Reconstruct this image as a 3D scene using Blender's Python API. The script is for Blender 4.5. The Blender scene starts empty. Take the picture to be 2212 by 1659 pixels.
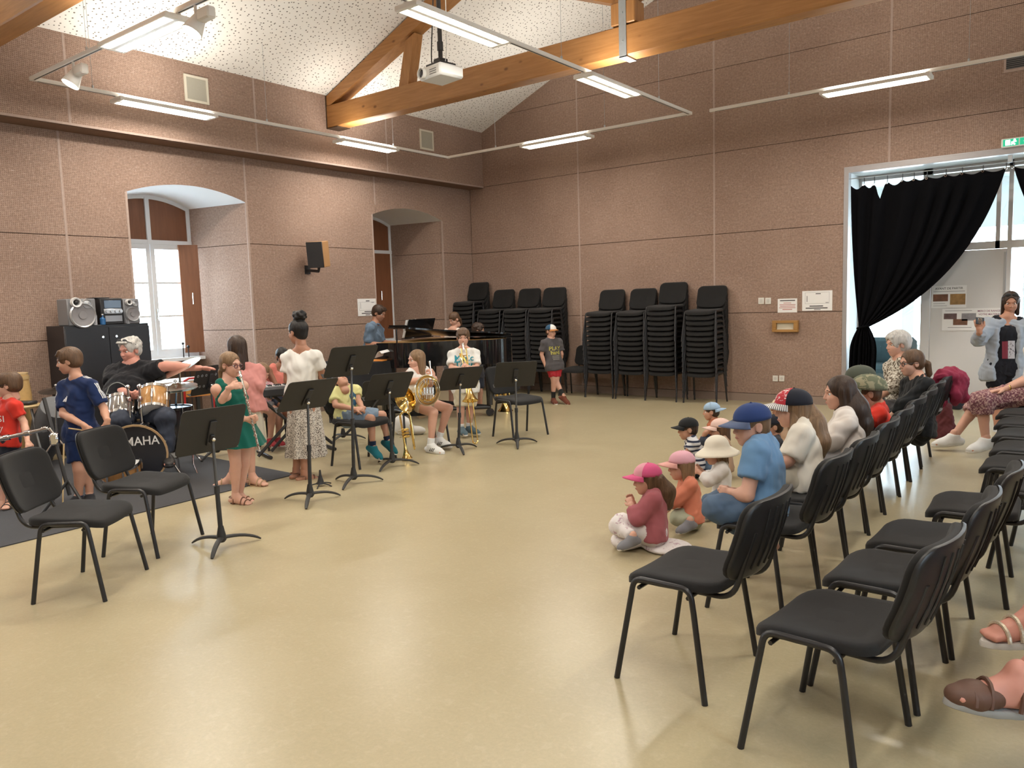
import bpy, math, random
import numpy as np
from mathutils import Vector, Matrix
from mathutils.bvhtree import BVHTree
random.seed(7); np.random.seed(7)
S = bpy.context.scene
COL = S.collection
# ---------------------------------------------------------------- camera
CAMH = 1.6
FPX, YAW, PIT, ROLL = 1689.8, -0.6554, -0.10398, 0.03072
def _axes():
    f = np.array([math.cos(PIT)*math.sin(YAW), math.cos(PIT)*math.cos(YAW), math.sin(PIT)])
    r = np.cross(f, [0, 0, 1.0]); r /= np.linalg.norm(r); d = np.cross(f, r)
    c, s = math.cos(ROLL), math.sin(ROLL)
    return np.array([c*r+s*d, -s*r+c*d, f])
AX = _axes()
ORG = np.array([0, 0, CAMH])
cam = bpy.data.cameras.new('camera'); camo = bpy.data.objects.new('camera', cam); COL.objects.link(camo)
cam.sensor_fit = 'HORIZONTAL'; cam.sensor_width = 36.0; cam.lens = FPX/2212*36; cam.clip_start = 0.05
Rm = Matrix(((AX[0][0], -AX[1][0], -AX[2][0]), (AX[0][1], -AX[1][1], -AX[2][1]), (AX[0][2], -AX[1][2], -AX[2][2])))
camo.matrix_world = Matrix.Translation((0, 0, CAMH)) @ Rm.to_4x4()
S.camera = camo
# ---------------------------------------------------------------- world + exposure
W = bpy.data.worlds.new('daylight'); S.world = W; W.use_nodes = True
bg = W.node_tree.nodes['Background']; bg.inputs[0].default_value = (0.80, 0.90, 1.0, 1); bg.inputs[1].default_value = 18.0
vs = S.view_settings
vs.view_transform = 'Standard'; vs.look = 'None'; vs.gamma = 1.0; vs.use_curve_mapping = False
vs.exposure = 0.12
LUM_DOWN, LUM_UP, LUM_COL = 36.0, 22.0, (1.0, 0.945, 0.85)
# ---------------------------------------------------------------- pixel helpers (photo pixels -> rays)
def ray(u, v):
    return AX.T @ np.array([(u-1106)/FPX, (v-829.5)/FPX, 1.0])
def onz(u, v, z=0.0):
    d = ray(u, v); return ORG + d*(z-CAMH)/d[2]
def onx(u, v, x):
    d = ray(u, v); return ORG + d*x/d[0]
def ony(u, v, y):
    d = ray(u, v); return ORG + d*y/d[1]
def atd(u, v, dep):
    return ORG + ray(u, v)*dep
def depth(P):
    return float(AX[2] @ (np.asarray(P, float)-ORG))
def camvec(r, dn, f):           # camera-frame direction (right, down, forward) -> world
    v = AX.T @ np.array([r, dn, f], float); return v/np.linalg.norm(v)
# ---------------------------------------------------------------- mesh helpers
def lin(c):
    if isinstance(c, str):
        c = tuple(int(c[i:i+2], 16)/255 for i in (0, 2, 4))
        return tuple(x/12.92 if x <= 0.04045 else ((x+0.055)/1.055)**2.4 for x in c)
    return c
class MB:
    def __init__(s): s.V = []; s.F = []
    def add(s, V, F):
        o = len(s.V); s.V += [tuple(map(float, v)) for v in V]; s.F += [tuple(i+o for i in f) for f in F]; return s
    def box(s, c, d, R=None, bev=0.0):
        hx, hy, hz = d[0]/2, d[1]/2, d[2]/2
        if bev > 0:
            b = min(bev, hx*.9, hy*.9, hz*.9); V = []; idx = {}
            def vid(p):
                k = tuple(round(x, 6) for x in p)
                if k not in idx: idx[k] = len(V); V.append(p)
                return idx[k]
            F = []
            H = (hx, hy, hz)
            for a in range(3):
                for sg in (-1, 1):
                    u, w = (a+1) % 3, (a+2) % 3
                    q = []
                    for su, sw in ((-1, -1), (1, -1), (1, 1), (-1, 1)):
                        p = [0, 0, 0]; p[a] = sg*H[a]; p[u] = su*(H[u]-b); p[w] = sw*(H[w]-b); q.append(vid(p))
                    F.append(q if sg > 0 else q[::-1])
            for a in range(3):
                u, w = (a+1) % 3, (a+2) % 3
                for su in (-1, 1):
                    for sw in (-1, 1):
                        p = []
                        for e in (-1, 1):
                            p1 = [0, 0, 0]; p1[a] = e*(H[a]-b); p1[u] = su*H[u]; p1[w] = sw*(H[w]-b)
                            p2 = [0, 0, 0]; p2[a] = e*(H[a]-b); p2[u] = su*(H[u]-b); p2[w] = sw*H[w]
                            p.append((vid(p1), vid(p2)))
                        q = [p[0][0], p[0][1], p[1][1], p[1][0]]
                        F.append(q if su*sw < 0 else q[::-1])
            for sx in (-1, 1):
                for sy in (-1, 1):
                    for sz in (-1, 1):
                        q = [vid([sx*hx, sy*(hy-b), sz*(hz-b)]), vid([sx*(hx-b), sy*hy, sz*(hz-b)]), vid([sx*(hx-b), sy*(hy-b), sz*hz])]
                        F.append(q if sx*sy*sz > 0 else q[::-1])
        else:
            V = [(x, y, z) for x in (-hx, hx) for y in (-hy, hy) for z in (-hz, hz)]
            F = [(0, 1, 3, 2), (4, 6, 7, 5), (0, 4, 5, 1), (2, 3, 7, 6), (0, 2, 6, 4), (1, 5, 7, 3)]
        V = np.array(V, float)
        F = [f if np.cross(V[f[1]]-V[f[0]], V[f[2]]-V[f[0]])@V[list(f)].mean(0) > 0 else f[::-1] for f in F]
        if R is not None: V = V @ np.asarray(R, float).T
        return s.add(V+np.array(c, float), F)
    def bb(s, a, b, bev=0.0):
        a = np.array(a, float); b = np.array(b, float); return s.box((a+b)/2, np.abs(b-a), None, bev)
    def tube(s, P, r, n=8, closed=False, cap=True, flat=None):
        P = [np.array(p, float) for p in P]; m = len(P)
        rr = list(r) if hasattr(r, '__len__') else [r]*m
        V = []; F = []
        T = []
        for i in range(m):
            a = P[(i-1) % m] if (closed or i > 0) else P[i]; b = P[(i+1) % m] if (closed or i < m-1) else P[i]
            t = b-a; T.append(t/(np.linalg.norm(t)+1e-12))
        ref = np.array([0, 0, 1.0]) if abs(T[0][2]) < .9 else np.array([1.0, 0, 0])
        u = np.cross(T[0], ref); u /= np.linalg.norm(u)
        for i in range(m):
            u = u-T[i]*(u@T[i]); u /= np.linalg.norm(u)+1e-12; w = np.cross(T[i], u)
            for k in range(n):
                a = 2*math.pi*k/n
                V.append(P[i]+rr[i]*(math.cos(a)*u+math.sin(a)*w*(flat or 1.0)))
        for i in range(m if closed else m-1):
            j = (i+1) % m
            for k in range(n):
                F.append((i*n+k, i*n+(k+1) % n, j*n+(k+1) % n, j*n+k))
        if cap and not closed:
            F.append(tuple(range(n))[::-1]); F.append(tuple((m-1)*n+k for k in range(n)))
        return s.add(V, F)
    def cyl(s, a, b, ra, rb=None, n=16):
        return s.tube([a, b], [ra, ra if rb is None else rb], n)
    def lathe(s, prof, n=20, o=(0, 0, 0), R=None, a0=0, a1=2*math.pi):
        full = abs(a1-a0-2*math.pi) < 1e-6; k = n if full else n+1
        V = []; F = []
        for (r, z) in prof:
            for i in range(k):
                a = a0+(a1-a0)*i/n; V.append((r*math.cos(a), r*math.sin(a), z))
        m = len(prof)
        for j in range(m-1):
            for i in range(n):
                i2 = (i+1) % k
                F.append((j*k+i, j*k+i2, (j+1)*k+i2, (j+1)*k+i))
        V = np.array(V, float)
        if R is not None: V = V @ np.asarray(R, float).T
        return s.add(V+np.array(o, float), F)
    def ell(s, c, r, n=16, m=10, R=None):
        prof = [(max(1e-4, math.sin(math.pi*j/m)), -math.cos(math.pi*j/m)) for j in range(m+1)]
        t = MB().lathe(prof, n); V = np.array(t.V)*np.array(r if hasattr(r, '__len__') else (r, r, r), float)
        if R is not None: V = V @ np.asarray(R, float).T
        return s.add(V+np.array(c, float), t.F)
    def prism(s, poly, axis, a, b):
        """2D polygon (ccw list) extruded along axis index from a to b; the other two axes in cyclic order"""
        n = len(poly); V = []
        for t in (a, b):
            for p in poly:
                q = [0, 0, 0]; q[axis] = t; q[(axis+1) % 3] = p[0]; q[(axis+2) % 3] = p[1]; V.append(q)
        F = [tuple(range(n))[::-1], tuple(range(n, 2*n))]
        for i in range(n):
            j = (i+1) % n; F.append((i, j, n+j, n+i))
        if b < a: F = [f[::-1] for f in F]
        return s.add(V, F)
    def grid(s, P, closed_u=False):
        """P[i][j] -> quads"""
        n = len(P); m = len(P[0]); V = [p for row in P for p in row]; F = []
        for i in range(n-1):
            for j in range(m if closed_u else m-1):
                j2 = (j+1) % m; F.append((i*m+j, i*m+j2, (i+1)*m+j2, (i+1)*m+j))
        return s.add(V, F)
    def xf(s, M, o=(0, 0, 0)):
        s.V = [tuple(v) for v in (np.array(s.V) @ np.asarray(M, float).T + np.array(o, float))]; return s
    def mesh(s, name, mat=None, ang=40):
        me = bpy.data.meshes.new(name); me.from_pydata(s.V, [], s.F); me.update()
        if ang:
            me.polygons.foreach_set('use_smooth', [True]*len(me.polygons)); me.set_sharp_from_angle(angle=math.radians(ang))
        if mat: me.materials.append(mat)
        return me
    def obj(s, name, mat=None, parent=None, ang=40):
        return mobj(name, s.mesh(name, mat, ang), parent)
def mobj(name, me, parent=None):
    o = bpy.data.objects.new(name, me); COL.objects.link(o)
    if parent is not None: o.parent = parent
    return o
def tag(o, label=None, cat=None, group=None, kind=None):
    if label: o['label'] = label
    if cat: o['category'] = cat
    if group: o['group'] = group
    if kind: o['kind'] = kind
    return o
def thing(name, label, cat, loc=(0, 0, 0), rz=0.0, group=None):
    o = bpy.data.objects.new(name, None); COL.objects.link(o); o.empty_display_size = 0.1
    o.location = tuple(map(float, loc)); o.rotation_euler = (0, 0, rz)
    return tag(o, label, cat, group)
def struct(o): o['kind'] = 'structure'; return o
def copy_tree(o, parent=None):
    c = o.copy(); COL.objects.link(c); c.parent = parent
    for ch in list(o.children): copy_tree(ch, c)
    return c
def rotz(a):
    c, s = math.cos(a), math.sin(a); return np.array([[c, -s, 0], [s, c, 0], [0, 0, 1.0]])
def frame(f, up=(0, 0, 1)):
    """columns: right, forward, up"""
    f = np.array(f, float); f /= np.linalg.norm(f); r = np.cross(f, up); r /= np.linalg.norm(r); u = np.cross(r, f)
    return np.stack([r, f, u], 1)
def bez(P, n=12):
    P = [np.array(p, float) for p in P]; out = []
    for i in range(n+1):
        t = i/n; Q = P
        while len(Q) > 1: Q = [Q[k]*(1-t)+Q[k+1]*t for k in range(len(Q)-1)]
        out.append(Q[0])
    return out
def fillet(P, r=0.05, n=5):
    """round the corners of a polyline"""
    P = [np.array(p, float) for p in P]; out = [P[0]]
    for i in range(1, len(P)-1):
        a = P[i-1]-P[i]; b = P[i+1]-P[i]; la, lb = np.linalg.norm(a), np.linalg.norm(b)
        k = min(r, la*.48, lb*.48); out += bez([P[i]+a/la*k, P[i], P[i]+b/lb*k], n)
    out.append(P[-1]); return out
# ---------------------------------------------------------------- materials
_M = {}
def mat(name, col=(.5, .5, .5), rough=.5, metal=0.0, spec=.5, coat=0.0, sheen=0.0, emit=None, es=0.0, var=0.0, vscale=30.0, bump=0.0, bscale=200.0, alpha=None, sub=0.0):
    if name in _M: return _M[name]
    m = bpy.data.materials.new(name); m.use_nodes = True; nt = m.node_tree; N = nt.nodes; L = nt.links
    b = N['Principled BSDF']; c = lin(col)
    b.inputs['Base Color'].default_value = (*c, 1); b.inputs['Roughness'].default_value = rough
    b.inputs['Metallic'].default_value = metal; b.inputs['Specular IOR Level'].default_value = spec
    if coat: b.inputs['Coat Weight'].default_value = coat; b.inputs['Coat Roughness'].default_value = .1
    if sheen: b.inputs['Sheen Weight'].default_value = sheen
    if sub: b.inputs['Subsurface Weight'].default_value = sub; b.inputs['Subsurface Radius'].default_value = (.01, .004, .002); b.inputs['Subsurface Scale'].default_value = 1.0
    if emit is not None: b.inputs['Emission Color'].default_value = (*lin(emit), 1); b.inputs['Emission Strength'].default_value = es
    if var or bump:
        tc = N.new('ShaderNodeTexCoord')
    if var:
        nz = N.new('ShaderNodeTexNoise'); nz.inputs['Scale'].default_value = vscale; nz.inputs['Detail'].default_value = 4
        L.new(tc.outputs['Object'], nz.inputs['Vector'])
        mx = N.new('ShaderNodeMix'); mx.data_type = 'RGBA'
        mx.inputs[6].default_value = (*[x*(1-var) for x in c], 1); mx.inputs[7].default_value = (*[min(1, x*(1+var)) for x in c], 1)
        L.new(nz.outputs['Fac'], mx.inputs[0]); L.new(mx.outputs[2], b.inputs['Base Color'])
    if bump:
        n2 = N.new('ShaderNodeTexNoise'); n2.inputs['Scale'].default_value = bscale; n2.inputs['Detail'].default_value = 3
        L.new(tc.outputs['Object'], n2.inputs['Vector'])
        bp = N.new('ShaderNodeBump'); bp.inputs['Strength'].default_value = bump; bp.inputs['Distance'].default_value = .002
        L.new(n2.outputs['Fac'], bp.inputs['Height']); L.new(bp.outputs['Normal'], b.inputs['Normal'])
    _M[name] = m; return m
class NG:
    """small node helper"""
    def __init__(s, name):
        s.m = bpy.data.materials.new(name); s.m.use_nodes = True; s.nt = s.m.node_tree; s.b = s.nt.nodes['Principled BSDF']; _M[name] = s.m
    def n(s, t, **kw):
        x = s.nt.nodes.new(t)
        for k, v in kw.items(): setattr(x, k, v)
        return x
    def l(s, a, b): s.nt.links.new(a, b)
    def pos(s): return s.n('ShaderNodeNewGeometry').outputs['Position']
    def objc(s): return s.n('ShaderNodeTexCoord').outputs['Object']
    def math(s, op, a, b=None, c=None):
        x = s.n('ShaderNodeMath', operation=op)
        for i, v in enumerate((a, b, c)):
            if v is None: continue
            if isinstance(v, (int, float)): x.inputs[i].default_value = v
            else: s.l(v, x.inputs[i])
        return x.outputs[0]
    def sep(s, v):
        x = s.n('ShaderNodeSeparateXYZ'); s.l(v, x.inputs[0]); return x.outputs
    def comb(s, a, b, c):
        x = s.n('ShaderNodeCombineXYZ')
        for i, v in enumerate((a, b, c)):
            if isinstance(v, (int, float)): x.inputs[i].default_value = v
            else: s.l(v, x.inputs[i])
        return x.outputs[0]
    def mapping(s, v, scale=(1, 1, 1), rot=(0, 0, 0), loc=(0, 0, 0)):
        x = s.n('ShaderNodeMapping'); s.l(v, x.inputs[0]); x.inputs['Scale'].default_value = scale; x.inputs['Rotation'].default_value = rot; x.inputs['Location'].default_value = loc; return x.outputs[0]
    def noise(s, v, scale, detail=4, rough=.5, dist=0.0):
        x = s.n('ShaderNodeTexNoise'); s.l(v, x.inputs['Vector']); x.inputs['Scale'].default_value = scale; x.inputs['Detail'].default_value = detail; x.inputs['Roughness'].default_value = rough; x.inputs['Distortion'].default_value = dist; return x.outputs['Fac']
    def ramp(s, f, stops):
        x = s.n('ShaderNodeValToRGB'); s.l(f, x.inputs[0]); e = x.color_ramp.elements
        while len(e) < len(stops): e.new(.5)
        for i, (p, c) in enumerate(stops):
            e[i].position = p; c = lin(c) if not isinstance(c, (int, float)) else (c, c, c); e[i].color = (*c, 1)
        return x.outputs[0]
    def mix(s, f, a, b, bt='MIX'):
        x = s.n('ShaderNodeMix', data_type='RGBA', blend_type=bt)
        for i, v in ((0, f), (6, a), (7, b)):
            if isinstance(v, (int, float)): x.inputs[i].default_value = v if i == 0 else (v, v, v, 1)
            elif isinstance(v, (tuple, str)): x.inputs[i].default_value = (*lin(v), 1)
            else: s.l(v, x.inputs[i])
        return x.outputs[2]
    def bump(s, h, strength=.3, dist=.002):
        x = s.n('ShaderNodeBump'); x.inputs['Strength'].default_value = strength; x.inputs['Distance'].default_value = dist; s.l(h, x.inputs['Height']); s.l(x.outputs[0], s.b.inputs['Normal'])
    def col(s, v): s.l(v, s.b.inputs['Base Color'])
    def rough(s, v):
        if isinstance(v, (int, float)): s.b.inputs['Roughness'].default_value = v
        else: s.l(v, s.b.inputs['Roughness'])
def panel_mat(name, ax, dots=True):
    g = NG(name); p = g.pos(); x, y, z = g.sep(p)
    u = y if ax == 'y' else x
    v2 = g.comb(u if dots else g.math('ADD', x, y), z, 0.0)
    a = g.noise(g.mapping(v2, (14, 60, 1), (0, 0, .25)), 1.4, 5, .6, 1.2)
    b = g.noise(g.mapping(v2, (60, 14, 1), (0, 0, .5)), 1.2, 5, .6, 1.2)
    c = g.noise(v2, 1.1, 3)
    base = g.ramp(c, [(0.0, (.270, .180, .138)), (1.0, (.430, .305, .243))])
    sa = g.ramp(a, [(.57, 0.0), (.72, 1.0)]); sb = g.ramp(b, [(.60, 0.0), (.74, 1.0)])
    st = g.math('MULTIPLY', g.math('MAXIMUM', sa, sb), .55)
    col = g.mix(st, base, (.62, .49, .42))
    dk = g.ramp(g.noise(v2, 34, 6, .75), [(.35, .72), (.6, 1.08)])
    col = g.mix(1.0, col, dk, 'MULTIPLY')
    fu = g.math('SUBTRACT', g.math('FRACT', g.math('MULTIPLY', u, 50.0)), .5)
    fz = g.math('SUBTRACT', g.math('FRACT', g.math('MULTIPLY', z, 50.0)), .5)
    r2 = g.math('ADD', g.math('MULTIPLY', fu, fu), g.math('MULTIPLY', fz, fz))
    dot = g.math('LESS_THAN', r2, .075)
    if dots: col = g.mix(g.math('MULTIPLY', dot, .5), col, (.10, .05, .03))
    g.col(col); g.rough(.95); g.b.inputs['Specular IOR Level'].default_value = .15
    g.bump(a, .35, .003); return g.m
M_PL = panel_mat('wood_wool_panel_side', 'y'); M_PB = panel_mat('wood_wool_panel_gable', 'x')
M_GAP = mat('joint_dark', (.10, .065, .048), .95, spec=.1)
M_STRIP = mat('joint_strip', (.40, .305, .26), .9, spec=.2, var=.15)
M_PLASTER = mat('white_plaster', (.80, .80, .80), .9, spec=.2, bump=.1)
M_WHITE = mat('white_paint', (.80, .79, .76), .5, var=.03, vscale=5)
M_FRAMEW = mat('window_paint', (.72, .74, .76), .5, var=.03)
M_TRACK = mat('track_white', (.74, .72, .68), .4, var=.02)
M_BLACK = mat('black_metal', (.018, .018, .02), .42, spec=.5, var=.1)
M_BLKPL = mat('black_plastic', (.022, .022, .024), .5, var=.15)
M_CHROME = mat('chrome', (.78, .79, .80), .12, metal=1.0)
M_STEEL = mat('galvanised_steel', (.42, .45, .47), .45, metal=.85, var=.12, vscale=20)
M_BRASS = mat('brass', (.86, .62, .22), .14, metal=1.0)
M_SILVER = mat('silver_plate', (.82, .80, .76), .18, metal=1.0)
def floor_mat():
    g = NG('linoleum'); p = g.pos(); x, y, z = g.sep(p)
    a = g.noise(p, 2.2, 6, .6, .5); c = g.noise(p, 60, 4, .7)
    col = g.ramp(a, [(0.0, (.385, .322, .192)), (1.0, (.485, .418, .268))])
    col = g.mix(g.math('MULTIPLY', g.ramp(g.noise(p, 22, 5, .65, .6), [(.52, 0.0), (.70, 1.0)]), .16), col, (.66, .60, .46))
    col = g.mix(1.0, col, g.ramp(c, [(.3, .93), (.7, 1.05)]), 'MULTIPLY')
    g.col(col); g.rough(.29); g.b.inputs['Specular IOR Level'].default_value = .5
    return g.m
M_FLOOR = floor_mat()
def ceil_mat():
    g = NG('perforated_ceiling'); p = g.pos(); x, y, z = g.sep(p)
    v = g.comb(g.math('MULTIPLY', x, 1.085), y, 0.0)
    vo = g.n('ShaderNodeTexVoronoi', voronoi_dimensions='2D', feature='F1'); g.l(v, vo.inputs['Vector']); vo.inputs['Scale'].default_value = 15.0; vo.inputs['Randomness'].default_value = .85
    wn = g.n('ShaderNodeTexWhiteNoise', noise_dimensions='3D'); g.l(vo.outputs['Color'], wn.inputs['Vector'])
    thr = g.math('ADD', g.math('MULTIPLY', wn.outputs['Value'], .065), .095)
    dot = g.math('LESS_THAN', vo.outputs['Distance'], thr)
    g.col(g.mix(dot, (.82, .80, .76), (.18, .165, .15))); g.rough(.9); g.b.inputs['Specular IOR Level'].default_value = .15; return g.m
M_CEIL = ceil_mat()
def wood_mat(name, c1, c2, knot=True, axis=0, scale=1.0, rough=.45):
    g = NG(name); p = g.objc()
    sc = [9*scale]*3; sc[axis] = .7*scale
    a = g.noise(g.mapping(p, tuple(sc)), 3.0, 6, .6, .6)
    col = g.ramp(a, [(.3, c1), (.7, c2)])
    if knot:
        sk = [2.6]*3; sk[axis] = 1.5
        vo = g.n('ShaderNodeTexVoronoi', feature='F1'); g.l(g.mapping(p, tuple(sk)), vo.inputs['Vector']); vo.inputs['Scale'].default_value = 2.0
        k = g.ramp(vo.outputs['Distance'], [(.05, 1.0), (.13, 0.0)])
        col = g.mix(g.math('MULTIPLY', k, .75), col, (.10, .035, .01))
    g.col(col); g.rough(rough); return g.m
M_BEAM = wood_mat('glulam_timber', (.30, .130, .036), (.42, .20, .065), True, 0)
M_BEAMZ = wood_mat('post_timber', (.30, .130, .036), (.42, .20, .065), True, 2)
M_SHUT = wood_mat('brown_shutter', (.17, .062, .025), (.22, .085, .036), False, 2, rough=.5)
def glass_mat(name, tint=(.92, .97, .98), gl=.07):
    m = bpy.data.materials.new(name); m.use_nodes = True; nt = m.node_tree; nt.nodes.clear()
    o = nt.nodes.new('ShaderNodeOutputMaterial'); t = nt.nodes.new('ShaderNodeBsdfTransparent'); t.inputs[0].default_value = (*tint, 1)
    gg = nt.nodes.new('ShaderNodeBsdfGlossy'); gg.inputs['Roughness'].default_value = .03; mx = nt.nodes.new('ShaderNodeMixShader'); mx.inputs[0].default_value = gl
    nt.links.new(t.outputs[0], mx.inputs[1]); nt.links.new(gg.outputs[0], mx.inputs[2]); nt.links.new(mx.outputs[0], o.inputs[0]); _M[name] = m; return m
M_GLASS = glass_mat('window_glass')
# ================================================================ STRUCTURE
XL, XU, SOF, YB, XR, YR = -9.731, -9.397, 3.74, 11.535, 0.95, -4.2
XC = (XL+XR)/2; XRU = 2*XC-XU; EAVE = 4.735; SLOPE = .415
RIDGE = EAVE+SLOPE*(XC-XU)
def roof(x): return EAVE+SLOPE*((x-XU) if x < XC else (XRU-x))
NICHES = [-2.31, 1.75, 5.81, 9.87]; NH, NB, ND = .85, .64, 1.15
SPR, RISE = 3.105, .155
DX0, DX1, DZ = -2.97, .69, 3.25
def arch(t, half):  # t offset from centre
    return SPR+RISE*(1-(t/half)**2)
fl = MB(); fl.bb((XL-1.2, YR-.2, -.06), (XR+1.2, 12.25, 0)); struct(fl.obj('floor', M_FLOOR))
def clip(poly, n, d):   # keep n.p <= d
    out = []
    for i in range(len(poly)):
        a, b = poly[i], poly[(i+1) % len(poly)]
        da, db = n[0]*a[0]+n[1]*a[1]-d, n[0]*b[0]+n[1]*b[1]-d
        if da <= 0: out.append(a)
        if da*db < 0:
            t = da/(da-db); out.append((a[0]+(b[0]-a[0])*t, a[1]+(b[1]-a[1])*t))
    return out
def mirror(mb, do):
    if do:
        mb.V = [(2*XC-x, y, z) for x, y, z in mb.V]; mb.F = [f[::-1] for f in mb.F]
    return mb
ZR = [.119, 1.325, 2.537, SOF]
YC = [YR, -3.10, -.66, 1.78, 4.22, 6.66, 9.10, YB]
M_REV = panel_mat('wood_wool_reveal', 'y', False)
def side_wall(wname, mir):
    bk = MB(); ys = []
    for c in NICHES: ys += [c-NH, c+NH]
    lo = [YR]+[c+NH for c in NICHES]; hi = [c-NH for c in NICHES]+[YB+.2]
    lb = [YR]+[c+NB for c in NICHES]; hb = [c-NB for c in NICHES]+[YB+.2]
    for a, b, a2, b2 in zip(lo, hi, lb, hb):
        bk.prism([(XL-.022, a+.021 if a > YR else a), (XL-ND-.12, a2+.021 if a > YR else a), (XL-ND-.12, b2-.021 if b < YB else b), (XL-.022, b-.021 if b < YB else b)][::-1], 2, 0, SOF)
    for c in NICHES:
        bk.bb((XL-ND-.12, c-NH, SPR+RISE+.03), (XL-.022, c+NH, SOF)); bk.bb((XL-ND-.12, c-NB, 0), (XL-ND+.02, c+NB, .93))
        # spandrels over the arch
        for s in (-1, 1):
            P = [(c+s*NH*k/8, arch(NH*k/8, NH)+.012) for k in range(9)]
            poly = P+[(c+s*NH, SPR+RISE+.04), (c, SPR+RISE+.04)]
            bk.prism(poly if s < 0 else poly[::-1], 0, XL-.022, XL-.10)
    bk.bb((XL-ND-.12, YR, SOF), (XU-.021, YB+.2, RIDGE*.75))
    w = struct(mirror(bk, mir).obj(wname, M_GAP, None, 0))
    g = .004
    for i in range(len(YC)-1):
        c0, c1 = YC[i]+g, YC[i+1]-g
        for r in range(3):
            z0, z1 = ZR[r]+g, ZR[r+1]-g
            segs = [(c0, c1)]
            if r < 2:
                for c in NICHES:
                    ns = []
                    for a, b in segs:
                        if c+NH <= a or c-NH >= b: ns.append((a, b)); continue
                        if c-NH > a+.02: ns.append((a, c-NH))
                        if c+NH < b-.02: ns.append((c+NH, b))
                    segs = ns
            for a, b in segs:
                poly = []
                if r < 2: poly = [(a, z0), (b, z0)]
                else:
                    poly = [(a, z0)]
                    if any(abs(a-c) < NH for c in NICHES): poly = []
                    for c in NICHES:
                        if c+NH <= a or c-NH >= b: continue
                        for k in range(17):
                            t = -NH+2*NH*k/16; y = c+t
                            if y < a-1e-6 or y > b+1e-6: continue
                            if k == 0: poly.append((y, z0))
                            poly.append((y, arch(t, NH)))
                            if k == 16: poly.append((y, z0))
                        if c-NH < a < c+NH: poly.insert(0, (a, arch(a-c, NH)))
                        if c-NH < b < c+NH: poly.append((b, arch(b-c, NH)))
                    if not any(c-NH < b < c+NH for c in NICHES): poly.append((b, z0))
                poly += [(b, z1), (a, z1)]
                mirror(MB().prism(poly, 0, XL-.02, XL), mir).obj('wall_panel', M_PL, w, 0)
    for y in YC[1:-1]:
        if not any(abs(y-c) < NH-.001 for c in NICHES):
            mirror(MB().bb((XL-.01, y-.013, .12), (XL+.003, y+.013, SOF)), mir).obj('joint_strip', M_STRIP, w, 0)
        else:
            mirror(MB().bb((XL-.01, y-.013, SPR+RISE+.01), (XL+.003, y+.013, SOF)), mir).obj('joint_strip', M_STRIP, w, 0)
        mirror(MB().bb((XU-.01, y-.013, SOF+.01), (XU+.003, y+.013, EAVE)), mir).obj('joint_strip', M_STRIP, w, 0)
    for i in range(len(YC)-1):
        mirror(MB().bb((XU-.02, YC[i]+g, SOF), (XU, YC[i+1]-g, EAVE+.02)), mir).obj('bulkhead_panel', M_PL, w, 0)
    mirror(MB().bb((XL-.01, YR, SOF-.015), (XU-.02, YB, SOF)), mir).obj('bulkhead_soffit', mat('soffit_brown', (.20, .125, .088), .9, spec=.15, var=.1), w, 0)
    mirror(MB().bb((XU-.005, YR, SOF-.008), (XU+.006, YB, SOF+.018)), mir).obj('bulkhead_edge_bead', M_STRIP, w, 0)
    # niches: splayed reveals, arched soffit, window
    for wi, c in enumerate(NICHES):
        for s in (-1, 1):
            for r in range(3):
                z0, z1 = (0 if r == 0 else ZR[r]+g), min(ZR[r+1], SPR+.02)-g
                y0, y1 = c+s*NH, c+s*NB; x0, x1 = XL-.0205, XL-ND
                q = [(x0, y0), (x1, y1), (x1, y1+s*.02), (x0, y0+s*.02)]
                mirror(MB().prism(q if s < 0 else q[::-1], 2, z0, z1), mir).obj('reveal_panel', M_REV, w, 0)
            mirror(MB().bb((XL-.02, c+s*NH-.014, .0), (XL+.004, c+s*NH+.014, SPR)), mir).obj('corner_bead', M_STRIP, w, 0)
        sb = MB(); P = []
        for x, half in ((XL, NH), (XL-ND, NB)):
            P.append([(x, c+half*(-1+k/8), arch(half*(-1+k/8), half)) for k in range(17)])
        sb.grid(P); P2 = [[(p[0], p[1], p[2]+.01) for p in row] for row in P][::-1]; sb.grid(P2)
        mirror(sb, mir).obj('arch_soffit', M_PLASTER, w)
        make_window(wi, c, mir)
    return w
wcount = [0]
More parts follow.
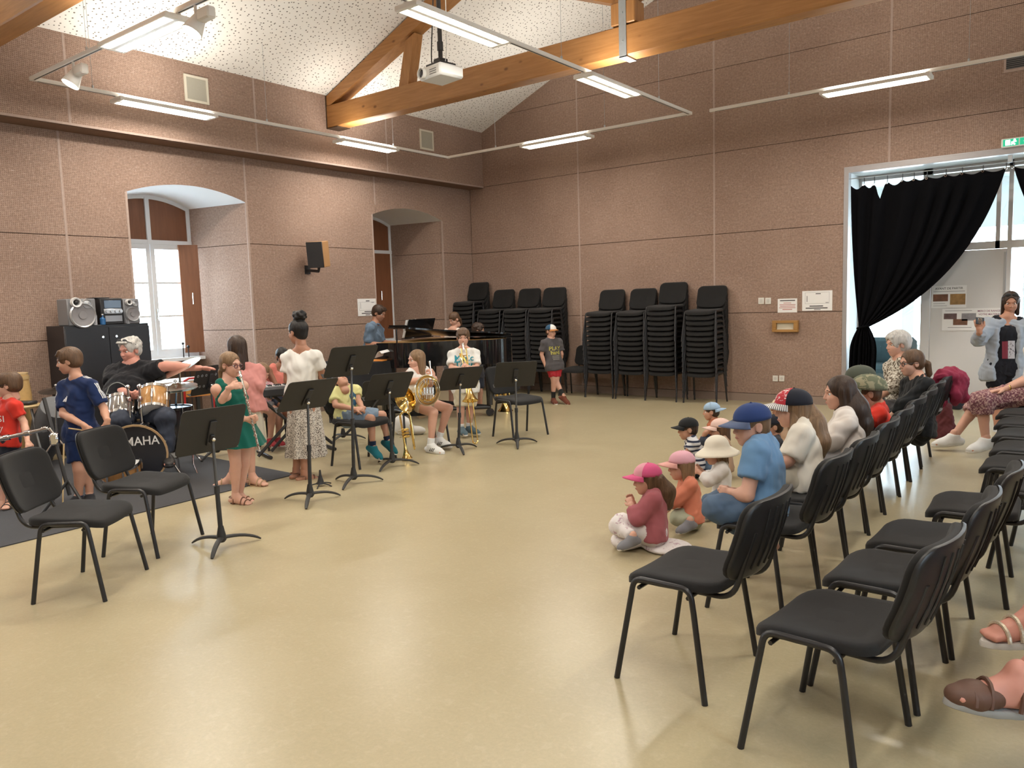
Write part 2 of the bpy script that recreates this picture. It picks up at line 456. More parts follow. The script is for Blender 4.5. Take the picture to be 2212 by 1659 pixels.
def make_window(wi, c, mir):
    wcount[0] += 1
    x = XL-ND+.03; SILL = .95; TR = 2.575
    w = MB()
    fw = .055
    w.bb((x-.05, c-NB, SILL), (x, c-NB+fw, SPR)); w.bb((x-.05, c+NB-fw, SILL), (x, c+NB, SPR))
    w.bb((x-.049, c-NB+.001, SILL+.001), (x-.001, c+NB-.001, SILL+.05)); w.bb((x-.051, c-NB+.001, TR), (x+.01, c+NB-.001, TR+.06))
    P1 = [(c+NB*(-1+k/8), arch(NB*(-1+k/8), NB)) for k in range(17)]; P0 = [(c+(NB)*(-1+k/8), arch(NB*(-1+k/8), NB)-.055) for k in range(17)]
    for k in range(16): w.prism([P0[k], P0[k+1], P1[k+1], P1[k]], 0, x-.0485, x+.0015)
    w.bb((x-.048, c-.03, TR+.001), (x+.012, c+.03, SPR+RISE-.03))
    root = struct(mirror(w, mir).obj('window_%d' % wcount[0], M_FRAMEW, None, 30))
    mirror(MB().bb((x-.02, c-NB, .905), (x+.16, c+NB, SILL)), mir).obj('window_sill', M_FRAMEW, root, 0)
    for s in (-1, 1):      # transom panels
        poly = [(c+s*.03, TR+.06)]+[(c+s*(NB-.05), TR+.06)]+[(c+s*t, arch(t, NB)-.05) for t in (NB-.05, .45, .3, .15, .03)]
        mirror(MB().prism(poly if s > 0 else poly[::-1], 0, x-.035, x-.015), mir).obj('transom_panel', M_SHUT, root, 0)
    closed = (wi == 3 and not mir)
    for s in (-1, 1):
        a, b = sorted((c+s*.004, c+s*(NB-fw)))
        if closed:
            mirror(MB().bb((x-.03, a, SILL+.05), (x+.012, b, TR)), mir).obj('shutter', M_SHUT, root, 0)
            continue
        st = MB(); f2 = .06
        st.bb((x-.045, a, SILL+.05), (x+.005, a+f2, TR)); st.bb((x-.045, b-f2, SILL+.05), (x+.005, b, TR))
        st.bb((x-.044, a+.001, SILL+.051), (x+.004, b-.001, SILL+.13)); st.bb((x-.044, a+.001, TR-.07), (x+.004, b-.001, TR-.001))
        H = TR-.07-SILL-.13
        for k in (1, 2):
            z = SILL+.13+H*k/3; st.bb((x-.04, a+f2, z-.014), (x, b-f2, z+.014))
        cs = mirror(st, mir).obj('casement', M_FRAMEW, root, 0)
        for k in range(3):
            z0 = SILL+.13+H*k/3+(.014 if k else 0); z1 = SILL+.13+H*(k+1)/3-(.014 if k < 2 else 0)
            mirror(MB().bb((x-.024, a+f2, z0), (x-.020, b-f2, z1)), mir).obj('pane', M_GLASS, cs, 0)
        if s > 0:
            hd = MB(); hd.bb((x+.005, a+.015, 1.52), (x+.022, a+.035, 1.66), .004); hd.tube([(x+.022, a+.025, 1.6), (x+.05, a+.025, 1.6), (x+.05, a+.025, 1.5)], .008)
            mirror(hd, mir).obj('espagnolette_handle', M_SILVER, cs)
    if not closed:   # inner shutter, half folded in front of the far casement
        q = [(x+.03, c+.40), (x+.05, c+.40), (x+.19, c+NB-.02), (x+.17, c+NB-.02)]
        mirror(MB().prism(q[::-1], 2, SILL+.06, TR), mir).obj('shutter', M_SHUT, root, 0)
    hb = MB(); yy = c+(.30 if closed else .52); xx = x+(.012 if closed else .115)
    hb.tube([(xx, yy, 1.72), (xx+.03, yy, 1.72), (xx+.03, yy, 1.88), (xx, yy, 1.88)], .008)
    mirror(hb, mir).obj('shutter_handle', M_SILVER, root)
WL = side_wall('wall_left', False)
WR = side_wall('wall_right', True)
# ---- gable wall with the doorway
gb = MB()
gb.bb((XL, YB+.021, 0), (DX0, YB+.62, DZ)); gb.bb((DX1, YB+.021, 0), (XR, YB+.62, DZ))
poly = [(DZ, XL), (DZ, XR), (4.7, XR), (RIDGE+.1, XC), (4.7, XL)]
gb.prism([(z, x) for z, x in poly], 1, YB+.021, YB+.62)
WB = struct(gb.obj('wall_back', M_GAP, None, 0))
ZB = [.119, 1.335, 2.538, 3.75, 4.972, 6.19, 7.4]; XCOL = [XL, -7.313, -4.88, -2.436, .0, XR]
for i in range(len(XCOL)-1):
    for r in range(len(ZB)-1):
        a, b, z0, z1 = XCOL[i]+.004, XCOL[i+1]-.004, ZB[r]+.004, ZB[r+1]-.004
        if z1 < DZ:
            if a >= DX0: continue
            poly = [(a, z0), (min(b, DX0), z0), (min(b, DX0), z1), (a, z1)]
        elif z0 < DZ:
            poly = [(a, z0)] if a < DX0 else [(a, DZ)]
            if a < DX0 < b: poly += [(DX0, z0), (DX0, DZ)]
            if a < DX1 < b: poly += [(DX1, DZ), (DX1, z0)]
            poly += [(b, z0)] if (b < DX0 or b > DX1) else [(b, DZ)]
            poly += [(b, z1), (a, z1)]
        else:
            poly = [(a, z0), (b, z0), (b, z1), (a, z1)]
            poly = clip(poly, (-SLOPE, 1), EAVE-SLOPE*XU+.03); poly = clip(poly, (SLOPE, 1), EAVE+SLOPE*XRU+.03)
            if len(poly) < 3: continue
        MB().prism([(z, x) for x, z in poly], 1, YB, YB+.02).obj('wall_panel', M_PB, WB, 0)
for x in XCOL[1:-1]:
    top = roof(x)
    if x > DX0: MB().bb((x-.013, YB-.003, DZ), (x+.013, YB+.01, top)).obj('joint_strip', M_STRIP, WB, 0)
    else: MB().bb((x-.013, YB-.003, .12), (x+.013, YB+.01, top)).obj('joint_strip', M_STRIP, WB, 0)
# ---- rear wall, ceiling, baseboards
struct(MB().bb((XL-1.3, YR-.2, 0), (XR+1.3, YR, RIDGE+.2)).obj('wall_rear', M_PB, None, 0))
def slab(x0, x1, name):
    z0, z1 = roof(x0+1e-6) if x0 < XC-.01 else RIDGE, roof(x1-1e-6) if x1 > XC+.01 else RIDGE
    m = MB(); m.prism([(z0, x0), (z0+.2, x0), (z1+.2, x1), (z1, x1)][::-1], 1, YR-.2, YB+.05)
    return struct(m.obj(name, M_CEIL, None, 0))
e = .03
slab(XU-e, XC, 'ceiling'); slab(XC, XRU+e, 'ceiling')
M_BASE = mat('baseboard_paint', (.27, .20, .16), .6, var=.05)
struct(MB().bb((XL, YB-.012, 0), (DX0, YB+.02, .117)).obj('baseboard_back', M_BASE, None, 0))
bl = MB()
for a, b in zip([YR]+[c+NH for c in NICHES], [c-NH for c in NICHES]+[YB]): bl.bb((XL-.02, a, 0), (XL+.012, b, .117))
struct(bl.obj('baseboard_left', M_BASE, None, 0))
br = mirror(MB().add(bl.V, bl.F), True); struct(br.obj('baseboard_right', M_BASE, None, 0))
# ---- doorway: metal lining, glazed screen, hall beyond
M_ALU = mat('grey_door_metal', (.36, .34, .34), .4, metal=.3, var=.05)
dj = MB(); dj.bb((DX0-.03, YB-.012, 0), (DX0+.03, YB+.12, DZ+.03)); dj.bb((DX1-.03, YB-.012, 0), (DX1+.03, YB+.12, DZ+.03)); dj.bb((DX0-.031, YB-.013, DZ+.0305), (DX1+.031, YB+.121, DZ+.05)); dj.bb((DX0+.0305, YB-.0115, DZ-.03), (DX1-.0305, YB+.119, DZ+.03))
struct(dj.obj('trim_1', M_ALU, None, 0))
MJ = mat('hall_white', (.78, .80, .80), .7, var=.03, vscale=3)
lin_ = MB(); lin_.bb((DX0, YB+.12, 0), (DX0+.012, 12.2, DZ)); lin_.bb((DX1-.012, YB+.12, 0), (DX1, 12.2, DZ)); lin_.bb((DX0, YB+.12, DZ-.012), (DX1, 12.2, DZ))
struct(lin_.obj('trim_2', MJ, None, 0))
YP = 12.2
M_DOORW = mat('door_white', (.62, .60, .59), .45, var=.03, vscale=3)
def gx(u, v=650): return ony(u, v, YP)[0]
x_a, x_b, x_c = gx(1990), gx(2010), gx(2172)
zt = ony(2100, 540, YP)[2]; zt2 = ony(2100, 380, YP)[2]
sc = MB()
sc.bb((DX0, YP-.03, 0), (DX0+.05, YP+.04, DZ)); sc.bb((x_a, YP-.04, 0), (x_b, YP+.04, DZ-.01)); sc.bb((x_c, YP-.04, 0), (x_c+.05, YP+.04, DZ))
sc.bb((x_a, YP-.035, zt), (DX1, YP+.035, zt+.10)); sc.bb((DX0, YP-.04, DZ-.09), (DX1, YP+.04, DZ)); sc.bb((x_a, YP-.035, zt2), (DX1, YP+.035, zt2+.06))
xm = gx(2156, 480); sc.bb((xm-.02, YP-.035, zt), (xm+.03, YP+.035, zt2))
sc.bb((DX0, YP-.035, 0), (x_a, YP+.035, .09)); sc.bb((x_c+1.05, YP-.04, 0), (x_c+1.12, YP+.04, DZ))
D1 = struct(sc.obj('door_1', M_DOORW, None, 0))
MB().bb((x_b+.004, YP-.03, .01), (x_c-.004, YP+.02, zt-.004)).obj('door_leaf', M_DOORW, D1, 0)
MB().bb((x_c-.03, YP-.055, 1.2), (x_c-.005, YP-.03, zt-.05)).obj('vertical_latch_bar', mat('latch_grey', (.45, .46, .47), .35, metal=.7), D1, 0)
for a, b, z0, z1 in ((DX0+.05, x_a, .09, DZ-.09), (x_b, xm-.02, zt+.10, zt2), (xm+.03, DX1-.02, zt+.10, zt2), (x_b, DX1-.02, zt2+.06, DZ-.09), (x_c+.05, x_c+1.05, .0, zt)):
    MB().bb((a, YP-.004, z0), (b, YP+.004, z1)).obj('pane', M_GLASS, D1, 0)
hall = MB()
HX0, HX1, HY = -7.5, 5.0, 17.5
hall.bb((HX0, HY, 0), (HX1, HY+.1, .5)); hall.bb((HX0, HY, 2.75), (HX1, HY+.1, 3.7))
for k in range(7): hall.bb((HX0+k*2.05, HY, .5), (HX0+k*2.05+.22, HY+.1, 2.75))
struct(hall.obj('wall_hall_back', MJ, None, 0))
hs = MB(); hs.bb((HX0-.1, 12.15, 0), (HX0, HY, 3.7)); hs.bb((HX1, 12.15, 0), (HX1+.1, HY, 3.7)); hs.bb((HX0, YB+.63, 0), (DX0, YB+.70, 3.7)); hs.bb((DX1, YB+.63, 0), (HX1, YB+.70, 3.7))
struct(hs.obj('wall_hall_side', MJ, None, 0))
struct(MB().bb((HX0, 12.2, 3.65), (HX1, HY+.1, 3.75)).obj('ceiling_hall', mat('hall_ceiling', (.55, .62, .63), .8), None, 0))
struct(MB().bb((HX0, 12.25, -.06), (HX1, HY+6, -.001)).obj('floor_hall', mat('hall_floor', (.5, .47, .42), .3, var=.05), None, 0))
# ================================================================ ROOF TRUSSES
def truss(y0, y1, label):
    t = thing('roof_truss', label, 'truss', (XC, y0, 4.26), 0, 'timber roof trusses')
    off = np.array([-XC, -y0, -4.26])
    def P(mb, name, m, par=t, ang=30):
        mb.V = [tuple(np.array(v)+off) for v in mb.V]; return mb.obj(name, m, par, ang)
    P(MB().bb((XU-.01, y0, 4.26), (XRU+.01, y1, 4.585), .012), 'tie_beam', M_BEAM)
    for s in (-1, 1):
        X = lambda x: x if s < 0 else 2*XC-x
        q = [(XU, EAVE-.02), (XC, RIDGE-.03), (XC, RIDGE-.33), (XU+.10, 4.585), (XU, 4.585)]
        q = [(X(a), b) for a, b in q]; q2 = [(b, a) for a, b in q]
        P(MB().prism(q2 if s < 0 else q2[::-1], 1, y0+.005, y1-.005), 'rafter', M_BEAM)
        q = [(-7.90, 4.57), (-7.72, 4.57), (-7.56, roof(-7.56)-.27), (-7.74, roof(-7.74)-.27)]; q = [(b, X(a)) for a, b in q]
        P(MB().prism(q[::-1] if s < 0 else q, 1, y0+.03, y1-.03), 'strut', M_BEAMZ)
        q = [(XC-.08, 4.83), (XC-.08, 5.06), (-6.3, roof(-6.3)-.24), (-6.6, roof(-6.6)-.24)]; q = [(b, X(a)) for a, b in q]
        P(MB().prism(q if s < 0 else q[::-1], 1, y0+.03, y1-.03), 'brace', M_BEAM)
    P(MB().bb((XC-.11, y0+.01, 4.64), (XC+.11, y1-.01, RIDGE-.05), .01), 'king_post', M_BEAMZ)
    P(MB().bb((XC-.15, y0-.002, 4.60), (XC+.15, y1+.002, 4.84), .01), 'king_post_foot', M_BEAMZ)
    st = MB(); st.bb((XC-.045, y0-.008, 4.245), (XC+.045, y0-.002, 5.5)); st.bb((XC-.045, y1+.002, 4.245), (XC+.045, y1+.008, 5.5)); st.bb((XC-.045, y0-.008, 4.245), (XC+.045, y1+.008, 4.256))
    so = P(st, 'steel_strap', M_STEEL, t, 0)
    for z in (4.42, 4.72, 4.95, 5.2):
        bo = MB().cyl((XC, y0-.02, z), (XC, y0-.006, z), .012, n=6)
        bo.V = [tuple(np.array(v)+off) for v in bo.V]; bo.obj('bolt', M_STEEL, so)
    sh = MB(); sh.bb((XU, y0-.01, 4.25), (XU+.012, y1+.01, 4.72)); sh.bb((XU, y0-.008, 4.248), (XU+.25, y1+.008, 4.256))
    P(sh, 'bearing_plate', mat('dark_plate', (.08, .05, .03), .5, metal=.4), t, 0)
    return t
truss(7.90, 8.12, 'varnished timber truss whose tie beam passes behind the ceiling projector')
truss(3.13, 3.37, 'varnished timber truss directly over the corner of the lighting track near the left wall')
truss(-1.5, -1.28, 'varnished timber truss at the rear of the hall')
# ================================================================ TRACK LIGHTING
ZT = 4.0
M_TUBE = mat('lit_tube', (1, 1, 1), .5, emit=(1.0, .93, .80), es=9.0)
M_TUBE2 = mat('lit_reflector', (.9, .9, .88), .3, emit=(1.0, .95, .85), es=2.5)
def arealight(name, loc, sx, sy, power, up, par=None, rz=0.0):
    L = bpy.data.lights.new(name, 'AREA'); L.shape = 'RECTANGLE'; L.size = sx; L.size_y = sy; L.energy = power; L.color = LUM_COL
    o = bpy.data.objects.new(name, L); COL.objects.link(o); o.location = loc; o.rotation_euler = (math.pi if up else 0, 0, rz)
    if par is not None: o.parent = par
    return o
def luminaire(x, y, dirx, length, label):
    """twin tube luminaire hung under the track; dirx: runs along x"""
    t = thing('track_luminaire', label, 'light fixture', (x, y, ZT), 0 if dirx else math.pi/2, 'twin tube luminaires on the tracks')
    h = length/2
    hs = MB(); hs.bb((-h+.003, -.112, -.055), (h-.003, .112, -.04)); hs.bb((-h, -.115, -.075), (-h+.04, .115, -.03), .006); hs.bb((h-.04, -.115, -.075), (h, .115, -.03), .006)
    hs.bb((-h+.004, -.02, -.07), (h-.004, .02, -.0225)); hs.bb((-h+.002, -.118, -.072), (h-.002, -.108, -.035)); hs.bb((-h+.002, .108, -.072), (h-.002, .118, -.035))
    hs.obj('housing', M_TRACK, t, 30)
    for s in (-1, 1):
        MB().bb((-h+.045, s*.066-.026, -.0795), (h-.045, s*.066+.026, -.058), .008).obj('tube', M_TUBE, t, 30)
        MB().bb((-h+.05, s*.075-.03, -.038), (h-.05, s*.075+.03, -.030)).obj('uplight_strip', M_TUBE, t, 0)
    arealight('downlight', (0, 0, -.088), length*.92, .16, LUM_DOWN*length/1.2, False, t)
    arealight('uplight', (0, 0, .004), length*.92, .2, LUM_UP*length/1.2, True, t)
    return t
def rail_seg(par, a, b):
    a = np.array(a, float); b = np.array(b, float); m = MB()
    along_x = abs(a[0]-b[0]) > abs(a[1]-b[1]); w = .02
    lo = np.minimum(a, b); hi = np.maximum(a, b)
    if along_x: m.bb((lo[0]-w, a[1]-w, -.02), (hi[0]+w, a[1]+w, .02), .004)
    else: m.bb((a[0]-w+.0005, lo[1]+w*.9, -.0195), (a[0]+w-.0005, hi[1]-w*.9, .0195), .004)
    r = m.obj('rail', M_TRACK, par, 30)
    s = MB()
    if along_x: s.bb((lo[0]+.05, a[1]-.006, -.0215), (hi[0]-.05, a[1]+.006, -.019))
    else: s.bb((a[0]-.006, lo[1]+.05, -.0215), (a[0]+.006, hi[1]-.05, -.019))
    s.obj('conductor_slot', M_BLKPL, r, 0)
    return r
def track(x0, x1, y0, y1, label, wires, segs=None):
    t = thing('lighting_track', label, 'light track', ((x0+x1)/2, (y0+y1)/2, ZT), 0, 'suspended lighting tracks')
    cx, cy = (x0+x1)/2, (y0+y1)/2
    for a, b in (segs or (((x0, y0), (x1, y0)), ((x1, y0), (x1, y1)), ((x1, y1), (x0, y1)), ((x0, y1), (x0, y0)))):
        rail_seg(t, (a[0]-cx, a[1]-cy), (b[0]-cx, b[1]-cy))
    for (wx, wy) in wires:
        w = MB(); w.tube([(wx-cx, wy-cy, .015), (wx-cx, wy-cy, roof(wx)-ZT+.02)], .0022, 5); w.cyl((wx-cx, wy-cy, .02), (wx-cx, wy-cy, .05), .012, n=8)
        w.obj('suspension_wire', M_STEEL, t)
    return t
RX0, RX1, RY0, RY1 = -8.785, -4.51, 3.61, 9.89
QX0, QX1 = -4.245, -.03
def wires(x0, x1, y0, y1): return [(x0, y0+.6), (x0, (y0+y1)/2-.35), (x0, (y0+y1)/2+1.9), (x1, y0+.6), (x1, (y0+y1)/2+.1), (x1, y1-.9), (x0+1.0, y1), (x1-1.3, y1), (x0+1.2, y0), (x1-1.3, y0)]
track(RX0, RX1, RY0, RY1, 'white suspended lighting track ring in front of the chair stacks and piano', wires(RX0, RX1, RY0, RY1))
track(QX0, QX1, RY0, RY1+.06, 'white suspended lighting track in front of the curtained doorway', [(QX0+1.0, RY1+.06), (QX1-1.3, RY1+.06), (QX1, 5.), (QX1, 8.)], [((QX0, RY1+.06), (QX1, RY1+.06)), ((QX1, RY1+.06), (QX1, RY0))])
for xx_, nm_ in ((RX0, 'along the window wall'), (RX1, 'along the middle of the rear half'), (QX1, 'along the far side wall of the rear half')):
    track(xx_, xx_, -2.6, 3.32, 'white straight lighting track '+nm_, [(xx_, -1.5), (xx_, 2.2)], [((xx_, -2.6), (xx_, 3.32))])
def lum_px(a, b, dirx, rail, label):
    A, B = onz(*a, ZT-.06), onz(*b, ZT-.06)
    if dirx: return luminaire((A[0]+B[0])/2, rail, True, abs(A[0]-B[0]), label)
    return luminaire(rail, (A[1]+B[1])/2, False, abs(A[1]-B[1]), label)
lum_px((205, 98), (385, 38), True, RY0, 'lit twin tube light hung on the rail between the two track spotlights')
lum_px((243, 218), (467, 253), False, RX0, 'lit twin tube light on the long rail in front of the large square wall grille')
lum_px((728, 305), (866, 324), False, RX0, 'lit twin tube light on the long rail below the small square wall grille')
lum_px((1118, 316), (1270, 292), True, RY1, 'lit twin tube light over the left chair stacks')
lum_px((1253, 165), (1394, 202), False, RX1, 'lit twin tube light on the middle rail below the steel strap')
lum_px((862, 18), (1097, 92), False, RX1, 'lit twin tube light on the middle rail above the projector')
lum_px((1765, 200), (2010, 160), True, RY1+.06, 'lit twin tube light in front of the wall above the curtained doorway')
for x, y, nm_ in ((QX1, 5.0, 'over the second row of chairs'), (QX1, 8.0, 'over the woman in the floral skirt')):
    luminaire(x, y, False, 1.25, 'lit twin tube light on the side rail '+nm_)
for x, nm_ in ((RX0, 'window wall'), (RX1, 'middle'), (QX1, 'far side wall')):
    for y, n2_ in ((-1.2, 'rear'), (1.6, 'front')): luminaire(x, y, False, 1.25, 'lit twin tube light at the %s end of the %s track' % (n2_, nm_))
def spot(u, v, label):
    p = onz(u, v, ZT-.02)
    t = thing('track_spotlight', label, 'spotlight', (p[0], RY0, ZT-.02), 0, 'track spotlights')
    MB().cyl((0, 0, 0), (0, 0, -.09), .012).obj('stem', M_TRACK, t)
    MB().box((.14, 0, -.10), (.16, .075, .09), None, .012).obj('driver_box', M_TRACK, t, 30)
    ax = np.array([-.12, -.48, -.87]); R = frame(ax)
    R = np.stack([R[:, 0], R[:, 2], -R[:, 1]], 1)   # local -z = beam axis
    sh = MB().lathe([(.012, .10), (.035, .095), (.05, .05), (.078, -.07), (.082, -.085), (.076, -.085), (.05, -.02), (.0, -.02)], 20, (0, 0, -.14), R)
    sh.obj('lamp_shade', M_TRACK, t)
    MB().lathe([(0.0, -.066), (.072, -.066), (.074, -.074), (0, -.078)], 20, (0, 0, -.14), R).obj('lamp_face', mat('lit_spot', (1, 1, 1), .4, emit=(1, .9, .72), es=30.0), t)
    L = bpy.data.lights.new('spot_beam', 'SPOT'); L.energy = 60; L.color = (1, .82, .6); L.spot_size = 1.9; L.spot_blend = .6; L.shadow_soft_size = .06
    o = bpy.data.objects.new('spot_beam', L); COL.objects.link(o); o.parent = t
    o.location = tuple(np.array([0, 0, -.14])+ax/np.linalg.norm(ax)*.1); o.rotation_euler = Vector(ax).to_track_quat('-Z', 'Y').to_euler()
    return t
spot(165, 135, 'white track spotlight hanging near the corner of the track ring')
spot(425, 12, 'white track spotlight between the tube light and the ceiling slope')
# ================================================================ CHAIRS
M_FAB = mat('charcoal_fabric', (.013, .0125, .0125), .9, spec=.3, sheen=.08, bump=.4, bscale=500)
M_SHELL = mat('black_shell', (.014, .014, .015), .38, spec=.5, bump=.25, bscale=700)
M_CTUBE = mat('chair_tube', (.016, .016, .018), .36, spec=.5)
def rrect(w, d, r, n=5, sub_=0):
    P = []
    for cx, cy, a0 in ((w/2-r, d/2-r, 0), (-w/2+r, d/2-r, 90), (-w/2+r, -d/2+r, 180), (w/2-r, -d/2+r, 270)):
        for k in range(n+1):
            a = math.radians(a0+90*k/n); P.append((cx+r*math.cos(a), cy+r*math.sin(a)))
    Q = []
    for i in range(len(P)):
        a, b = P[i], P[(i+1) % len(P)]; Q.append(a); L_ = math.hypot(b[0]-a[0], b[1]-a[1]); m_ = int(L_/max(w, d)*sub_)
        for j in range(1, m_+1): t = j/(m_+1); Q.append((a[0]+(b[0]-a[0])*t, a[1]+(b[1]-a[1])*t))
    return Q
def pad(w, d, t, r, layers, fn):
    """rounded pad: outline in (a,b), thickness along c; fn(a,b,c)->xyz"""
    m = MB(); o = rrect(w, d, r, 4, 9); n = len(o)
    rows = []
    for z, s in layers: rows.append([fn(p[0]*s, p[1]*s, z*t) for p in o])
    m.grid(rows, True)
    m.add(rows[0], [tuple(range(n))[::-1]]); m.add(rows[-1], [tuple(range(n))])
    return m
LAY = [(0, .2), (0, .5), (0, .8), (0, .95), (.12, 1.0), (.62, 1.0), (.86, .975), (.97, .92), (1.0, .8), (1.01, .55), (1.01, .25)]
def seat_fn(a, b, c):
    x = a-.025; e = max(0.0, x-.06)
    return (x, b, .425+c-.9*e*e*2-.010*math.cos(b/.235*1.57)+.012*max(0, -x/.2))
def back_fn(a, b, c, off=0.0):
    t = (b+.156)/.312      # 0 bottom .. 1 top
    x = -.258-.10*t-.012*math.sin(t*3.14)-.046*(1-(a/.235)**2)+c+off
    return (x, a, .508+b+.156-.018*(1-(a/.235)**2)*(1-t))
CH = {}
CH['seat'] = pad(.42, .47, .046, .075, LAY, seat_fn).mesh('seat', M_FAB, 60)
CH['backrest'] = pad(.465, .312, .034, .07, LAY, lambda a, b, c: back_fn(a, b, c)).mesh('backrest', M_FAB, 60)
def shell_mesh():
    m = pad(.475, .320, .014, .075, [(0, .2), (0, .5), (0, .75), (0, .93), (.2, .985), (.6, 1.0), (1.0, 1.0), (1.0, .75), (1.0, .5), (1.0, .2)], lambda a, b, c: back_fn(a, b, c, -.013))
    for k in (-2, -1, 0, 1, 2):
        m.tube([back_fn(k*.055, b, 0, -.014) for b in (-.12, -.04, .04, .12)], .004, 5)
    return m.mesh('back_shell', M_SHELL, 50)
CH['back_shell'] = shell_mesh()
CH['rail'] = [MB().tube(fillet([(.137, s*.247, .36), (.122, s*.244, .448), (-.130, s*.244, .448), (-.145, s*.247, .36)], .05, 5), .0125, 8).mesh('side_rail', M_CTUBE, 60) for s in (-1, 1)]
CH['leg'] = [MB().tube([(fx*.20, s*.265, 0.0), (fx*(.137 if fx > 0 else .145), s*.247, .362)], [.0130, .0125], 8).mesh('leg', M_CTUBE, 60) for s in (-1, 1) for fx in (1, -1)]
CH['post'] = [MB().tube(fillet([(.10, s*.165, .415), (-.272, s*.165, .415), (-.362, s*.165, .70)], .07, 6), .0115, 8).mesh('back_post', M_CTUBE, 60) for s in (-1, 1)]
CH['bar'] = [MB().tube([(x, -.246, .41), (x, .246, .41)], .009, 6).mesh('cross_bar', M_CTUBE, 60) for x in (.10, -.12)]
NCH = [0]
def chair(x, y, rz, label, group, z=0.0, stacked=False):
    t = thing('stacking_chair', label, 'chair', (x, y, z), rz, group); NCH[0] += 1
    mobj('seat', CH['seat'], t); mobj('backrest', CH['backrest'], t); mobj('back_shell', CH['back_shell'], t)
    for k in range(2): mobj('side_rail', CH['rail'][k], t); mobj('back_post', CH['post'][k], t)
    for k in range(4): mobj('leg', CH['leg'][k], t)
    if not stacked:
        for k in range(2): mobj('cross_bar', CH['bar'][k], t)
    return t
PI = math.pi
# row in front (backs towards the second row)
R1Y = [3.03, 3.95, 4.52, 5.13, 5.70, 6.29, 6.85, 7.42, 8.03]
R1L = ['empty black chair standing apart at the near end of the front row', 'black chair under the boy in the blue T-shirt', 'black chair behind the girl in the navy and red cap', 'black front-row chair beside the one behind the girl in the navy and red cap',
       'black chair behind the long-haired girl in the cream jacket', 'black chair behind the child in the camouflage cap', 'black chair in the front row just before the ponytailed girl in black', 'black chair under the ponytailed girl in black', 'black chair under the grey-haired woman, draped with a crimson coat']
for y, l in zip(R1Y, R1L): chair(-1.405-.125*max(0, (y-5.0)/3.0)+random.uniform(-.01, .01), y, PI+random.uniform(-.03, .03), l, 'front row of audience chairs')
R2 = [(-.765, 2.80, PI-.10), (-.72, 3.41, PI-.03), (-.69, 3.985, PI-.02), (-.575, 4.72, PI+.05), (-.28, 5.33, PI-.12), (-.47, 5.98, PI), (-.48, 6.60, PI), (-.53, 7.22, PI), (-.58, 7.84, PI), (-.63, 8.45, PI)]
R2L = ['empty black chair at the near end of the second row with its whole seat clear', 'black chair second from the near end of the second row', 'black chair third from the near end of the second row', 'black chair fourth from the near end of the second row, just behind a gap',
       'black chair pushed back out of line in the second row', 'black chair first past the pushed-back one in the second row', 'black chair second past the pushed-back one in the second row', 'black chair third past the pushed-back one in the second row', 'black chair fourth past the pushed-back one, two from the woman in the patterned skirt', 'black chair beside the woman in the patterned skirt']
for (x, y, r), l in zip(R2, R2L): chair(x, y, r, l, 'second row of audience chairs')
chair(-.60, 9.07, PI, 'black chair under the woman in the patterned skirt', 'second row of audience chairs')
# two chairs at the left
def chair_feet(rear_near, front_near, rear_far, front_far, label, group):
    P = [onz(*p) for p in (rear_near, front_near, rear_far, front_far)]; c = sum(P)/4; d = (P[1]+P[3]-P[0]-P[2]); return chair(c[0], c[1], math.atan2(d[1], d[0]), label, group)
chair_feet((68, 1303), (217, 1300), (188, 1237), (322, 1230), 'empty black chair with brownish seat beside the chair in front of the bass drum', 'loose chairs by the band')
chair_feet((222, 1203), (334, 1206), (338, 1153), (437, 1155), 'empty black chair standing in front of the bass drum', 'loose chairs by the band')
chair_feet((1066, 944), (1112, 950), (1137, 930), (1182, 940), 'empty black chair behind the music stand beside the trombone boy', 'loose chairs by the band')
# stacks along the gable wall
XS_R = [ony(u, 740, 11.1)[0] for u in (1302, 1370, 1436, 1520)]; N_R = [13, 13, 14, 13]
XS_L = [ony(u, 740, 11.0)[0] for u in (1008, 1062, 1117, 1172)]; N_L = [16, 14, 14, 14]
NAME_R = ['chair stack beside the single chair', 'second chair stack from the single chair', 'tallest stack of the group beside the wall sockets', 'chair stack closest to the wall sockets']
NAME_L = ['tallest chair stack in the room corner', 'second chair stack from the room corner', 'third chair stack from the room corner', 'chair stack behind the boy in red shorts']
ORD = ['bottom', 'second', 'third', 'fourth', 'fifth', 'sixth', 'seventh', 'eighth', 'ninth', 'tenth', 'eleventh', 'twelfth', 'thirteenth', 'fourteenth', 'fifteenth', 'sixteenth']
def stack(x, y, n, name, group):
    for k in range(n):
        w = 'topmost chair' if k == n-1 else ('bottom chair' if k == 0 else ORD[k]+' chair up')
        chair(x+random.uniform(-.004, .004), y-.003*k, -PI/2+random.uniform(-.006, .006), 'black %s, %s' % (w, name), group, z=k*.078, stacked=True)
for x, n, nm in zip(XS_R, N_R, NAME_R): stack(x, 11.14, n, nm, 'stacked chairs beside the wall sockets')
for x, n, nm in zip(XS_L, N_L, NAME_L): stack(x, 11.12, n, nm, 'stacked chairs in the room corner')
chair(ony(1247, 800, 11.1)[0], 11.12, -PI/2, 'single black chair standing between the two groups of stacks', 'loose chairs by the wall')
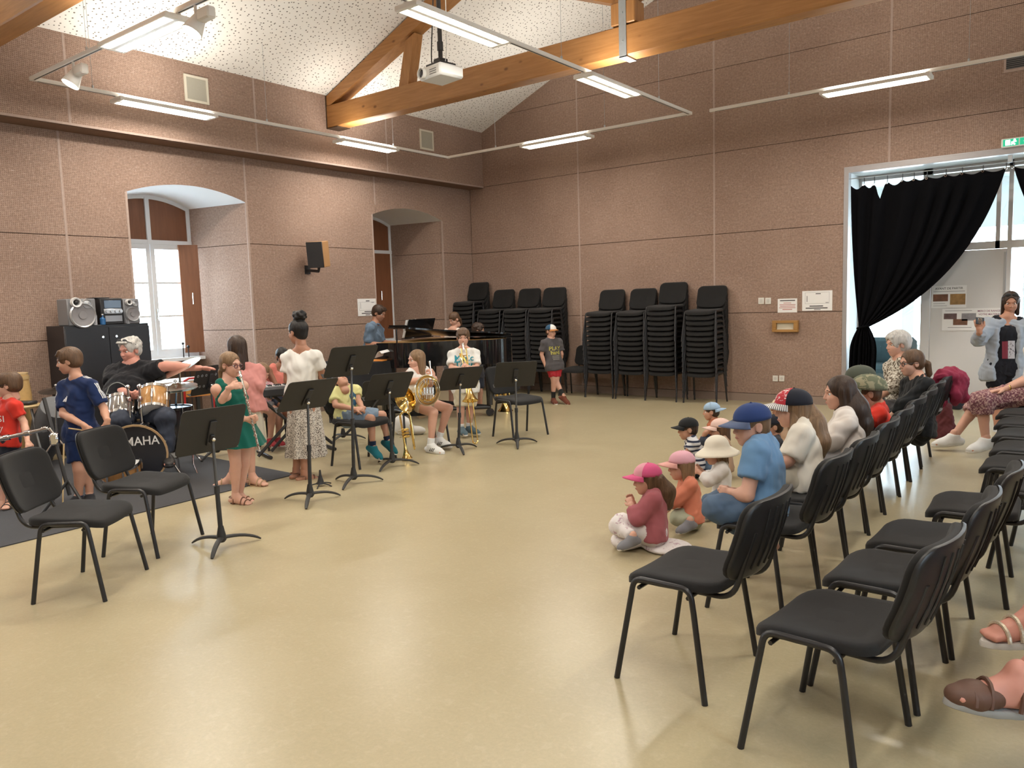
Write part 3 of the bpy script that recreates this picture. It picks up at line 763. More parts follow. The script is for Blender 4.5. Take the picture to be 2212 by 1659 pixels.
# ================================================================ PEOPLE ENGINE (implicit surfaces -> meshes)
class Vol:
    def __init__(s, lo, hi, vox):
        s.v = vox; s.lo = np.array(lo, float)-3*vox; s.n = np.ceil((np.array(hi, float)+3*vox-s.lo)/vox).astype(int)+1
        s.f = np.full(tuple(s.n), .25, np.float32)
        s.ax = [s.lo[i]+vox*np.arange(s.n[i]) for i in range(3)]
    def blk(s, lo, hi, m):
        a = np.maximum(0, np.floor((np.array(lo)-m-s.lo)/s.v).astype(int)); b = np.minimum(s.n, np.ceil((np.array(hi)+m-s.lo)/s.v).astype(int)+1)
        if np.any(b <= a): return None, None
        sl = tuple(slice(i, j) for i, j in zip(a, b))
        X, Y, Z = np.meshgrid(*[s.ax[i][sl[i]] for i in range(3)], indexing='ij')
        return sl, np.stack([X, Y, Z], -1)
    def put(s, sl, d, k, op):
        a = s.f[sl]
        if op == 'add':
            if k <= 0: s.f[sl] = np.minimum(a, d)
            else:
                h = np.clip(.5+.5*(d-a)/k, 0, 1); s.f[sl] = d*(1-h)+a*h-k*h*(1-h)
        elif op == 'sub':
            d = -d; h = np.clip(.5-.5*(d-a)/max(k, 1e-5), 0, 1); s.f[sl] = d*(1-h)+a*h+k*h*(1-h)
        elif op == 'int': s.f[sl] = np.maximum(a, d)
    def cap(s, a, b, ra, rb=None, k=.012, n=None, flat=1.0, clips=(), op='add'):
        a = np.asarray(a, float); b = np.asarray(b, float); rb = ra if rb is None else rb; R = max(ra, rb)
        sl, p = s.blk(np.minimum(a, b)-R, np.maximum(a, b)+R, .03+k)
        if sl is None: return s
        ab = b-a; L = ab@ab+1e-12; t = np.clip(((p-a)@ab)/L, 0, 1)
        q = p-(a+t[..., None]*ab)
        if n is not None and flat != 1.0:
            c = q@n; q = q+c[..., None]*n*(1/flat-1)
        d = np.linalg.norm(q, axis=-1)-(ra+(rb-ra)*t)
        if flat != 1.0: d = d*(.5+.5*flat)
        for pt, nn in clips: d = np.maximum(d, (p-np.asarray(pt))@np.asarray(nn))
        s.put(sl, d.astype(np.float32), k, op); return s
    def ell(s, c, r, R=None, k=.012, op='add', clips=()):
        c = np.asarray(c, float); r = np.asarray(r, float) if hasattr(r, '__len__') else np.array([r]*3, float); m = r.max()
        sl, p = s.blk(c-m, c+m, .03+k)
        if sl is None: return s
        q = p-c
        if R is not None: q = q@R
        k0 = np.linalg.norm(q/r, axis=-1); k1 = np.linalg.norm(q/(r*r), axis=-1)+1e-9
        d = k0*(k0-1)/k1
        for pt, nn in clips: d = np.maximum(d, (p-np.asarray(pt))@np.asarray(nn))
        s.put(sl, d.astype(np.float32), k, op); return s
    def cut(s, pt, nn):      # keep (p-pt).n <= 0 everywhere
        X, Y, Z = np.meshgrid(*s.ax, indexing='ij'); pt = np.asarray(pt); nn = np.asarray(nn)
        s.f = np.maximum(s.f, ((X-pt[0])*nn[0]+(Y-pt[1])*nn[1]+(Z-pt[2])*nn[2]).astype(np.float32)); return s
    def nets(s):
        f = s.f; f[0] = f[-1] = .2; f[:, 0] = f[:, -1] = .2; f[:, :, 0] = f[:, :, -1] = .2
        ins = f < 0
        c = sum(ins[i:ins.shape[0]-1+i, j:ins.shape[1]-1+j, k:ins.shape[2]-1+k].astype(np.int8) for i in (0, 1) for j in (0, 1) for k in (0, 1))
        I, J, K = np.nonzero((c > 0) & (c < 8))
        if len(I) == 0: return np.zeros((0, 3)), np.zeros((0, 4), int)
        acc = np.zeros((len(I), 3)); cnt = np.zeros(len(I))
        for ax in range(3):
            for o1 in (0, 1):
                for o2 in (0, 1):
                    o = [0, 0, 0]; o[(ax+1) % 3] = o1; o[(ax+2) % 3] = o2; e = list(o); e[ax] = 1
                    f0 = f[I+o[0], J+o[1], K+o[2]]; f1 = f[I+e[0], J+e[1], K+e[2]]; m = (f0 < 0) != (f1 < 0)
                    t = np.where(m, f0/(f0-f1+1e-12), 0)
                    P = np.array(o, float)[None].repeat(len(I), 0); P[:, ax] = t
                    acc += P*m[:, None]; cnt += m
        V = s.lo+(np.stack([I, J, K], 1)+acc/np.maximum(cnt, 1)[:, None])*s.v
        idx = np.full(tuple(np.array(f.shape)-1), -1, np.int64); idx[I, J, K] = np.arange(len(I))
        F = []
        for ax in range(3):
            u, w = (ax+1) % 3, (ax+2) % 3
            a = [slice(None)]*3; b = [slice(None)]*3; a[ax] = slice(0, -1); b[ax] = slice(1, None)
            d = ins[tuple(a)] != ins[tuple(b)]
            E = np.nonzero(d); E = list(E)
            ok = (E[u] > 0) & (E[w] > 0); E = [x[ok] for x in E]
            def cell(du, dw):
                q = list(E); q = [x.copy() for x in q]; q[u] -= du; q[w] -= dw; return idx[q[0], q[1], q[2]]
            Q = np.stack([cell(1, 1), cell(0, 1), cell(0, 0), cell(1, 0)], 1)
            s0 = ins[E[0], E[1], E[2]]
            Q = np.where(s0[:, None], Q, Q[:, ::-1]); F.append(Q)
        F = np.concatenate(F); F = F[(F >= 0).all(1)]
        return V, F
def smooth_mesh(V, F, it=1, lam=.5):
    for _ in range(it):
        acc = np.zeros_like(V); cnt = np.zeros(len(V))
        for i in range(4):
            a, b = F[:, i], F[:, (i+1) % 4]
            np.add.at(acc, a, V[b]); np.add.at(acc, b, V[a]); np.add.at(cnt, a, 1); np.add.at(cnt, b, 1)
        V = V*(1-lam)+lam*acc/np.maximum(cnt, 1)[:, None]
    return V
def wrinkle(V, F, amp, seed=0.0):
    n = np.cross(V[F[:, 2]]-V[F[:, 0]], V[F[:, 3]]-V[F[:, 1]]); N = np.zeros_like(V)
    for i in range(4): np.add.at(N, F[:, i], n)
    N /= np.linalg.norm(N, axis=1)[:, None]+1e-12
    w = np.zeros(len(V)); r = np.random.RandomState(int(abs(seed)*10) % 9999)
    for lam in (.16, .11, .075, .05):
        d, e = r.normal(size=3), r.normal(size=3); d[2] *= .55; d /= np.linalg.norm(d); e /= np.linalg.norm(e)
        w += np.sin(2*np.pi*(V@d)/lam+r.uniform(0, 6)+2.2*np.sin(2*np.pi*(V@e)/(lam*1.9)))*(lam/.16)**.6
    return V+N*((w+.55)*amp)[:, None]
def npmesh(name, V, F, m):
    me = bpy.data.meshes.new(name); nf = len(F)
    me.vertices.add(len(V)); me.vertices.foreach_set('co', np.ascontiguousarray(V, np.float32).ravel())
    me.loops.add(nf*4); me.loops.foreach_set('vertex_index', np.ascontiguousarray(F, np.int32).ravel())
    me.polygons.add(nf); me.polygons.foreach_set('loop_start', np.arange(nf, dtype=np.int32)*4)
    me.polygons.foreach_set('use_smooth', np.ones(nf, bool)); me.update(calc_edges=True)
    if m: me.materials.append(m)
    return me
def skin(name, col):
    return mat('skin_'+name, col, .5, spec=.35, var=.10, vscale=14, sub=.08)
SK = {'fair': skin('fair', (.60, .34, .25)), 'mid': skin('mid', (.50, .27, .185)), 'tan': skin('tan', (.42, .21, .135)), 'brown': skin('brown', (.27, .125, .075)), 'rosy': skin('rosy', (.58, .27, .21))}
def hairmat(name, c1, c2):
    g = NG('hair_'+name); p = g.objc()
    a = g.noise(g.mapping(p, (70, 70, 7)), 1.0, 4, .6, .8)
    g.col(g.ramp(a, [(.3, c1), (.7, c2)])); g.rough(.45); g.b.inputs['Specular IOR Level'].default_value = .35; g.bump(a, .6, .006); return g.m
HR = {'black': hairmat('black', (.006, .005, .005), (.02, .016, .014)), 'dark': hairmat('dark', (.022, .013, .009), (.06, .034, .022)), 'brown': hairmat('brown', (.06, .032, .017), (.14, .078, .042)),
      'light': hairmat('light', (.13, .075, .038), (.27, .165, .088)), 'grey': hairmat('grey', (.34, .33, .31), (.62, .60, .57)), 'auburn': hairmat('auburn', (.07, .027, .014), (.15, .06, .032))}
def fabric(name, col, var=.06, bump=.35, rough=.9):
    return mat('cloth_'+name, col, rough, spec=.2, sheen=.1, var=var, vscale=9, bump=bump, bscale=26)
M_EYEW = mat('eye_white', (.72, .70, .68), .3); M_IRIS = mat('iris', (.05, .03, .02), .2); M_LIP = mat('lips', (.42, .16, .13), .5); M_BROW = mat('brow_hair', (.05, .03, .02), .8)
def rot_axis(v, ax, a):
    ax = np.asarray(ax, float); ax = ax/np.linalg.norm(ax); v = np.asarray(v, float)
    return v*math.cos(a)+np.cross(ax, v)*math.sin(a)+ax*(ax@v)*(1-math.cos(a))
UPW = np.array([0, 0, 1.0])
def unit(v): v = np.asarray(v, float); return v/(np.linalg.norm(v)+1e-12)
def yawdir(deg):
    """0 = towards the camera, 90 = picture right, -90 = picture left, 180 = away; horizontal"""
    a = math.radians(deg); v = AX[0]*math.sin(a)-AX[2]*math.cos(a); v = np.array([v[0], v[1], 0]); return unit(v)
class Person:
    def __init__(s, label, dep, h, skin='fair', group=None, vox=.010, base=None):
        s.dep, s.h, s.sk, s.vox = dep, h, SK[skin], vox; s.label = label
        s.J = {}; s.bodyparts = []; s.group = group; s.base = base
        s.root = None; s.meshes = {}
    def px(s, u, v, d=0.0): return atd(u, v, s.dep+d)
    def P(s, p): return s.px(*p) if isinstance(p, tuple) else np.asarray(p, float)
    def torso(s, neck, pelvis, face, sw=1.0, hw=1.0, lean_lat=None):
        """neck, pelvis: px tuples; face: yaw degrees of the chest"""
        h = s.h; s.neck, s.pel = s.P(neck), s.P(pelvis); s.face = yawdir(face); s.spine = unit(s.neck-s.pel)
        s.fw = unit(s.face-s.spine*(s.face@s.spine)); s.lat = np.cross(s.spine, s.fw)   # person's left
        if lean_lat is not None: s.lat = unit(s.P(lean_lat[0])-s.P(lean_lat[1])); s.fw = np.cross(s.lat, s.spine)
        s.sh = {'L': s.neck+s.lat*.103*h*sw-s.spine*.042*h, 'R': s.neck-s.lat*.103*h*sw-s.spine*.042*h}
        s.hip = {'L': s.pel+s.lat*.05*h*hw, 'R': s.pel-s.lat*.05*h*hw}; s.sw, s.hw = sw, hw
        s.chest = s.neck-s.spine*.115*h
        return s
    def arm(s, side, elbow=None, wrist=None, hand=None, palm=None, curl=.5, spread=.3):
        sg = 1 if side == 'L' else -1; sh = s.sh[side]
        e = s.P(elbow) if elbow is not None else sh+(-s.spine*.175+s.lat*sg*.03)*s.h
        w = s.P(wrist) if wrist is not None else e+(-UPW*.15+s.fw*.02)*s.h
        s.J['e'+side], s.J['w'+side] = e, w
        hd = unit(hand) if hand is not None else unit(w-e)
        pn = np.asarray(palm, float) if palm is not None else -s.lat*sg
        pn = unit(pn-hd*(pn@hd)); s.J['h'+side] = (hd, pn, curl, spread, sg); return s
    def leg(s, side, knee, ankle, toe=None):
        s.J['k'+side], s.J['a'+side] = s.P(knee), s.P(ankle)
        s.J['t'+side] = unit(toe) if toe is not None else s.face; return s
    def head(s, c, hh, yaw, pitch=0.0, roll=0.0):
        """c centre of the head (px), hh chin-to-crown height, yaw as for yawdir, pitch>0 looks up"""
        s.hc = s.P(c); s.hh = hh; f = yawdir(yaw); r = np.cross(f, UPW)
        f = rot_axis(f, r, math.radians(pitch)); u = np.cross(r, f)
        if roll: r = rot_axis(r, f, math.radians(roll)); u = rot_axis(u, f, math.radians(roll))
        s.HR = np.stack([r, f, u], 1); return s
    def H(s, x, y, z): return s.hc+s.HR@(np.array([x, y, z], float)*s.hh)
    # ---------------------------------------------------------------- body mesh
    def build(s, hands=True, feet=('L', 'R'), legs=('L', 'R'), fat=1.0, belly=0.0, chestw=1.0, ears=True, facevis=True):
        h = s.h; loc = s.base if s.base is not None else None
        pts = [s.neck, s.pel, s.sh['L'], s.sh['R']]+[s.J[k] for k in s.J if k[0] in 'ewka']+[s.hc]
        if loc is None:
            m = np.array(pts); loc = np.array([s.pel[0], s.pel[1], 0.0])
        s.loc = np.asarray(loc, float)
        s.root = thing('person', s.label, 'person', s.loc, 0, s.group)
        lo = np.min(pts, 0)-.16*h; hi = np.max(pts, 0)+.16*h
        v = Vol(lo, hi, s.vox); f = fat
        s.fat = f; s.belly = belly
        v.cap(s.pel, s.chest, .074*h*f, .088*h*f*chestw, .02, s.fw, .68)
        if belly: v.ell(s.pel+s.spine*.10*h+s.fw*.03*h, (.10*h*f, .085*h*f+belly, .12*h*f), np.stack([s.lat, s.fw, s.spine], 1), .03)
        v.cap(s.sh['L'], s.sh['R'], .034*h*f, .034*h*f, .03)
        for sd in 'LR': v.cap(s.neck+s.spine*.018*h, s.sh[sd]+s.spine*.012*h, .030*h, .022*h, .03)
        v.cap(s.hip['L'], s.hip['R'], .062*h*f, .062*h*f, .03, s.fw, .85)
        hb = s.H(0, -.10, -.28)
        v.cap(s.neck-s.spine*.02*h, hb, .033*h*f**.5, .030*h*f**.5, .02)
        for sd in ('L', 'R'):
            if 'e'+sd in s.J:
                e, w = s.J['e'+sd], s.J['w'+sd]
                v.cap(s.sh[sd], e, .031*h*f, .0235*h*f, .02); v.cap(e, e+(w-e)*.35, .024*h*f, .0245*h*f, .012); v.cap(e+(w-e)*.35, w, .0245*h*f, .0165*h, .012)
            if sd in legs and 'k'+sd in s.J:
                k, a = s.J['k'+sd], s.J['a'+sd]
                v.cap(s.hip[sd], k, .054*h*f, .035*h*f**.5, .025); v.cap(k, a, .034*h*f**.5, .0215*h, .015)
                bk = unit((k-a)); back = unit(np.cross(np.cross(bk, s.J['t'+sd]), bk))*-1
                v.cap(k+(a-k)*.18-s.J['t'+sd]*.008*h, k+(a-k)*.45-s.J['t'+sd]*.006*h, .030*h, .026*h, .02)
        V, F = v.nets(); V = smooth_mesh(V, F, 1, .4)
        parts = [(V, F)]
        # head
        hh = s.hh; q = Vol(s.hc-.72*hh, s.hc+.72*hh, hh/(40 if facevis else 26)); R = s.HR; S_ = lambda *r: np.array(r)*hh
        q.ell(s.H(0, -.07, .13), S_(.335, .415, .37), R, .01)
        q.ell(s.H(0, .10, -.16), S_(.275, .285, .335), R, .05*hh)
        q.ell(s.H(0, .235, -.40), S_(.10, .09, .085), R, .10*hh)
        q.cap(s.H(0, -.12, -.25), s.H(0, -.14, -.55), .205*hh, .21*hh, .05*hh)
        if facevis:
            q.ell(s.H(0, .33, .09), S_(.22, .06, .05), R, .08*hh)
            for sx in (-1, 1):
                q.ell(s.H(sx*.14, .245, -.13), S_(.10, .09, .09), R, .08*hh)
                q.ell(s.H(sx*.145, .405, -.005), S_(.08, .075, .042), R, .04*hh, 'sub')
            q.cap(s.H(0, .365, .03), s.H(0, .425, -.125), .030*hh, .050*hh, .04*hh)
            for sx in (-1, 1): q.ell(s.H(sx*.045, .395, -.145), S_(.034, .04, .03), R, .02*hh)
            q.ell(s.H(0, .355, -.255), S_(.095, .045, .028), R, .03*hh); q.ell(s.H(0, .345, -.305), S_(.085, .045, .030), R, .03*hh)
        if ears:
            for sx in (-1, 1):
                q.ell(s.H(sx*.335, -.04, -.03), S_(.035, .095, .135), R, .02*hh); q.ell(s.H(sx*.375, -.015, -.02), S_(.025, .05, .08), R, .02*hh, 'sub')
        parts.append(q.nets())
        if hands:
            for sd in ('L', 'R'):
                if 'h'+sd in s.J: parts.append(s._hand(sd))
        for sd in feet:
            if 'a'+sd in s.J and sd in legs: parts.append(s._foot(sd))
        o = 0; VV = []; FF = []
        for V, F in parts:
            VV.append(V); FF.append(F+o); o += len(V)
        V = np.concatenate(VV); F = np.concatenate(FF)
        mobj('body', npmesh('body', V-s.loc, F, s.sk), s.root)
        if facevis:
            for sx in (-1, 1):
                e = MB().ell(s.H(sx*.142, .287, -.002)-s.loc, .052*hh, 12, 8, None).obj('eye', M_EYEW, s.root)
                MB().ell(s.H(sx*.142, .310, -.004)-s.loc, .0345*hh, 10, 8).obj('iris', M_IRIS, e)
                MB().tube([s.H(sx*.06, .372, .098)-s.loc, s.H(sx*.145, .368, .118)-s.loc, s.H(sx*.23, .305, .09)-s.loc], [.012*hh, .016*hh, .009*hh], 6).obj('eyebrow', M_BROW, s.root)
            MB().tube([s.H(-.085, .355, -.282)-s.loc, s.H(-.03, .394, -.272)-s.loc, s.H(.03, .394, -.272)-s.loc, s.H(.085, .355, -.282)-s.loc], [.006*hh, .020*hh, .020*hh, .006*hh], 8).obj('mouth', M_LIP, s.root)
        return s
    def _hand(s, sd):
        hd, pn, curl, spread, sg = s.J['h'+sd]; w = s.J['w'+sd]; L = .098*s.h
        side = np.cross(pn, hd)*sg*-1          # towards the thumb
        # thumb side: for a left hand palm facing normal pn
        v = Vol(w-1.25*L, w+1.25*L, max(.0032, L/34))
        r = L*.075
        v.cap(w-hd*.12*L, w+hd*.12*L, .0165*s.h, .016*s.h, .006)
        v.cap(w+hd*.08*L, w+hd*.42*L, .17*L, .21*L, .01, pn, .48)
        for i, (o, ln) in enumerate(((.165, .46), (.055, .50), (-.055, .46), (-.16, .37))):
            b = w+hd*.46*L+side*o*L; d = unit(hd+side*o*spread*1.2)
            ax = np.cross(d, pn); d1 = rot_axis(d, ax, -curl*.7) if (rot_axis(d, ax, -.3)@pn) > (rot_axis(d, ax, .3)@pn) else rot_axis(d, ax, curl*.7)
            sgn = -1 if (rot_axis(d, ax, -.3)@pn) > (rot_axis(d, ax, .3)@pn) else 1
            p1 = b+d1*ln*.45*L; d2 = rot_axis(d, ax, sgn*curl*1.7); p2 = p1+d2*ln*.32*L; d3 = rot_axis(d, ax, sgn*curl*2.4); p3 = p2+d3*ln*.23*L
            v.cap(b-hd*.1*L, p1, r*1.05, r, .003); v.cap(p1, p2, r, r*.92, .003); v.cap(p2, p3, r*.92, r*.78, .003)
        tb = w+hd*.13*L+side*.13*L; t1 = tb+unit(hd*.7+side*.75+pn*.25)*.26*L; t2 = t1+unit(hd*.95+side*.25+pn*(.2+curl*.6))*.26*L
        v.cap(tb, t1, r*1.35, r*1.15, .008); v.cap(t1, t2, r*1.12, r*.85, .003)
        return v.nets()
    def _foot(s, sd):
        a = s.J['a'+sd]; t = s.J['t'+sd]; h = s.h; L = .15*h; up = UPW-t*(t@UPW); up = unit(up)
        v = Vol(a-L*1.1, a+L*1.1, .006)
        heel = a-t*.20*L-up*.22*L; ball = a+t*.52*L-up*.26*L; toe = a+t*.74*L-up*.29*L
        v.cap(a+UPW*.02*h, a-up*.1*L, .0225*h, .024*h, .01); v.cap(heel, ball, .145*L, .16*L, .02, up, .75); v.cap(a-up*.05*L+t*.1*L, ball, .15*L, .12*L, .03)
        side = np.cross(up, t)
        for i, o in enumerate((-.13, -.065, 0, .065, .12)):
            v.cap(ball+side*o*L, toe+side*o*L*1.05+t*(.03-.25*abs(o-.0)**1)*L, .05*L, .045*L, .01)
        v.cut(a-up*.37*L, -up)
        return v.nets()
    # ---------------------------------------------------------------- clothes
    def _vol(s, extra=.0):
        pts = [s.neck, s.pel, s.sh['L'], s.sh['R']]+[s.J[k] for k in s.J if k[0] in 'ewka']
        return Vol(np.min(pts, 0)-.17*s.h-extra, np.max(pts, 0)+.17*s.h+extra, s.vox)
    def _emit(s, v, name, m, sm=1):
        V, F = v.nets()
        if len(V) == 0: return None
        V = smooth_mesh(V, F, sm, .4); V = wrinkle(V, F, .0036*s.h/1.4, len(name)*1.7+s.h*9); s.meshes[name] = (V, F)
        return mobj(name, npmesh(name, V-s.loc, F, m), s.root)
    def top(s, m, sleeve=.55, hem=.06, loose=.010, neck=.048, name='shirt', flare=0.0, strap=False, sleevefl=0.0, vneck=0.0):
        """sleeve in arm lengths (1 elbow, 2 wrist), hem below pelvis as a fraction of h"""
        h, f, e = s.h, s.fat, loose; v = s._vol()
        bot = s.pel-s.spine*hem*h
        hc = [(bot, -s.spine)]
        v.cap(s.pel-s.spine*.08*h, s.chest, (.080+flare)*h*f+e, .090*h*f+e, .02, s.fw, .70, hc)
        if s.belly: v.ell(s.pel+s.spine*.10*h+s.fw*.03*h, (.10*h*f+e, .085*h*f+s.belly+e, .13*h*f), np.stack([s.lat, s.fw, s.spine], 1), .03)
        v.cap(s.hip['L']+s.spine*.01*h, s.hip['R']+s.spine*.01*h, (.062+flare)*h*f+e, None, .06, s.fw, .80, hc); v.cap(s.hip['L']-s.spine*.06*h, s.hip['R']-s.spine*.06*h, (.062+flare)*h*f+e, None, .06, s.fw, .80, hc)
        if not strap:
            v.cap(s.sh['L'], s.sh['R'], .036*h*f+e*.5, None, .03)
            for sd in 'LR': v.cap(s.neck+s.spine*.010*h, s.sh[sd]+s.spine*.010*h, .030*h+e*.6, .026*h+e*.6, .03)
        else:
            for q in (-1, 1): v.cap(s.neck+s.lat*q*.062*h-s.spine*.01*h, s.chest+s.lat*q*.06*h, .036*h+e*.3, .05*h, .02, s.fw, .9)
        if sleeve > 0:
            for sd in ('L', 'R'):
                if 'e'+sd not in s.J: continue
                sh, el, wr = s.sh[sd], s.J['e'+sd], s.J['w'+sd]
                t = min(1.0, sleeve); end = sh+(el-sh)*t; d = unit(el-sh)
                v.cap(sh, sh+(el-sh)*min(1, t+.12), .034*h*f+e*.8, (.030+sleevefl)*h*f+e*1.3, .02, clips=[(end, d)] if sleeve <= 1 else ())
                if sleeve > 1:
                    t = sleeve-1; end = el+(wr-el)*t; d = unit(wr-el); v.cap(el, el+(wr-el)*min(1, t+.1), .030*h*f+e, .023*h*f+e, .012, clips=[(end, d)])
        v.ell(s.neck+s.spine*.042*h+s.fw*(.012+vneck*.3)*h, (neck*h*1.15, neck*h+vneck*.5*h, .050*h+vneck*h*.6), np.stack([s.lat, s.fw, s.spine], 1), .008, 'sub')
        v.cut(bot, -s.spine)
        return s._emit(v, name, m)
    def bottoms(s, m, length=.6, loose=.012, name='shorts', waist=.05, flare=.0, legs=('L', 'R')):
        h, f, e = s.h, s.fat, loose; v = s._vol(); top = s.pel+s.spine*waist*h
        v.cap(s.pel-s.spine*.02*h, s.pel+s.spine*.08*h, .078*h*f+e*.8, .076*h*f+e*.6, .02, s.fw, .70, [(top, s.spine)])
        v.cap(s.hip['L'], s.hip['R'], .064*h*f+e, None, .03, s.fw, .88, [(top, s.spine)])
        for sd in legs:
            if 'k'+sd not in s.J: continue
            hp, k, a = s.hip[sd], s.J['k'+sd], s.J['a'+sd]
            t = min(1, length); d = unit(k-hp)
            v.cap(hp, hp+(k-hp)*min(1, t+.15), .057*h*f+e, (.044+flare)*h*f**.5+e, .02, clips=[(hp+(k-hp)*t, d)] if length <= 1 else ())
            if length > 1:
                t = length-1; d = unit(a-k); v.cap(k, k+(a-k)*min(1, t+.1), .040*h+e, (.030+flare)*h+e*.8, .015, clips=[(k+(a-k)*t, d)])
        return s._emit(v, name, m)
    def skirt(s, m, hemz, r0=None, r1=.16, pleats=16, amp=.012, name='skirt', waist=.06, shift=(0, 0, 0), nz=12):
        """free hanging skirt from the waist to height hemz"""
        h = s.h; r0 = r0 or .078*h*s.fat+.012; c0 = s.pel+s.spine*waist*h; c1 = np.array([s.pel[0], s.pel[1], hemz])+np.array(shift); n = 64
        P = []
        for i in range(nz+1):
            t = i/nz; c = c0*(1-t)+c1*t; row = []
            e = t**.75
            for k in range(n):
                a = 2*math.pi*k/n; r = r0*(1-e)+r1*e+amp*t*math.sin(pleats*a+1.5*math.sin(3*a))
                row.append(c+(s.lat*math.cos(a)*r*1.05+np.cross(UPW, s.lat)*math.sin(a)*r*(.78+.1*t))-s.loc)
            P.append(row)
        P2 = [[c_+(p-c_)*.985 for p in row] for row, c_ in ((r, np.mean(r, 0)) for r in P)][::-1]
        mb = MB().grid(P, True); mb.grid(P2, True); mb.grid([P[-1], P2[0]], True)
        return mb.obj(name, m, s.root, 70)
    def shoes(s, m, sole=None, sides=('L', 'R'), name='shoe', stripes=None):
        h = s.h
        for sd in sides:
            if 'a'+sd not in s.J: continue
            a = s.J['a'+sd]; t = s.J['t'+sd]; L = .158*h; up = unit(UPW-t*(t@UPW))
            v = Vol(a-L*1.15, a+L*1.15, .007)
            heel = a-t*.20*L-up*.20*L; ball = a+t*.50*L-up*.26*L; toe = a+t*.68*L-up*.28*L
            v.cap(a+up*.0*L, a-up*.12*L, .19*L, .20*L, .01, clips=[(a+up*.06*L, up)]); v.cap(heel, ball, .17*L, .19*L, .02, up, .85); v.cap(ball, toe, .19*L, .15*L, .02, up, .8); v.cap(a-up*.06*L+t*.12*L, ball, .17*L, .15*L, .03)
            v.cut(a-up*.36*L, -up); V, F = v.nets(); so = mobj(name, npmesh(name, V-s.loc, F, m), s.root)
            sm = sole or mat('sole_white', (.75, .74, .72), .6)
            v = Vol(a-L*1.15, a+L*1.15, .007)
            v.cap(heel, ball, .185*L, .205*L, .01, up, .9); v.cap(ball, toe, .205*L, .165*L, .01, up, .9); v.cut(a-up*.30*L, up); v.cut(a-up*.40*L, -up)
            V, F = v.nets(); mobj('sole', npmesh('sole', V-s.loc, F, sm), so)
            if stripes:
                sv = np.cross(up, t)
                for q in (-1, 1):
                    for k in range(3):
                        c = a+t*(.16+.10*k)*L-up*.15*L+sv*q*.205*L
                        MB().tube([c-up*.09*L-t*.06*L, c+up*.05*L+t*.02*L-sv*q*.02*L], .012*L*2, 5).obj('stripe', stripes, so) if False else MB().tube([c-up*.10*L-t*.06*L-s.loc, c+up*.05*L+t*.02*L-sv*q*.03*L-s.loc], .022*L, 6).obj('stripe', stripes, so)
        return s
    def socks(s, m, sides=('L', 'R'), top=.25):
        h = s.h
        for sd in sides:
            if 'a'+sd not in s.J: continue
            k, a = s.J['k'+sd], s.J['a'+sd]; b = a+(k-a)*top; v = Vol(np.minimum(a, b)-.05*h, np.maximum(a, b)+.05*h, .006)
            v.cap(a, b+(k-a)*.1, .026*h, .031*h, .01, clips=[(b, unit(k-a))]); V, F = v.nets(); mobj('sock', npmesh('sock', V-s.loc, F, m), s.root)
        return s
    def sandals(s, m, sole=None, sides=('L', 'R'), straps=3):
        h = s.h
        for sd in sides:
            if 'a'+sd not in s.J: continue
            a = s.J['a'+sd]; t = s.J['t'+sd]; L = .15*h; up = unit(UPW-t*(t@UPW)); sv = np.cross(up, t)
            P = []
            for k in range(24):
                q = 2*math.pi*k/24; x = .30*L+.56*L*math.cos(q); w = (.17 if math.cos(q) < 0 else .20)*L; P.append((x, w*math.sin(q)))
            m1 = MB(); n = 24
            rows = [[a+t*x*k+sv*y*k-up*(z) -s.loc for x, y in P] for z, k in ((.36*L, 1.0), (.44*L, 1.0))]
            rows = [[a+t*(.30*L+(x-.30*L)*k)+sv*y*k-up*z-s.loc for x, y in P] for z, k in ((.35*L, 1.0), (.37*L, 1.03), (.43*L, 1.03), (.44*L, 1.0))]
            m1.grid(rows, True); m1.add(rows[0], [tuple(range(n))]); m1.add(rows[-1], [tuple(range(n))[::-1]])
            so = m1.obj('sandal', sole or m, s.root, 40)
            for x, r, hgt in [(.60, .215, .17), (.40, .205, .24), (.02, .195, .36)][:straps]:
                c = a+t*x*L-up*.33*L
                MB().tube([c+sv*math.cos(q)*r*L+up*math.sin(q)*hgt*L*1.25-s.loc for q in np.linspace(0, math.pi, 9)], .030*L, 6).obj('strap', m, so)
            c = a-t*.10*L-up*.06*L
            MB().tube([c+sv*math.cos(q)*.17*L+t*math.sin(q)*.19*L-s.loc for q in np.linspace(0, 2*math.pi, 15)[:-1]], .022*L, 6, closed=True).obj('strap', m, so)
        return s
    # ---------------------------------------------------------------- hair and headgear (head units)
    def hair(s, m, style='short', length=.6, bang=.20, vol=.05, side=0.0, tail=None, fringe=True):
        hh = s.hh; m = HR[m]; R = s.HR; S_ = lambda *r: np.array(r)*hh; q = Vol(s.hc-(.8+length)*hh, s.hc+1.15*hh, hh/30)
        q.ell(s.H(0, -.08, .14), S_(.335+vol, .415+vol, .37+vol), R, .01)
        if style in ('short', 'curly', 'messy', 'bob', 'long', 'tied'):
            q.ell(s.H(0, -.20, -.06), S_(.31+vol, .26+vol, .30), R, .06*hh)
        if style in ('bob', 'long'):
            n = 7
            for i in range(n):
                a = math.pi*(-.5+i/(n-1))*1.12+math.pi; x = math.sin(a)*.30; y = -.08+math.cos(a)*.29
                q.cap(s.H(x, y, .1), s.H(x*1.10, y*1.02-.02, -length), .12*hh, .085*hh, .05*hh)
        # open the face
        q.ell(s.H(0, .46, -.20), S_(.27, .38, bang+.20), R, .03*hh, 'sub')
        q.ell(s.H(0, .30, -.42), S_(.285, .34, .42), R, .03*hh, 'sub')
        if style in ('short', 'tied', 'curly', 'messy'):
            for sx in (-1, 1): q.ell(s.H(sx*.36, .05, -.14), S_(.10, .16, .20), R, .03*hh, 'sub')
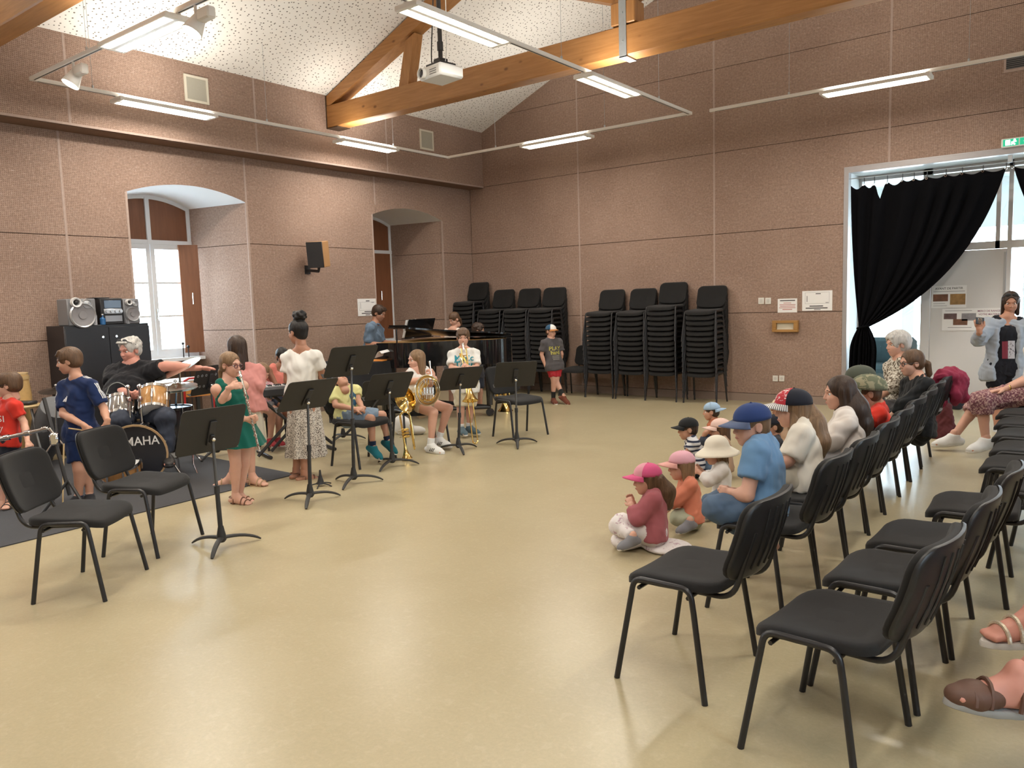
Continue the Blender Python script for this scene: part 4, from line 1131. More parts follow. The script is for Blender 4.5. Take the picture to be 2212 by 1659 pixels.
        if fringe and bang > 0 and style in ('short', 'messy', 'curly'):
            for i in range(6):
                x = -.24+.48*i/5; q.cap(s.H(x*.8, .22, .42), s.H(x+side, .36-.25*x*x*4*.25, bang+.04), .07*hh, .045*hh, .03*hh)
        if style in ('curly', 'messy'):
            rs = random.Random(hash(s.label) % 1000)
            for i in range(46 if style == 'curly' else 22):
                a = rs.uniform(0, 2*math.pi); z = rs.uniform(-.25, 1); c = math.sqrt(max(0, 1-z*z)); p = (.36*c*math.cos(a), -.08+.44*c*math.sin(a), .14+.40*z)
                if p[1] > .18 and p[2] < .34: continue
                q.ell(s.H(*p), .085*hh, None, .03*hh)
        if style == 'bun':
            q.ell(s.H(0, -.22, .66), S_(.25, .25, .23), R, .02*hh)
            for i in range(16):
                a = i*2.4; zz = -.16+.32*i/15; rr_ = .24*math.sqrt(max(.1, 1-(zz/.24)**2)); q.ell(s.H(rr_*math.cos(a), -.22+rr_*math.sin(a), .66+zz), .085*hh, None, .015*hh)
            q.ell(s.H(0, -.22, -.10), S_(.28, .24, .28), R, .05*hh)
        if tail is not None:   # list of head-unit points with radii
            for (p0, r0), (p1, r1) in zip(tail[:-1], tail[1:]): q.cap(s.H(*p0), s.H(*p1), r0*hh, r1*hh, .03*hh)
        V, F = q.nets(); V = smooth_mesh(V, F, 1, .5); s.meshes['hair'] = (V, F)
        return mobj('hair', npmesh('hair', V-s.loc, F, m), s.root)
    def strands(s, m, pts, name='hair_length', k=.02):
        """extra hair masses in px or world: list of (point, radius)"""
        P = [(s.P(p), r) for p, r in pts]; A = np.array([p for p, r in P]); mr = max(r for p, r in P)
        q = Vol(A.min(0)-mr-.02, A.max(0)+mr+.02, .008)
        for (a, ra), (b, rb) in zip(P[:-1], P[1:]): q.cap(a, b, ra, rb, k)
        V, F = q.nets(); V = smooth_mesh(V, F, 1, .5); return mobj(name, npmesh(name, V-s.loc, F, HR[m]), s.root)
    def cap_hat(s, m, mb=None, yaw=0.0, tilt=0.0, brim=.42, front=None, size=1.0, button=True):
        """baseball cap in head units; yaw turns the brim, tilt>0 raises it"""
        hh = s.hh; c, sn = math.cos(math.radians(yaw)), math.sin(math.radians(yaw)); ct, st = math.cos(math.radians(tilt)), math.sin(math.radians(tilt))
        def T(x, y, z):
            y, z = y*ct-z*st, y*st+z*ct; x, y = x*c-y*sn, x*sn+y*c
            return s.H(x, y-.06, z+.17)-s.loc
        rx, ry, rz = .40*size, .475*size, .40*size; root = None
        n, k = 28, 9
        def crown(a0, a1, off):
            P = []
            for j in range(k+1):
                ph = math.pi/2*j/k; row = []
                for i in range(n+1):
                    a = a0+(a1-a0)*i/n; seam = 1+off
                    row.append(T(rx*seam*math.cos(ph)*math.cos(a), ry*seam*math.cos(ph)*math.sin(a), rz*seam*(math.sin(ph)**.85)-.03))
                P.append(row)
            return MB().grid(P)
        cr = crown(0, 2*math.pi, 0.0); lo = []
        for i in range(n+1):
            a = 2*math.pi*i/n; lo.append(T(rx*.97*math.cos(a), ry*.97*math.sin(a), -.035))
        co = cr.obj('cap', m, s.root, 60)
        co.modifiers.new('thickness', 'SOLIDIFY').thickness = .006*size
        if front is not None: crown(math.radians(40), math.radians(140), .012).obj('cap_front_panel', front, co, 60)
        B = []
        for j in range(6):
            t = j/5; row = []
            for i in range(17):
                a = math.radians(33+114*i/16); r = 1+t*(brim/ry)*math.sin((i/16)*math.pi)**.55
                x, y = rx*math.cos(a)*(1+.04*t), ry*math.sin(a)*r
                row.append(T(x, y, -.03-.10*t*0-.16*(x/rx)**2*t-.05*t))
            B.append(row)
        bo = MB().grid(B).obj('brim', mb or m, co, 60); bo.modifiers.new('thickness', 'SOLIDIFY').thickness = .005
        if button: MB().ell(T(0, 0, rz-.03), .025*hh, 8, 6).obj('cap_button', m, co)
        return co
    def glasses(s, m, r=.085):
        g = MB()
        for sx in (-1, 1):
            g.tube([s.H(sx*.15+r*1.15*math.cos(a), .405, -.005+r*math.sin(a))-s.loc for a in np.linspace(0, 2*math.pi, 15)[:-1]], .014*s.hh, 5, closed=True)
            g.tube([s.H(sx*.25, .40, .01)-s.loc, s.H(sx*.355, .10, .03)-s.loc, s.H(sx*.36, -.10, .0)-s.loc], .010*s.hh, 5)
        g.tube([s.H(-.055, .41, .01)-s.loc, s.H(.055, .41, .01)-s.loc], .010*s.hh, 5)
        return g.obj('glasses', m, s.root)
    def sunglasses_up(s, m):
        g = MB()
        for sx in (-1, 1):
            g.ell(s.H(sx*.15, .27, .44)-s.loc, np.array([.13, .05, .09])*s.hh, 12, 8, s.HR)
            g.tube([s.H(sx*.26, .25, .42)-s.loc, s.H(sx*.38, .0, .25)-s.loc, s.H(sx*.39, -.12, .10)-s.loc], .016*s.hh, 5)
        g.tube([s.H(-.06, .31, .45)-s.loc, s.H(.06, .31, .45)-s.loc], .016*s.hh, 5)
        return g.obj('sunglasses', m, s.root)
    def bvh(s, name):
        V, F = s.meshes[name]; return BVHTree.FromPolygons([tuple(v) for v in V], [tuple(map(int, f)) for f in F])
    def decal(s, shirt, parent, c, fw, polys, size, m, name='print', right=None, lift=.003):
        """flat print: list of 2D polygons projected on a garment along -fw, centred at world point c"""
        fw = unit(fw); r = unit(right) if right is not None else unit(np.cross(UPW, fw)); u = np.cross(fw, r); B = s.bvh(shirt)
        mb = MB()
        for V2, F2 in polys:
            V = []; ok = True
            for x, y in V2:
                p = c+r*x*size+u*y*size
                h = B.ray_cast(Vector(p+fw*.3), Vector(-fw), .6)
                V.append((np.array(h[0])+fw*lift if h[0] is not None else p)-s.loc)
            mb.add(V, F2)
        return mb.obj(name, m, parent if parent is not None else s.root, 60)
def text_polys(txt, bold=0.0):
    cu = bpy.data.curves.new('t', 'FONT'); cu.body = txt; cu.size = 1.0; cu.align_x = 'CENTER'; cu.align_y = 'CENTER'; cu.offset = bold; cu.resolution_u = 3
    o = bpy.data.objects.new('t', cu); COL.objects.link(o); dg = bpy.context.evaluated_depsgraph_get(); me = o.evaluated_get(dg).to_mesh()
    V = [(v.co.x, v.co.y) for v in me.vertices]; F = [tuple(p.vertices) for p in me.polygons]
    o.evaluated_get(dg).to_mesh_clear(); bpy.data.objects.remove(o); bpy.data.curves.remove(cu); return (V, F)
def rectp(x0, y0, x1, y1, n=4):
    V = []; F = []
    for j in range(2):
        for i in range(n+1): V.append((x0+(x1-x0)*i/n, y1 if j else y0))
    for i in range(n): F.append((i, i+1, n+2+i, n+1+i))
    return (V, F)
# ================================================================ THINGS ON WALLS AND CEILING
class Th:
    def __init__(s, name, label, cat, loc, group=None):
        s.loc = np.asarray(loc, float); s.root = thing(name, label, cat, s.loc, 0, group)
    def p(s, name, mb, m, par=None, ang=40):
        mb.V = [tuple(np.array(v)-s.loc) for v in mb.V]; return mb.obj(name, m, par if par is not None else s.root, ang)
def quad_at(mb, c, r, u, w, h, d=0.0):
    c = np.asarray(c, float); return mb.add([c-r*w/2-u*h/2, c+r*w/2-u*h/2, c+r*w/2+u*h/2, c-r*w/2+u*h/2], [(0, 1, 2, 3)])
# square wall grilles on the bulkhead
for (a, b), lab in ((((396, 160), (450, 226)), 'large cream square speaker grille on the upper wall above the arched window'), (((905, 278), (936, 326)), 'small cream square speaker grille on the upper wall near the room corner')):
    A, B = onx(*a, XU), onx(*b, XU); y0, y1 = A[1], B[1]; z1 = A[2]; z0 = z1-(y1-y0); y0, y1 = sorted((y0, y1)); zc, yc, w = (z0+z1)/2, (y0+y1)/2, .33
    t = Th('wall_grille', lab, 'wall speaker', (XU, yc, zc), 'square wall grilles')
    m = MB()
    for s_ in (-1, 1):
        m.bb((XU, yc-w/2, zc+s_*w/2-(.03 if s_ > 0 else 0)), (XU+.02, yc+w/2, zc+s_*w/2+(.03 if s_ < 0 else 0)))
        m.bb((XU, yc+s_*w/2-(.03 if s_ > 0 else 0), zc-w/2+.0295), (XU+.0195, yc+s_*w/2+(.03 if s_ < 0 else 0), zc+w/2-.0295))
    t.p('frame', m, mat('cream_plastic', (.62, .58, .48), .5))
    t.p('mesh_face', MB().bb((XU, yc-w/2+.028, zc-w/2+.028), (XU+.012, yc+w/2-.028, zc+w/2-.028)), mat('grille_cloth', (.36, .34, .28), .8, var=.2, vscale=300))
# ventilation grille, upper right of the gable wall
vx0, vz0 = ony(2168, 155, YB)[0], ony(2168, 155, YB)[2]; vz1 = ony(2168, 125, YB)[2]
t = Th('ventilation_grille', 'dark slatted ventilation grille high on the gable wall', 'vent', (vx0+.35, YB, (vz0+vz1)/2))
m = MB(); m.bb((vx0, YB-.012, vz0-.02), (vx0+.7, YB, vz0+.015)); m.bb((vx0, YB-.012, vz1+.01), (vx0+.7, YB, vz1+.04)); m.bb((vx0, YB-.0115, vz0+.014), (vx0+.025, YB, vz1+.011)); m.bb((vx0+.675, YB-.0115, vz0+.014), (vx0+.7, YB, vz1+.011))
t.p('frame', m, M_STRIP); t.p('back_plate', MB().bb((vx0+.02, YB-.003, vz0), (vx0+.68, YB, vz1+.02)), M_BLKPL)
for k in range(8):
    z = vz0+.02+(vz1-vz0)*k/7.5; t.p('slat', MB().bb((vx0+.02, YB-.010, z), (vx0+.68, YB-.003, z+.006)), mat('slat_grey', (.16, .15, .14), .5))
# emergency exit sign above the doorway
ea = ony(2168, 305, YB); ex0 = ea[0]; ez1 = ony(2168, 304, YB)[2]; ez0 = ony(2168, 322, YB)[2]+.02; ew = .34
t = Th('exit_sign', 'lit green emergency exit sign with running figure and down arrow', 'exit sign', (ex0+ew/2, YB, ez0))
M_EXG = mat('exit_green', (.01, .25, .13), .4, emit=(.01, .45, .24), es=.8); M_EXW = mat('exit_white', (.9, 1, .95), .4, emit=(.8, 1, .9), es=1.6)
t.p('housing', MB().bb((ex0-.02, YB-.06, ez0-.012), (ex0+ew+.02, YB, ez1+.012), .006), M_WHITE)
for k in (0, 1):
    t.p('green_panel', MB().bb((ex0+k*(ew/2+.004), YB-.064, ez0), (ex0+k*(ew/2+.004)+ew/2-.008, YB-.058, ez1)), M_EXG)
hz = ez1-ez0; cx = ex0+ew*.25; ar = MB(); cx2 = ex0+ew*.75
ar.prism([(ez0+hz*.12, cx2), (ez0+hz*.5, cx2+.045), (ez0+hz*.5, cx2+.018), (ez0+hz*.88, cx2+.018), (ez0+hz*.88, cx2-.018), (ez0+hz*.5, cx2-.018), (ez0+hz*.5, cx2-.045)], 1, YB-.067, YB-.064); t.p('down_arrow', ar, M_EXW)
rf = MB(); rf.bb((cx-.06, YB-.067, ez0+hz*.1), (cx-.01, YB-.064, ez0+hz*.9)); t.p('door_symbol', rf, M_EXW)
rf = MB(); rf.tube([(cx+.03, YB-.066, ez0+hz*.62), (cx+.02, YB-.066, ez0+hz*.4), (cx+.04, YB-.066, ez0+hz*.12)], .010, 6); rf.tube([(cx+.02, YB-.066, ez0+hz*.4), (cx-.0, YB-.066, ez0+hz*.15)], .009, 6); rf.tube([(cx+.0, YB-.066, ez0+hz*.5), (cx+.055, YB-.066, ez0+hz*.6)], .008, 6); rf.ell((cx+.035, YB-.066, ez0+hz*.82), .013, 8, 6)
t.p('running_figure', rf, M_EXW)
# paper notices on the gable wall: printed lines as thin ink strips
M_PAPER = mat('paper', (.78, .77, .76), .7, var=.02); M_INK = mat('ink_black', (.06, .055, .06), .8); M_INKR = mat('ink_red', (.42, .12, .10), .8); M_INKG = mat('ink_grey', (.32, .31, .32), .8); M_INKV = mat('ink_plum', (.22, .07, .13), .8)
def notice(c, r, n, w, h, label, group, lines=(), box=None, title=None, pics=()):
    """c centre on wall, r right dir, n normal towards viewer; lines: (x0,x1,y,thick,mat) in unit square"""
    c = np.asarray(c, float); r = unit(r); n = unit(n); u = np.cross(n, r)*1.0
    if u[2] < 0: u = -u
    t = Th('notice', label, 'notice', c, group); R = np.stack([r, n, u], 1)
    t.p('sheet', MB().box(c+n*.002, (w, .002, h), R), M_PAPER, None, 0)
    for x0, x1, y, th, mm in lines:
        t.p('print_line', MB().box(c+r*((x0+x1)/2-.5)*w+u*(y-.5)*h+n*.0034, ((x1-x0)*w, .0006, th*h), R), mm, None, 0)
    if box:
        x0, x1, y0, y1, mm = box
        for a, b, y in ((x0, x1, y0), (x0, x1, y1)): t.p('print_line', MB().box(c+r*((a+b)/2-.5)*w+u*(y-.5)*h+n*.0034, ((b-a)*w, .0006, .012*h), R), mm, None, 0)
        for x in (x0, x1): t.p('print_line', MB().box(c+r*(x-.5)*w+u*((y0+y1)/2-.5)*h+n*.0034, (.008*w, .0006, (y1-y0)*h), R), mm, None, 0)
    for x0, x1, y0, y1, mm in pics: t.p('printed_photo', MB().box(c+r*((x0+x1)/2-.5)*w+u*((y0+y1)/2-.5)*h+n*.0036, ((x1-x0)*w, .0008, (y1-y0)*h), R), mm, None, 0)
    if title:
        for txt, x, y, sz, mm in title:
            V2, F2 = text_polys(txt, .012); p0 = c+r*(x-.5)*w+u*(y-.5)*h+n*.0042
            t.p('lettering', MB().add([p0+r*a*sz+u*b*sz for a, b in V2], F2), mm, None, 0)
    return t
RX = np.array([1.0, 0, 0]); NY = np.array([0, -1.0, 0])
def wall_rect(u0, v0, u1, v1, y=YB):
    A, B = ony(u0, v0, y), ony(u1, v1, y); C, D = ony(u1, v0, y), ony(u0, v1, y)
    return (A+B+C+D)/4, (abs(C[0]-A[0])+abs(B[0]-D[0]))/2, (abs(A[2]-D[2])+abs(C[2]-B[2]))/2
c, w, h = wall_rect(1680, 645, 1722, 675); notice(c, RX, NY, w, h, 'small white notice with red and black lines, beside the light switches', 'notices on the gable wall', [(.12, .9, .86, .07, M_INK), (.3, .7, .68, .04, M_INKR), (.1, .92, .56, .04, M_INKR), (.12, .9, .45, .04, M_INKR), (.08, .92, .34, .04, M_INKR), (.25, .75, .22, .05, M_INKR)])
c, w, h = wall_rect(1733, 628, 1798, 671); notice(c, RX, NY, w, h, 'larger white notice with a room plan, beside the doorway curtain', 'notices on the gable wall', [(.45, .62, .85, .04, M_INK), (.15, .18, .6, .3, M_INKG), (.78, .88, .4, .04, M_INKG), (.25, .7, .23, .05, M_INK), (.12, .85, .13, .05, M_INK), (.4, .62, .05, .03, M_INK)], (.1, .9, .36, .92, M_INKG))
A, B = onx(772, 645, XL), onx(812, 682, XL); c = (A+B)/2; c[0] = XL+.004
notice(c, np.array([0, 1.0, 0]), np.array([1.0, 0, 0]), .40, .28, 'white notice with a room plan on the wall behind the pianist', None, [(.45, .65, .87, .05, M_INK), (.15, .17, .6, .35, M_INKG), (.75, .9, .78, .05, M_INKG), (.35, .85, .25, .05, M_INK), (.2, .9, .15, .05, M_INK), (.4, .65, .06, .04, M_INK)], (.08, .95, .33, .80, M_INKG))
M_PIC1 = mat('photo_brown', (.16, .07, .04), .5, var=.7, vscale=16); M_PIC2 = mat('photo_floor', (.30, .17, .06), .5, var=.7, vscale=14); M_PIC3 = mat('photo_plum', (.12, .07, .07), .5, var=.7, vscale=16); M_PIC4 = mat('photo_grey', (.25, .24, .26), .5, var=.7, vscale=14)
c, w, h = wall_rect(2012, 617, 2088, 665, YP-.035); notice(c, RX, NY, w, h, 'white poster with two brown photos on the white door', 'posters on the white door', [(.06, .95, .74, .025, M_INKG), (.06, .4, .2, .02, M_INKG), (.06, .45, .1, .02, M_INKG)], None, [('AVANT DE PARTIR', .5, .87, .040, M_INK)], [(.05, .48, .30, .62, M_PIC1), (.54, .97, .14, .62, M_PIC2)])
c, w, h = wall_rect(2035, 666, 2166, 714, YP-.035); notice(c, RX, NY, w, h, 'wide white poster with three photos on the white door', 'posters on the white door', [(.05, .5, .9, .025, M_INKG), (.1, .5, .14, .025, M_INKG)], None, [('MERCI DE RANGER', .79, .87, .033, M_INKV), ('VOTRE MATERIEL', .79, .72, .033, M_INKV), ('A LA', .79, .56, .033, M_INKV), ('BONNE PLACE', .79, .42, .033, M_INKV)], [(.03, .25, .52, .78, M_PIC3), (.33, .57, .45, .78, M_PIC4), (.19, .43, .25, .52, M_PIC1)])
# light switches and sockets
def plate(u0, v0, u1, v1, name, label, group, sock):
    c, w, h = wall_rect(u0, v0, u1, v1); t = Th(name, label, 'switch' if not sock else 'socket', c, group)
    t.p('plate', MB().box(c+NY*.005, (w*.95, .01, h*.98), None, .003), mat('switch_plastic', (.70, .68, .63), .4))
    t.p('insert', MB().cyl(c+NY*.009, c+NY*.012, .022, n=14) if sock else MB().box(c+NY*.011, (w*.5, .006, h*.55), None, .002), mat('switch_insert', (.58, .56, .52), .4))
plate(1638, 643, 1651, 657, 'light_switch', 'cream light switch to the left of its twin above the wooden box', 'light switches', False); plate(1653, 643, 1666, 657, 'light_switch', 'cream light switch closest to the small red-lined notice', 'light switches', False)
plate(1669, 811, 1681, 824, 'wall_socket', 'pale wall socket with grey insert low on the wall', 'wall sockets', True); plate(1683, 811, 1695, 824, 'wall_socket', 'plain pale wall socket next to the grey one', 'wall sockets', True)
# wooden box with slot
c, w, h = wall_rect(1671, 692, 1726, 717); t = Th('wooden_box', 'small wooden frame box with pale insert under the notices', 'box', c)
M_BOXW = wood_mat('box_wood', (.30, .15, .04), (.40, .21, .06), False, 0)
for a, b, cc, d in ((-.5, .5, -.5, -.28), (-.5, .5, .28, .5), (-.5, -.34, -.28, .28), (.34, .5, -.28, .28)): t.p('frame_side', MB().bb(c+np.array([a*w, -.07, cc*h]), c+np.array([b*w, 0, d*h]), .004), M_BOXW)
t.p('insert', MB().bb(c+np.array([-.34*w, -.03, -.28*h]), c+np.array([.34*w, 0, .28*h])), mat('pale_insert', (.62, .58, .46), .6))
# wall loudspeaker
P0 = onx(662, 552, XL); sc_ = P0+np.array([.28, 0, 0]); t = Th('wall_loudspeaker', 'black and tan loudspeaker on a bracket between the windows', 'loudspeaker', (XL, P0[1], P0[2]))
R = rotz(math.radians(-62)) @ np.array([[math.cos(.12), 0, math.sin(.12)], [0, 1, 0], [-math.sin(.12), 0, math.cos(.12)]])
t.p('cabinet', MB().box(sc_, (.24, .25, .38), R, .006), mat('speaker_veneer', (.42, .23, .10), .5, var=.15, vscale=8))
t.p('grille', MB().box(sc_+R@np.array([.125, 0, 0]), (.02, .25, .38), R, .006), M_BLKPL)
m = MB(); m.tube([sc_+np.array([0, 0, -.19]), sc_+np.array([-.02, 0, -.25]), (XL, P0[1], P0[2]-.22)], .022, 10); m.bb((XL, P0[1]-.05, P0[2]-.28), (XL+.012, P0[1]+.05, P0[2]-.15)); t.p('bracket', m, M_BLACK)
# ceiling projector
pc = atd(953, 160, 7.6); t = Th('ceiling_projector', 'white projector hanging from a black pole under the sloped ceiling', 'projector', pc)
ld_ = unit((-AX[0]*.72-AX[2]*.69)*np.array([1, 1, 0])); R = np.stack([np.cross(-ld_, [0, 0, 1.0]), -ld_, np.array([0, 0, 1.0])], 1)     # lens looks along local -y
M_PROJ = mat('projector_white', (.74, .74, .72), .35)
bd = t.p('body', MB().box(pc, (.34, .30, .115), R, .02), M_PROJ)
lp = pc+R@np.array([-.09, -.155, -.005]); Rl = R@np.array([[1, 0, 0], [0, 0, -1.0], [0, 1.0, 0]])
t.p('lens_ring', MB().lathe([(.0, -.02), (.048, -.02), (.052, .03), (.044, .032), (.040, .005), (.0, .005)], 20, lp, Rl), M_PROJ)
t.p('lens', MB().lathe([(.0, .022), (.03, .016), (.040, .008)], 16, lp, Rl), mat('lens_glass', (.02, .02, .03), .05))
for k in range(3): t.p('vent_slot', MB().box(pc+R@np.array([.06, -.152, -.03+k*.02]), (.10, .004, .006), R), mat('vent_dark', (.18, .18, .18), .6), bd)
m = MB(); m.box(pc+np.array([0, 0, .075]), (.22, .20, .03), R, .004); m.box(pc+np.array([0, 0, .11]), (.10, .10, .06), R, .004); t.p('mount_plate', m, M_BLACK)
px_, py_ = pc[0], pc[1]; t.p('pole', MB().cyl(pc+np.array([0, 0, .12]), (px_, py_, roof(px_)+.02), .022, n=12), M_BLACK); t.p('pole_collar', MB().cyl(pc+np.array([0, 0, .22]), pc+np.array([0, 0, .30]), .030, n=12), M_BLACK)
t.p('cable', MB().tube(bez([pc+np.array([-.10, 0, .06]), pc+np.array([-.20, .02, .25]), pc+np.array([.02, 0, .5]), (px_-.03, py_, roof(px_)+.01)], 14), .006, 6), M_BLKPL); t.p('cable', MB().tube(bez([pc+np.array([.06, 0, .10]), pc+np.array([.12, .02, .4]), (px_+.03, py_, roof(px_)+.01)], 12), .004, 6), mat('cable_white', (.6, .6, .58), .5))
# ---- curtains in the doorway
M_CURT = mat('black_velvet', (.0035, .0035, .0045), .95, spec=.06, bump=.2, bscale=60)
YCU = YB+.03
def cz(u, v): q = ony(u, v, YCU); return q
t = Th('curtain_wire', 'taut steel curtain wire across the top of the doorway', 'curtain rail', ((DX0+DX1)/2, YCU, 3.16))
wl, wm = cz(1843, 386), cz(2182, 350); wr_ = np.array([DX1-.03, YCU, wm[2]+.0])
t.p('wire', MB().tube([np.array([DX0+.03, YCU, wl[2]]), wm, wr_], .006, 6), M_STEEL); t.p('centre_bracket', MB().box(wm+np.array([0, 0, .04]), (.05, .03, .09), None, .004), M_STEEL)
def curtain(mir, label):
    xm_ = wm[0]
    def X(p): p = np.array(p, float); return np.array([2*xm_-p[0], p[1], p[2]]) if mir else p
    t = Th('curtain', label, 'curtain', X((cz(1865, 705)[0], YCU, 0)), 'black doorway curtains')
    n, k = 72, 40; tie = cz(1866, 706); tl, tr = cz(1838, 398), cz(2174, 358)
    hooks = [cz(u, v) for u, v in ((1838, 396), (1867, 392), (1889, 391), (1917, 388), (1950, 383), (1975, 381), (2003, 378), (2044, 372), (2079, 368), (2124, 362), (2174, 356))]
    hs_ = [(h[0]-tl[0])/(tr[0]-tl[0]) for h in hooks]
    rows = []
    for j in range(k+1):
        tt = j/k; row = []
        for i in range(n+1):
            s_ = i/n; top = tl+(tr-tl)*s_
            seg = max(0, min(len(hs_)-2, next((q for q in range(len(hs_)-1) if hs_[q+1] >= s_), 0))); f = (s_-hs_[seg])/max(1e-6, hs_[seg+1]-hs_[seg])
            sag = .05*math.sin(math.pi*min(1, max(0, f)))*(1.2 if seg < 4 else .7)
            if seg == 2: sag = .02+.20*math.exp(-((f-.45)/.22)**2)
            top = top-np.array([0, 0, .02+sag])
            g = tie+np.array([(s_-.5)*.13, 0, 0.0])
            ctrl = np.array([tl[0]+(tr[0]-tl[0])*s_*.80+.02, top[1], tie[2]+(tl[2]-tie[2])*(.45-.16*s_)])
            if tt < .999:
                p = top*(1-tt)**2+2*ctrl*tt*(1-tt)+g*tt*tt
            else: p = g
            amp = .05*(1-.55*tt)*min(1, tt*6+.2); p = p+np.array([.25*amp*math.sin(s_*60), amp*math.sin(s_*46+2*math.sin(s_*9)), 0])
            row.append(p)
        rows.append(row)
    bl_, br_ = cz(1837, 800), cz(1885, 800)
    zend = .35
    for j in range(1, 17):
        tt = j/16; row = []
        for i in range(n+1):
            s_ = i/n; e = (1-(1-min(1, tt*2.2))**2)
            xg = (s_-.5)*(.13+.22*e); p = np.array([tie[0]+xg-.02*tt, YCU, tie[2]*(1-tt)+zend*tt])
            p[1] += (.022+.035*e)*math.sin(s_*46+2*math.sin(s_*9)); row.append(p)
        rows.append(row)
    rows = [[X(p) for p in r] for r in rows]
    if mir: rows = [r[::-1] for r in rows]
    o = t.p('cloth', MB().grid(rows), M_CURT, None, 80); o.modifiers.new('thickness', 'SOLIDIFY').thickness = .006
    t.p('tie_band', MB().tube([X(tie+np.array([.085*math.cos(a), .06*math.sin(a), .02*math.cos(a)])) for a in np.linspace(0, 2*math.pi, 17)[:-1]], .014, 6, closed=True), M_CURT)
    for h in hooks[1:]:
        h = X(h); z0 = h[2]-.03; f = abs(h[0]-DX0)/(wm[0]-DX0) if not mir else abs(DX1-h[0])/(DX1-wm[0]); zw = wl[2]+(wm[2]-wl[2])*f
        t.p('hook', MB().tube([(h[0], YCU, z0), (h[0], YCU, zw)], .005, 5), M_BLACK); t.p('eyelet', MB().tube([(h[0]+.012*math.cos(a), YCU-.05, z0-.02+.012*math.sin(a)) for a in np.linspace(0, 2*math.pi, 9)[:-1]], .004, 5, closed=True), M_CHROME)
curtain(False, 'black curtain gathered by a tie at the left jamb of the doorway'); curtain(True, 'black curtain gathered at the right jamb of the doorway')
# ================================================================ CABINET, STEREO
M_CABB = mat('cabinet_black', (.014, .014, .017), .35, var=.1)
CX = -9.24; Ca, Cb = onx(139, 704, CX), onx(322, 698, CX); cy0, cy1, cz1 = Ca[1], Cb[1], (Ca[2]+Cb[2])/2
t = Th('cabinet', 'tall black two-door cabinet carrying the stereo', 'cabinet', (XL+.25, (cy0+cy1)/2, 0))
t.p('body', MB().bb((XL+.02, cy0, .0), (CX-.02, cy1, cz1), .004), M_CABB)
for k in (0, 1):
    a = cy0+(cy1-cy0)*k/2; d = t.p('door', MB().bb((CX-.02, a+.003, .04), (CX, a+(cy1-cy0)/2-.003, cz1-.03), .003), M_CABB)
    t.p('lock', MB().cyl((CX, cy0+(cy1-cy0)*(.42 if k == 0 else .58), cz1-.14), (CX+.012, cy0+(cy1-cy0)*(.42 if k == 0 else .58), cz1-.14), .014), M_SILVER, d)
M_SGREY = mat('stereo_grey', (.20, .20, .21), .45); M_SSIL = mat('stereo_silver', (.52, .53, .55), .3, metal=.6)
def hifi_speaker(u0, u1, label):
    A, B = onx(u0, 690, CX+.02), onx(u1, 690, CX+.02); y0, y1 = A[1], B[1]; z0 = cz1; z1 = onx((u0+u1)/2, 645, CX+.02)[2]; w = y1-y0; x1 = CX-.01
    t = Th('stereo_speaker', label, 'speaker', (CX-.13, (y0+y1)/2, z0), 'stereo speakers on the cabinet')
    t.p('box', MB().bb((x1-.26, y0, z0), (x1, y1, z1), .01), M_SGREY)
    c = np.array([x1, (y0+y1)/2, z0+(z1-z0)*.38]); R = np.array([[0, 0, 1.0], [1.0, 0, 0], [0, 1.0, 0]])
    t.p('woofer_ring', MB().lathe([(.30*w, .0), (.46*w, .0), (.47*w, .02), (.43*w, .035), (.38*w, .02), (.34*w, .012)], 24, c, R), M_SSIL)
    t.p('woofer_cone', MB().lathe([(.0, .02), (.14*w, .022), (.15*w, .012), (.39*w, .024)], 24, c, R), mat('cone_grey', (.26, .25, .26), .6))
    c2 = np.array([x1+.01, y0+.28*w, z0+(z1-z0)*.86]); t.p('tweeter_horn', MB().lathe([(.0, .0), (.10*w, .005), (.12*w, .035), (.17*w, .04), (.19*w, .01), (.17*w, -.03)], 18, c2, R), mat('horn_white', (.72, .72, .72), .3))
    t.p('tweeter_dome', MB().ell(c2+np.array([.012, 0, 0]), .09*w, 12, 8), M_BLKPL); c3 = np.array([x1, y0+.68*w, z0+(z1-z0)*.80]); t.p('mid_driver', MB().lathe([(.0, .02), (.13*w, .012), (.16*w, .03), (.19*w, .0)], 18, c3, R), M_SSIL)
hifi_speaker(150, 212, 'silver and grey stereo speaker standing apart from the window'); hifi_speaker(272, 306, 'silver stereo speaker standing against the window light')
A, B = onx(222, 690, CX), onx(270, 690, CX); z1 = onx(245, 644, CX)[2]
t = Th('stereo_unit', 'dark mini stereo unit between the two speakers', 'stereo', (CX-.15, (A[1]+B[1])/2, cz1)); y0, y1 = A[1], B[1]; x1 = CX-.03; hh_ = z1-cz1
t.p('body', MB().bb((x1-.30, y0, cz1), (x1, y1, z1), .008), M_BLKPL); t.p('top_lid', MB().bb((x1-.28, y0-.03, z1), (x1-.05, y1-.12, z1+.012), .004), M_BLKPL)
t.p('display', MB().bb((x1, y0+.04, cz1+hh_*.62), (x1+.006, y1-.02, cz1+hh_*.92), .002), mat('display_blue', (.02, .03, .06), .15)); t.p('control_panel', MB().bb((x1, y0+.03, cz1+hh_*.40), (x1+.02, y1-.02, cz1+hh_*.60), .006), M_SSIL)
for k in range(4): yk = y0+.06+(y1-y0-.1)*k/3; t.p('knob', MB().cyl((x1+.02, yk, cz1+hh_*.50), (x1+.045, yk, cz1+hh_*.50), .018, n=14), M_SSIL)
t.p('cassette_bay', MB().bb((x1, y0+.04, cz1+hh_*.10), (x1+.014, y1-.02, cz1+hh_*.34), .004), mat('bay_grey', (.32, .33, .36), .35, metal=.3))
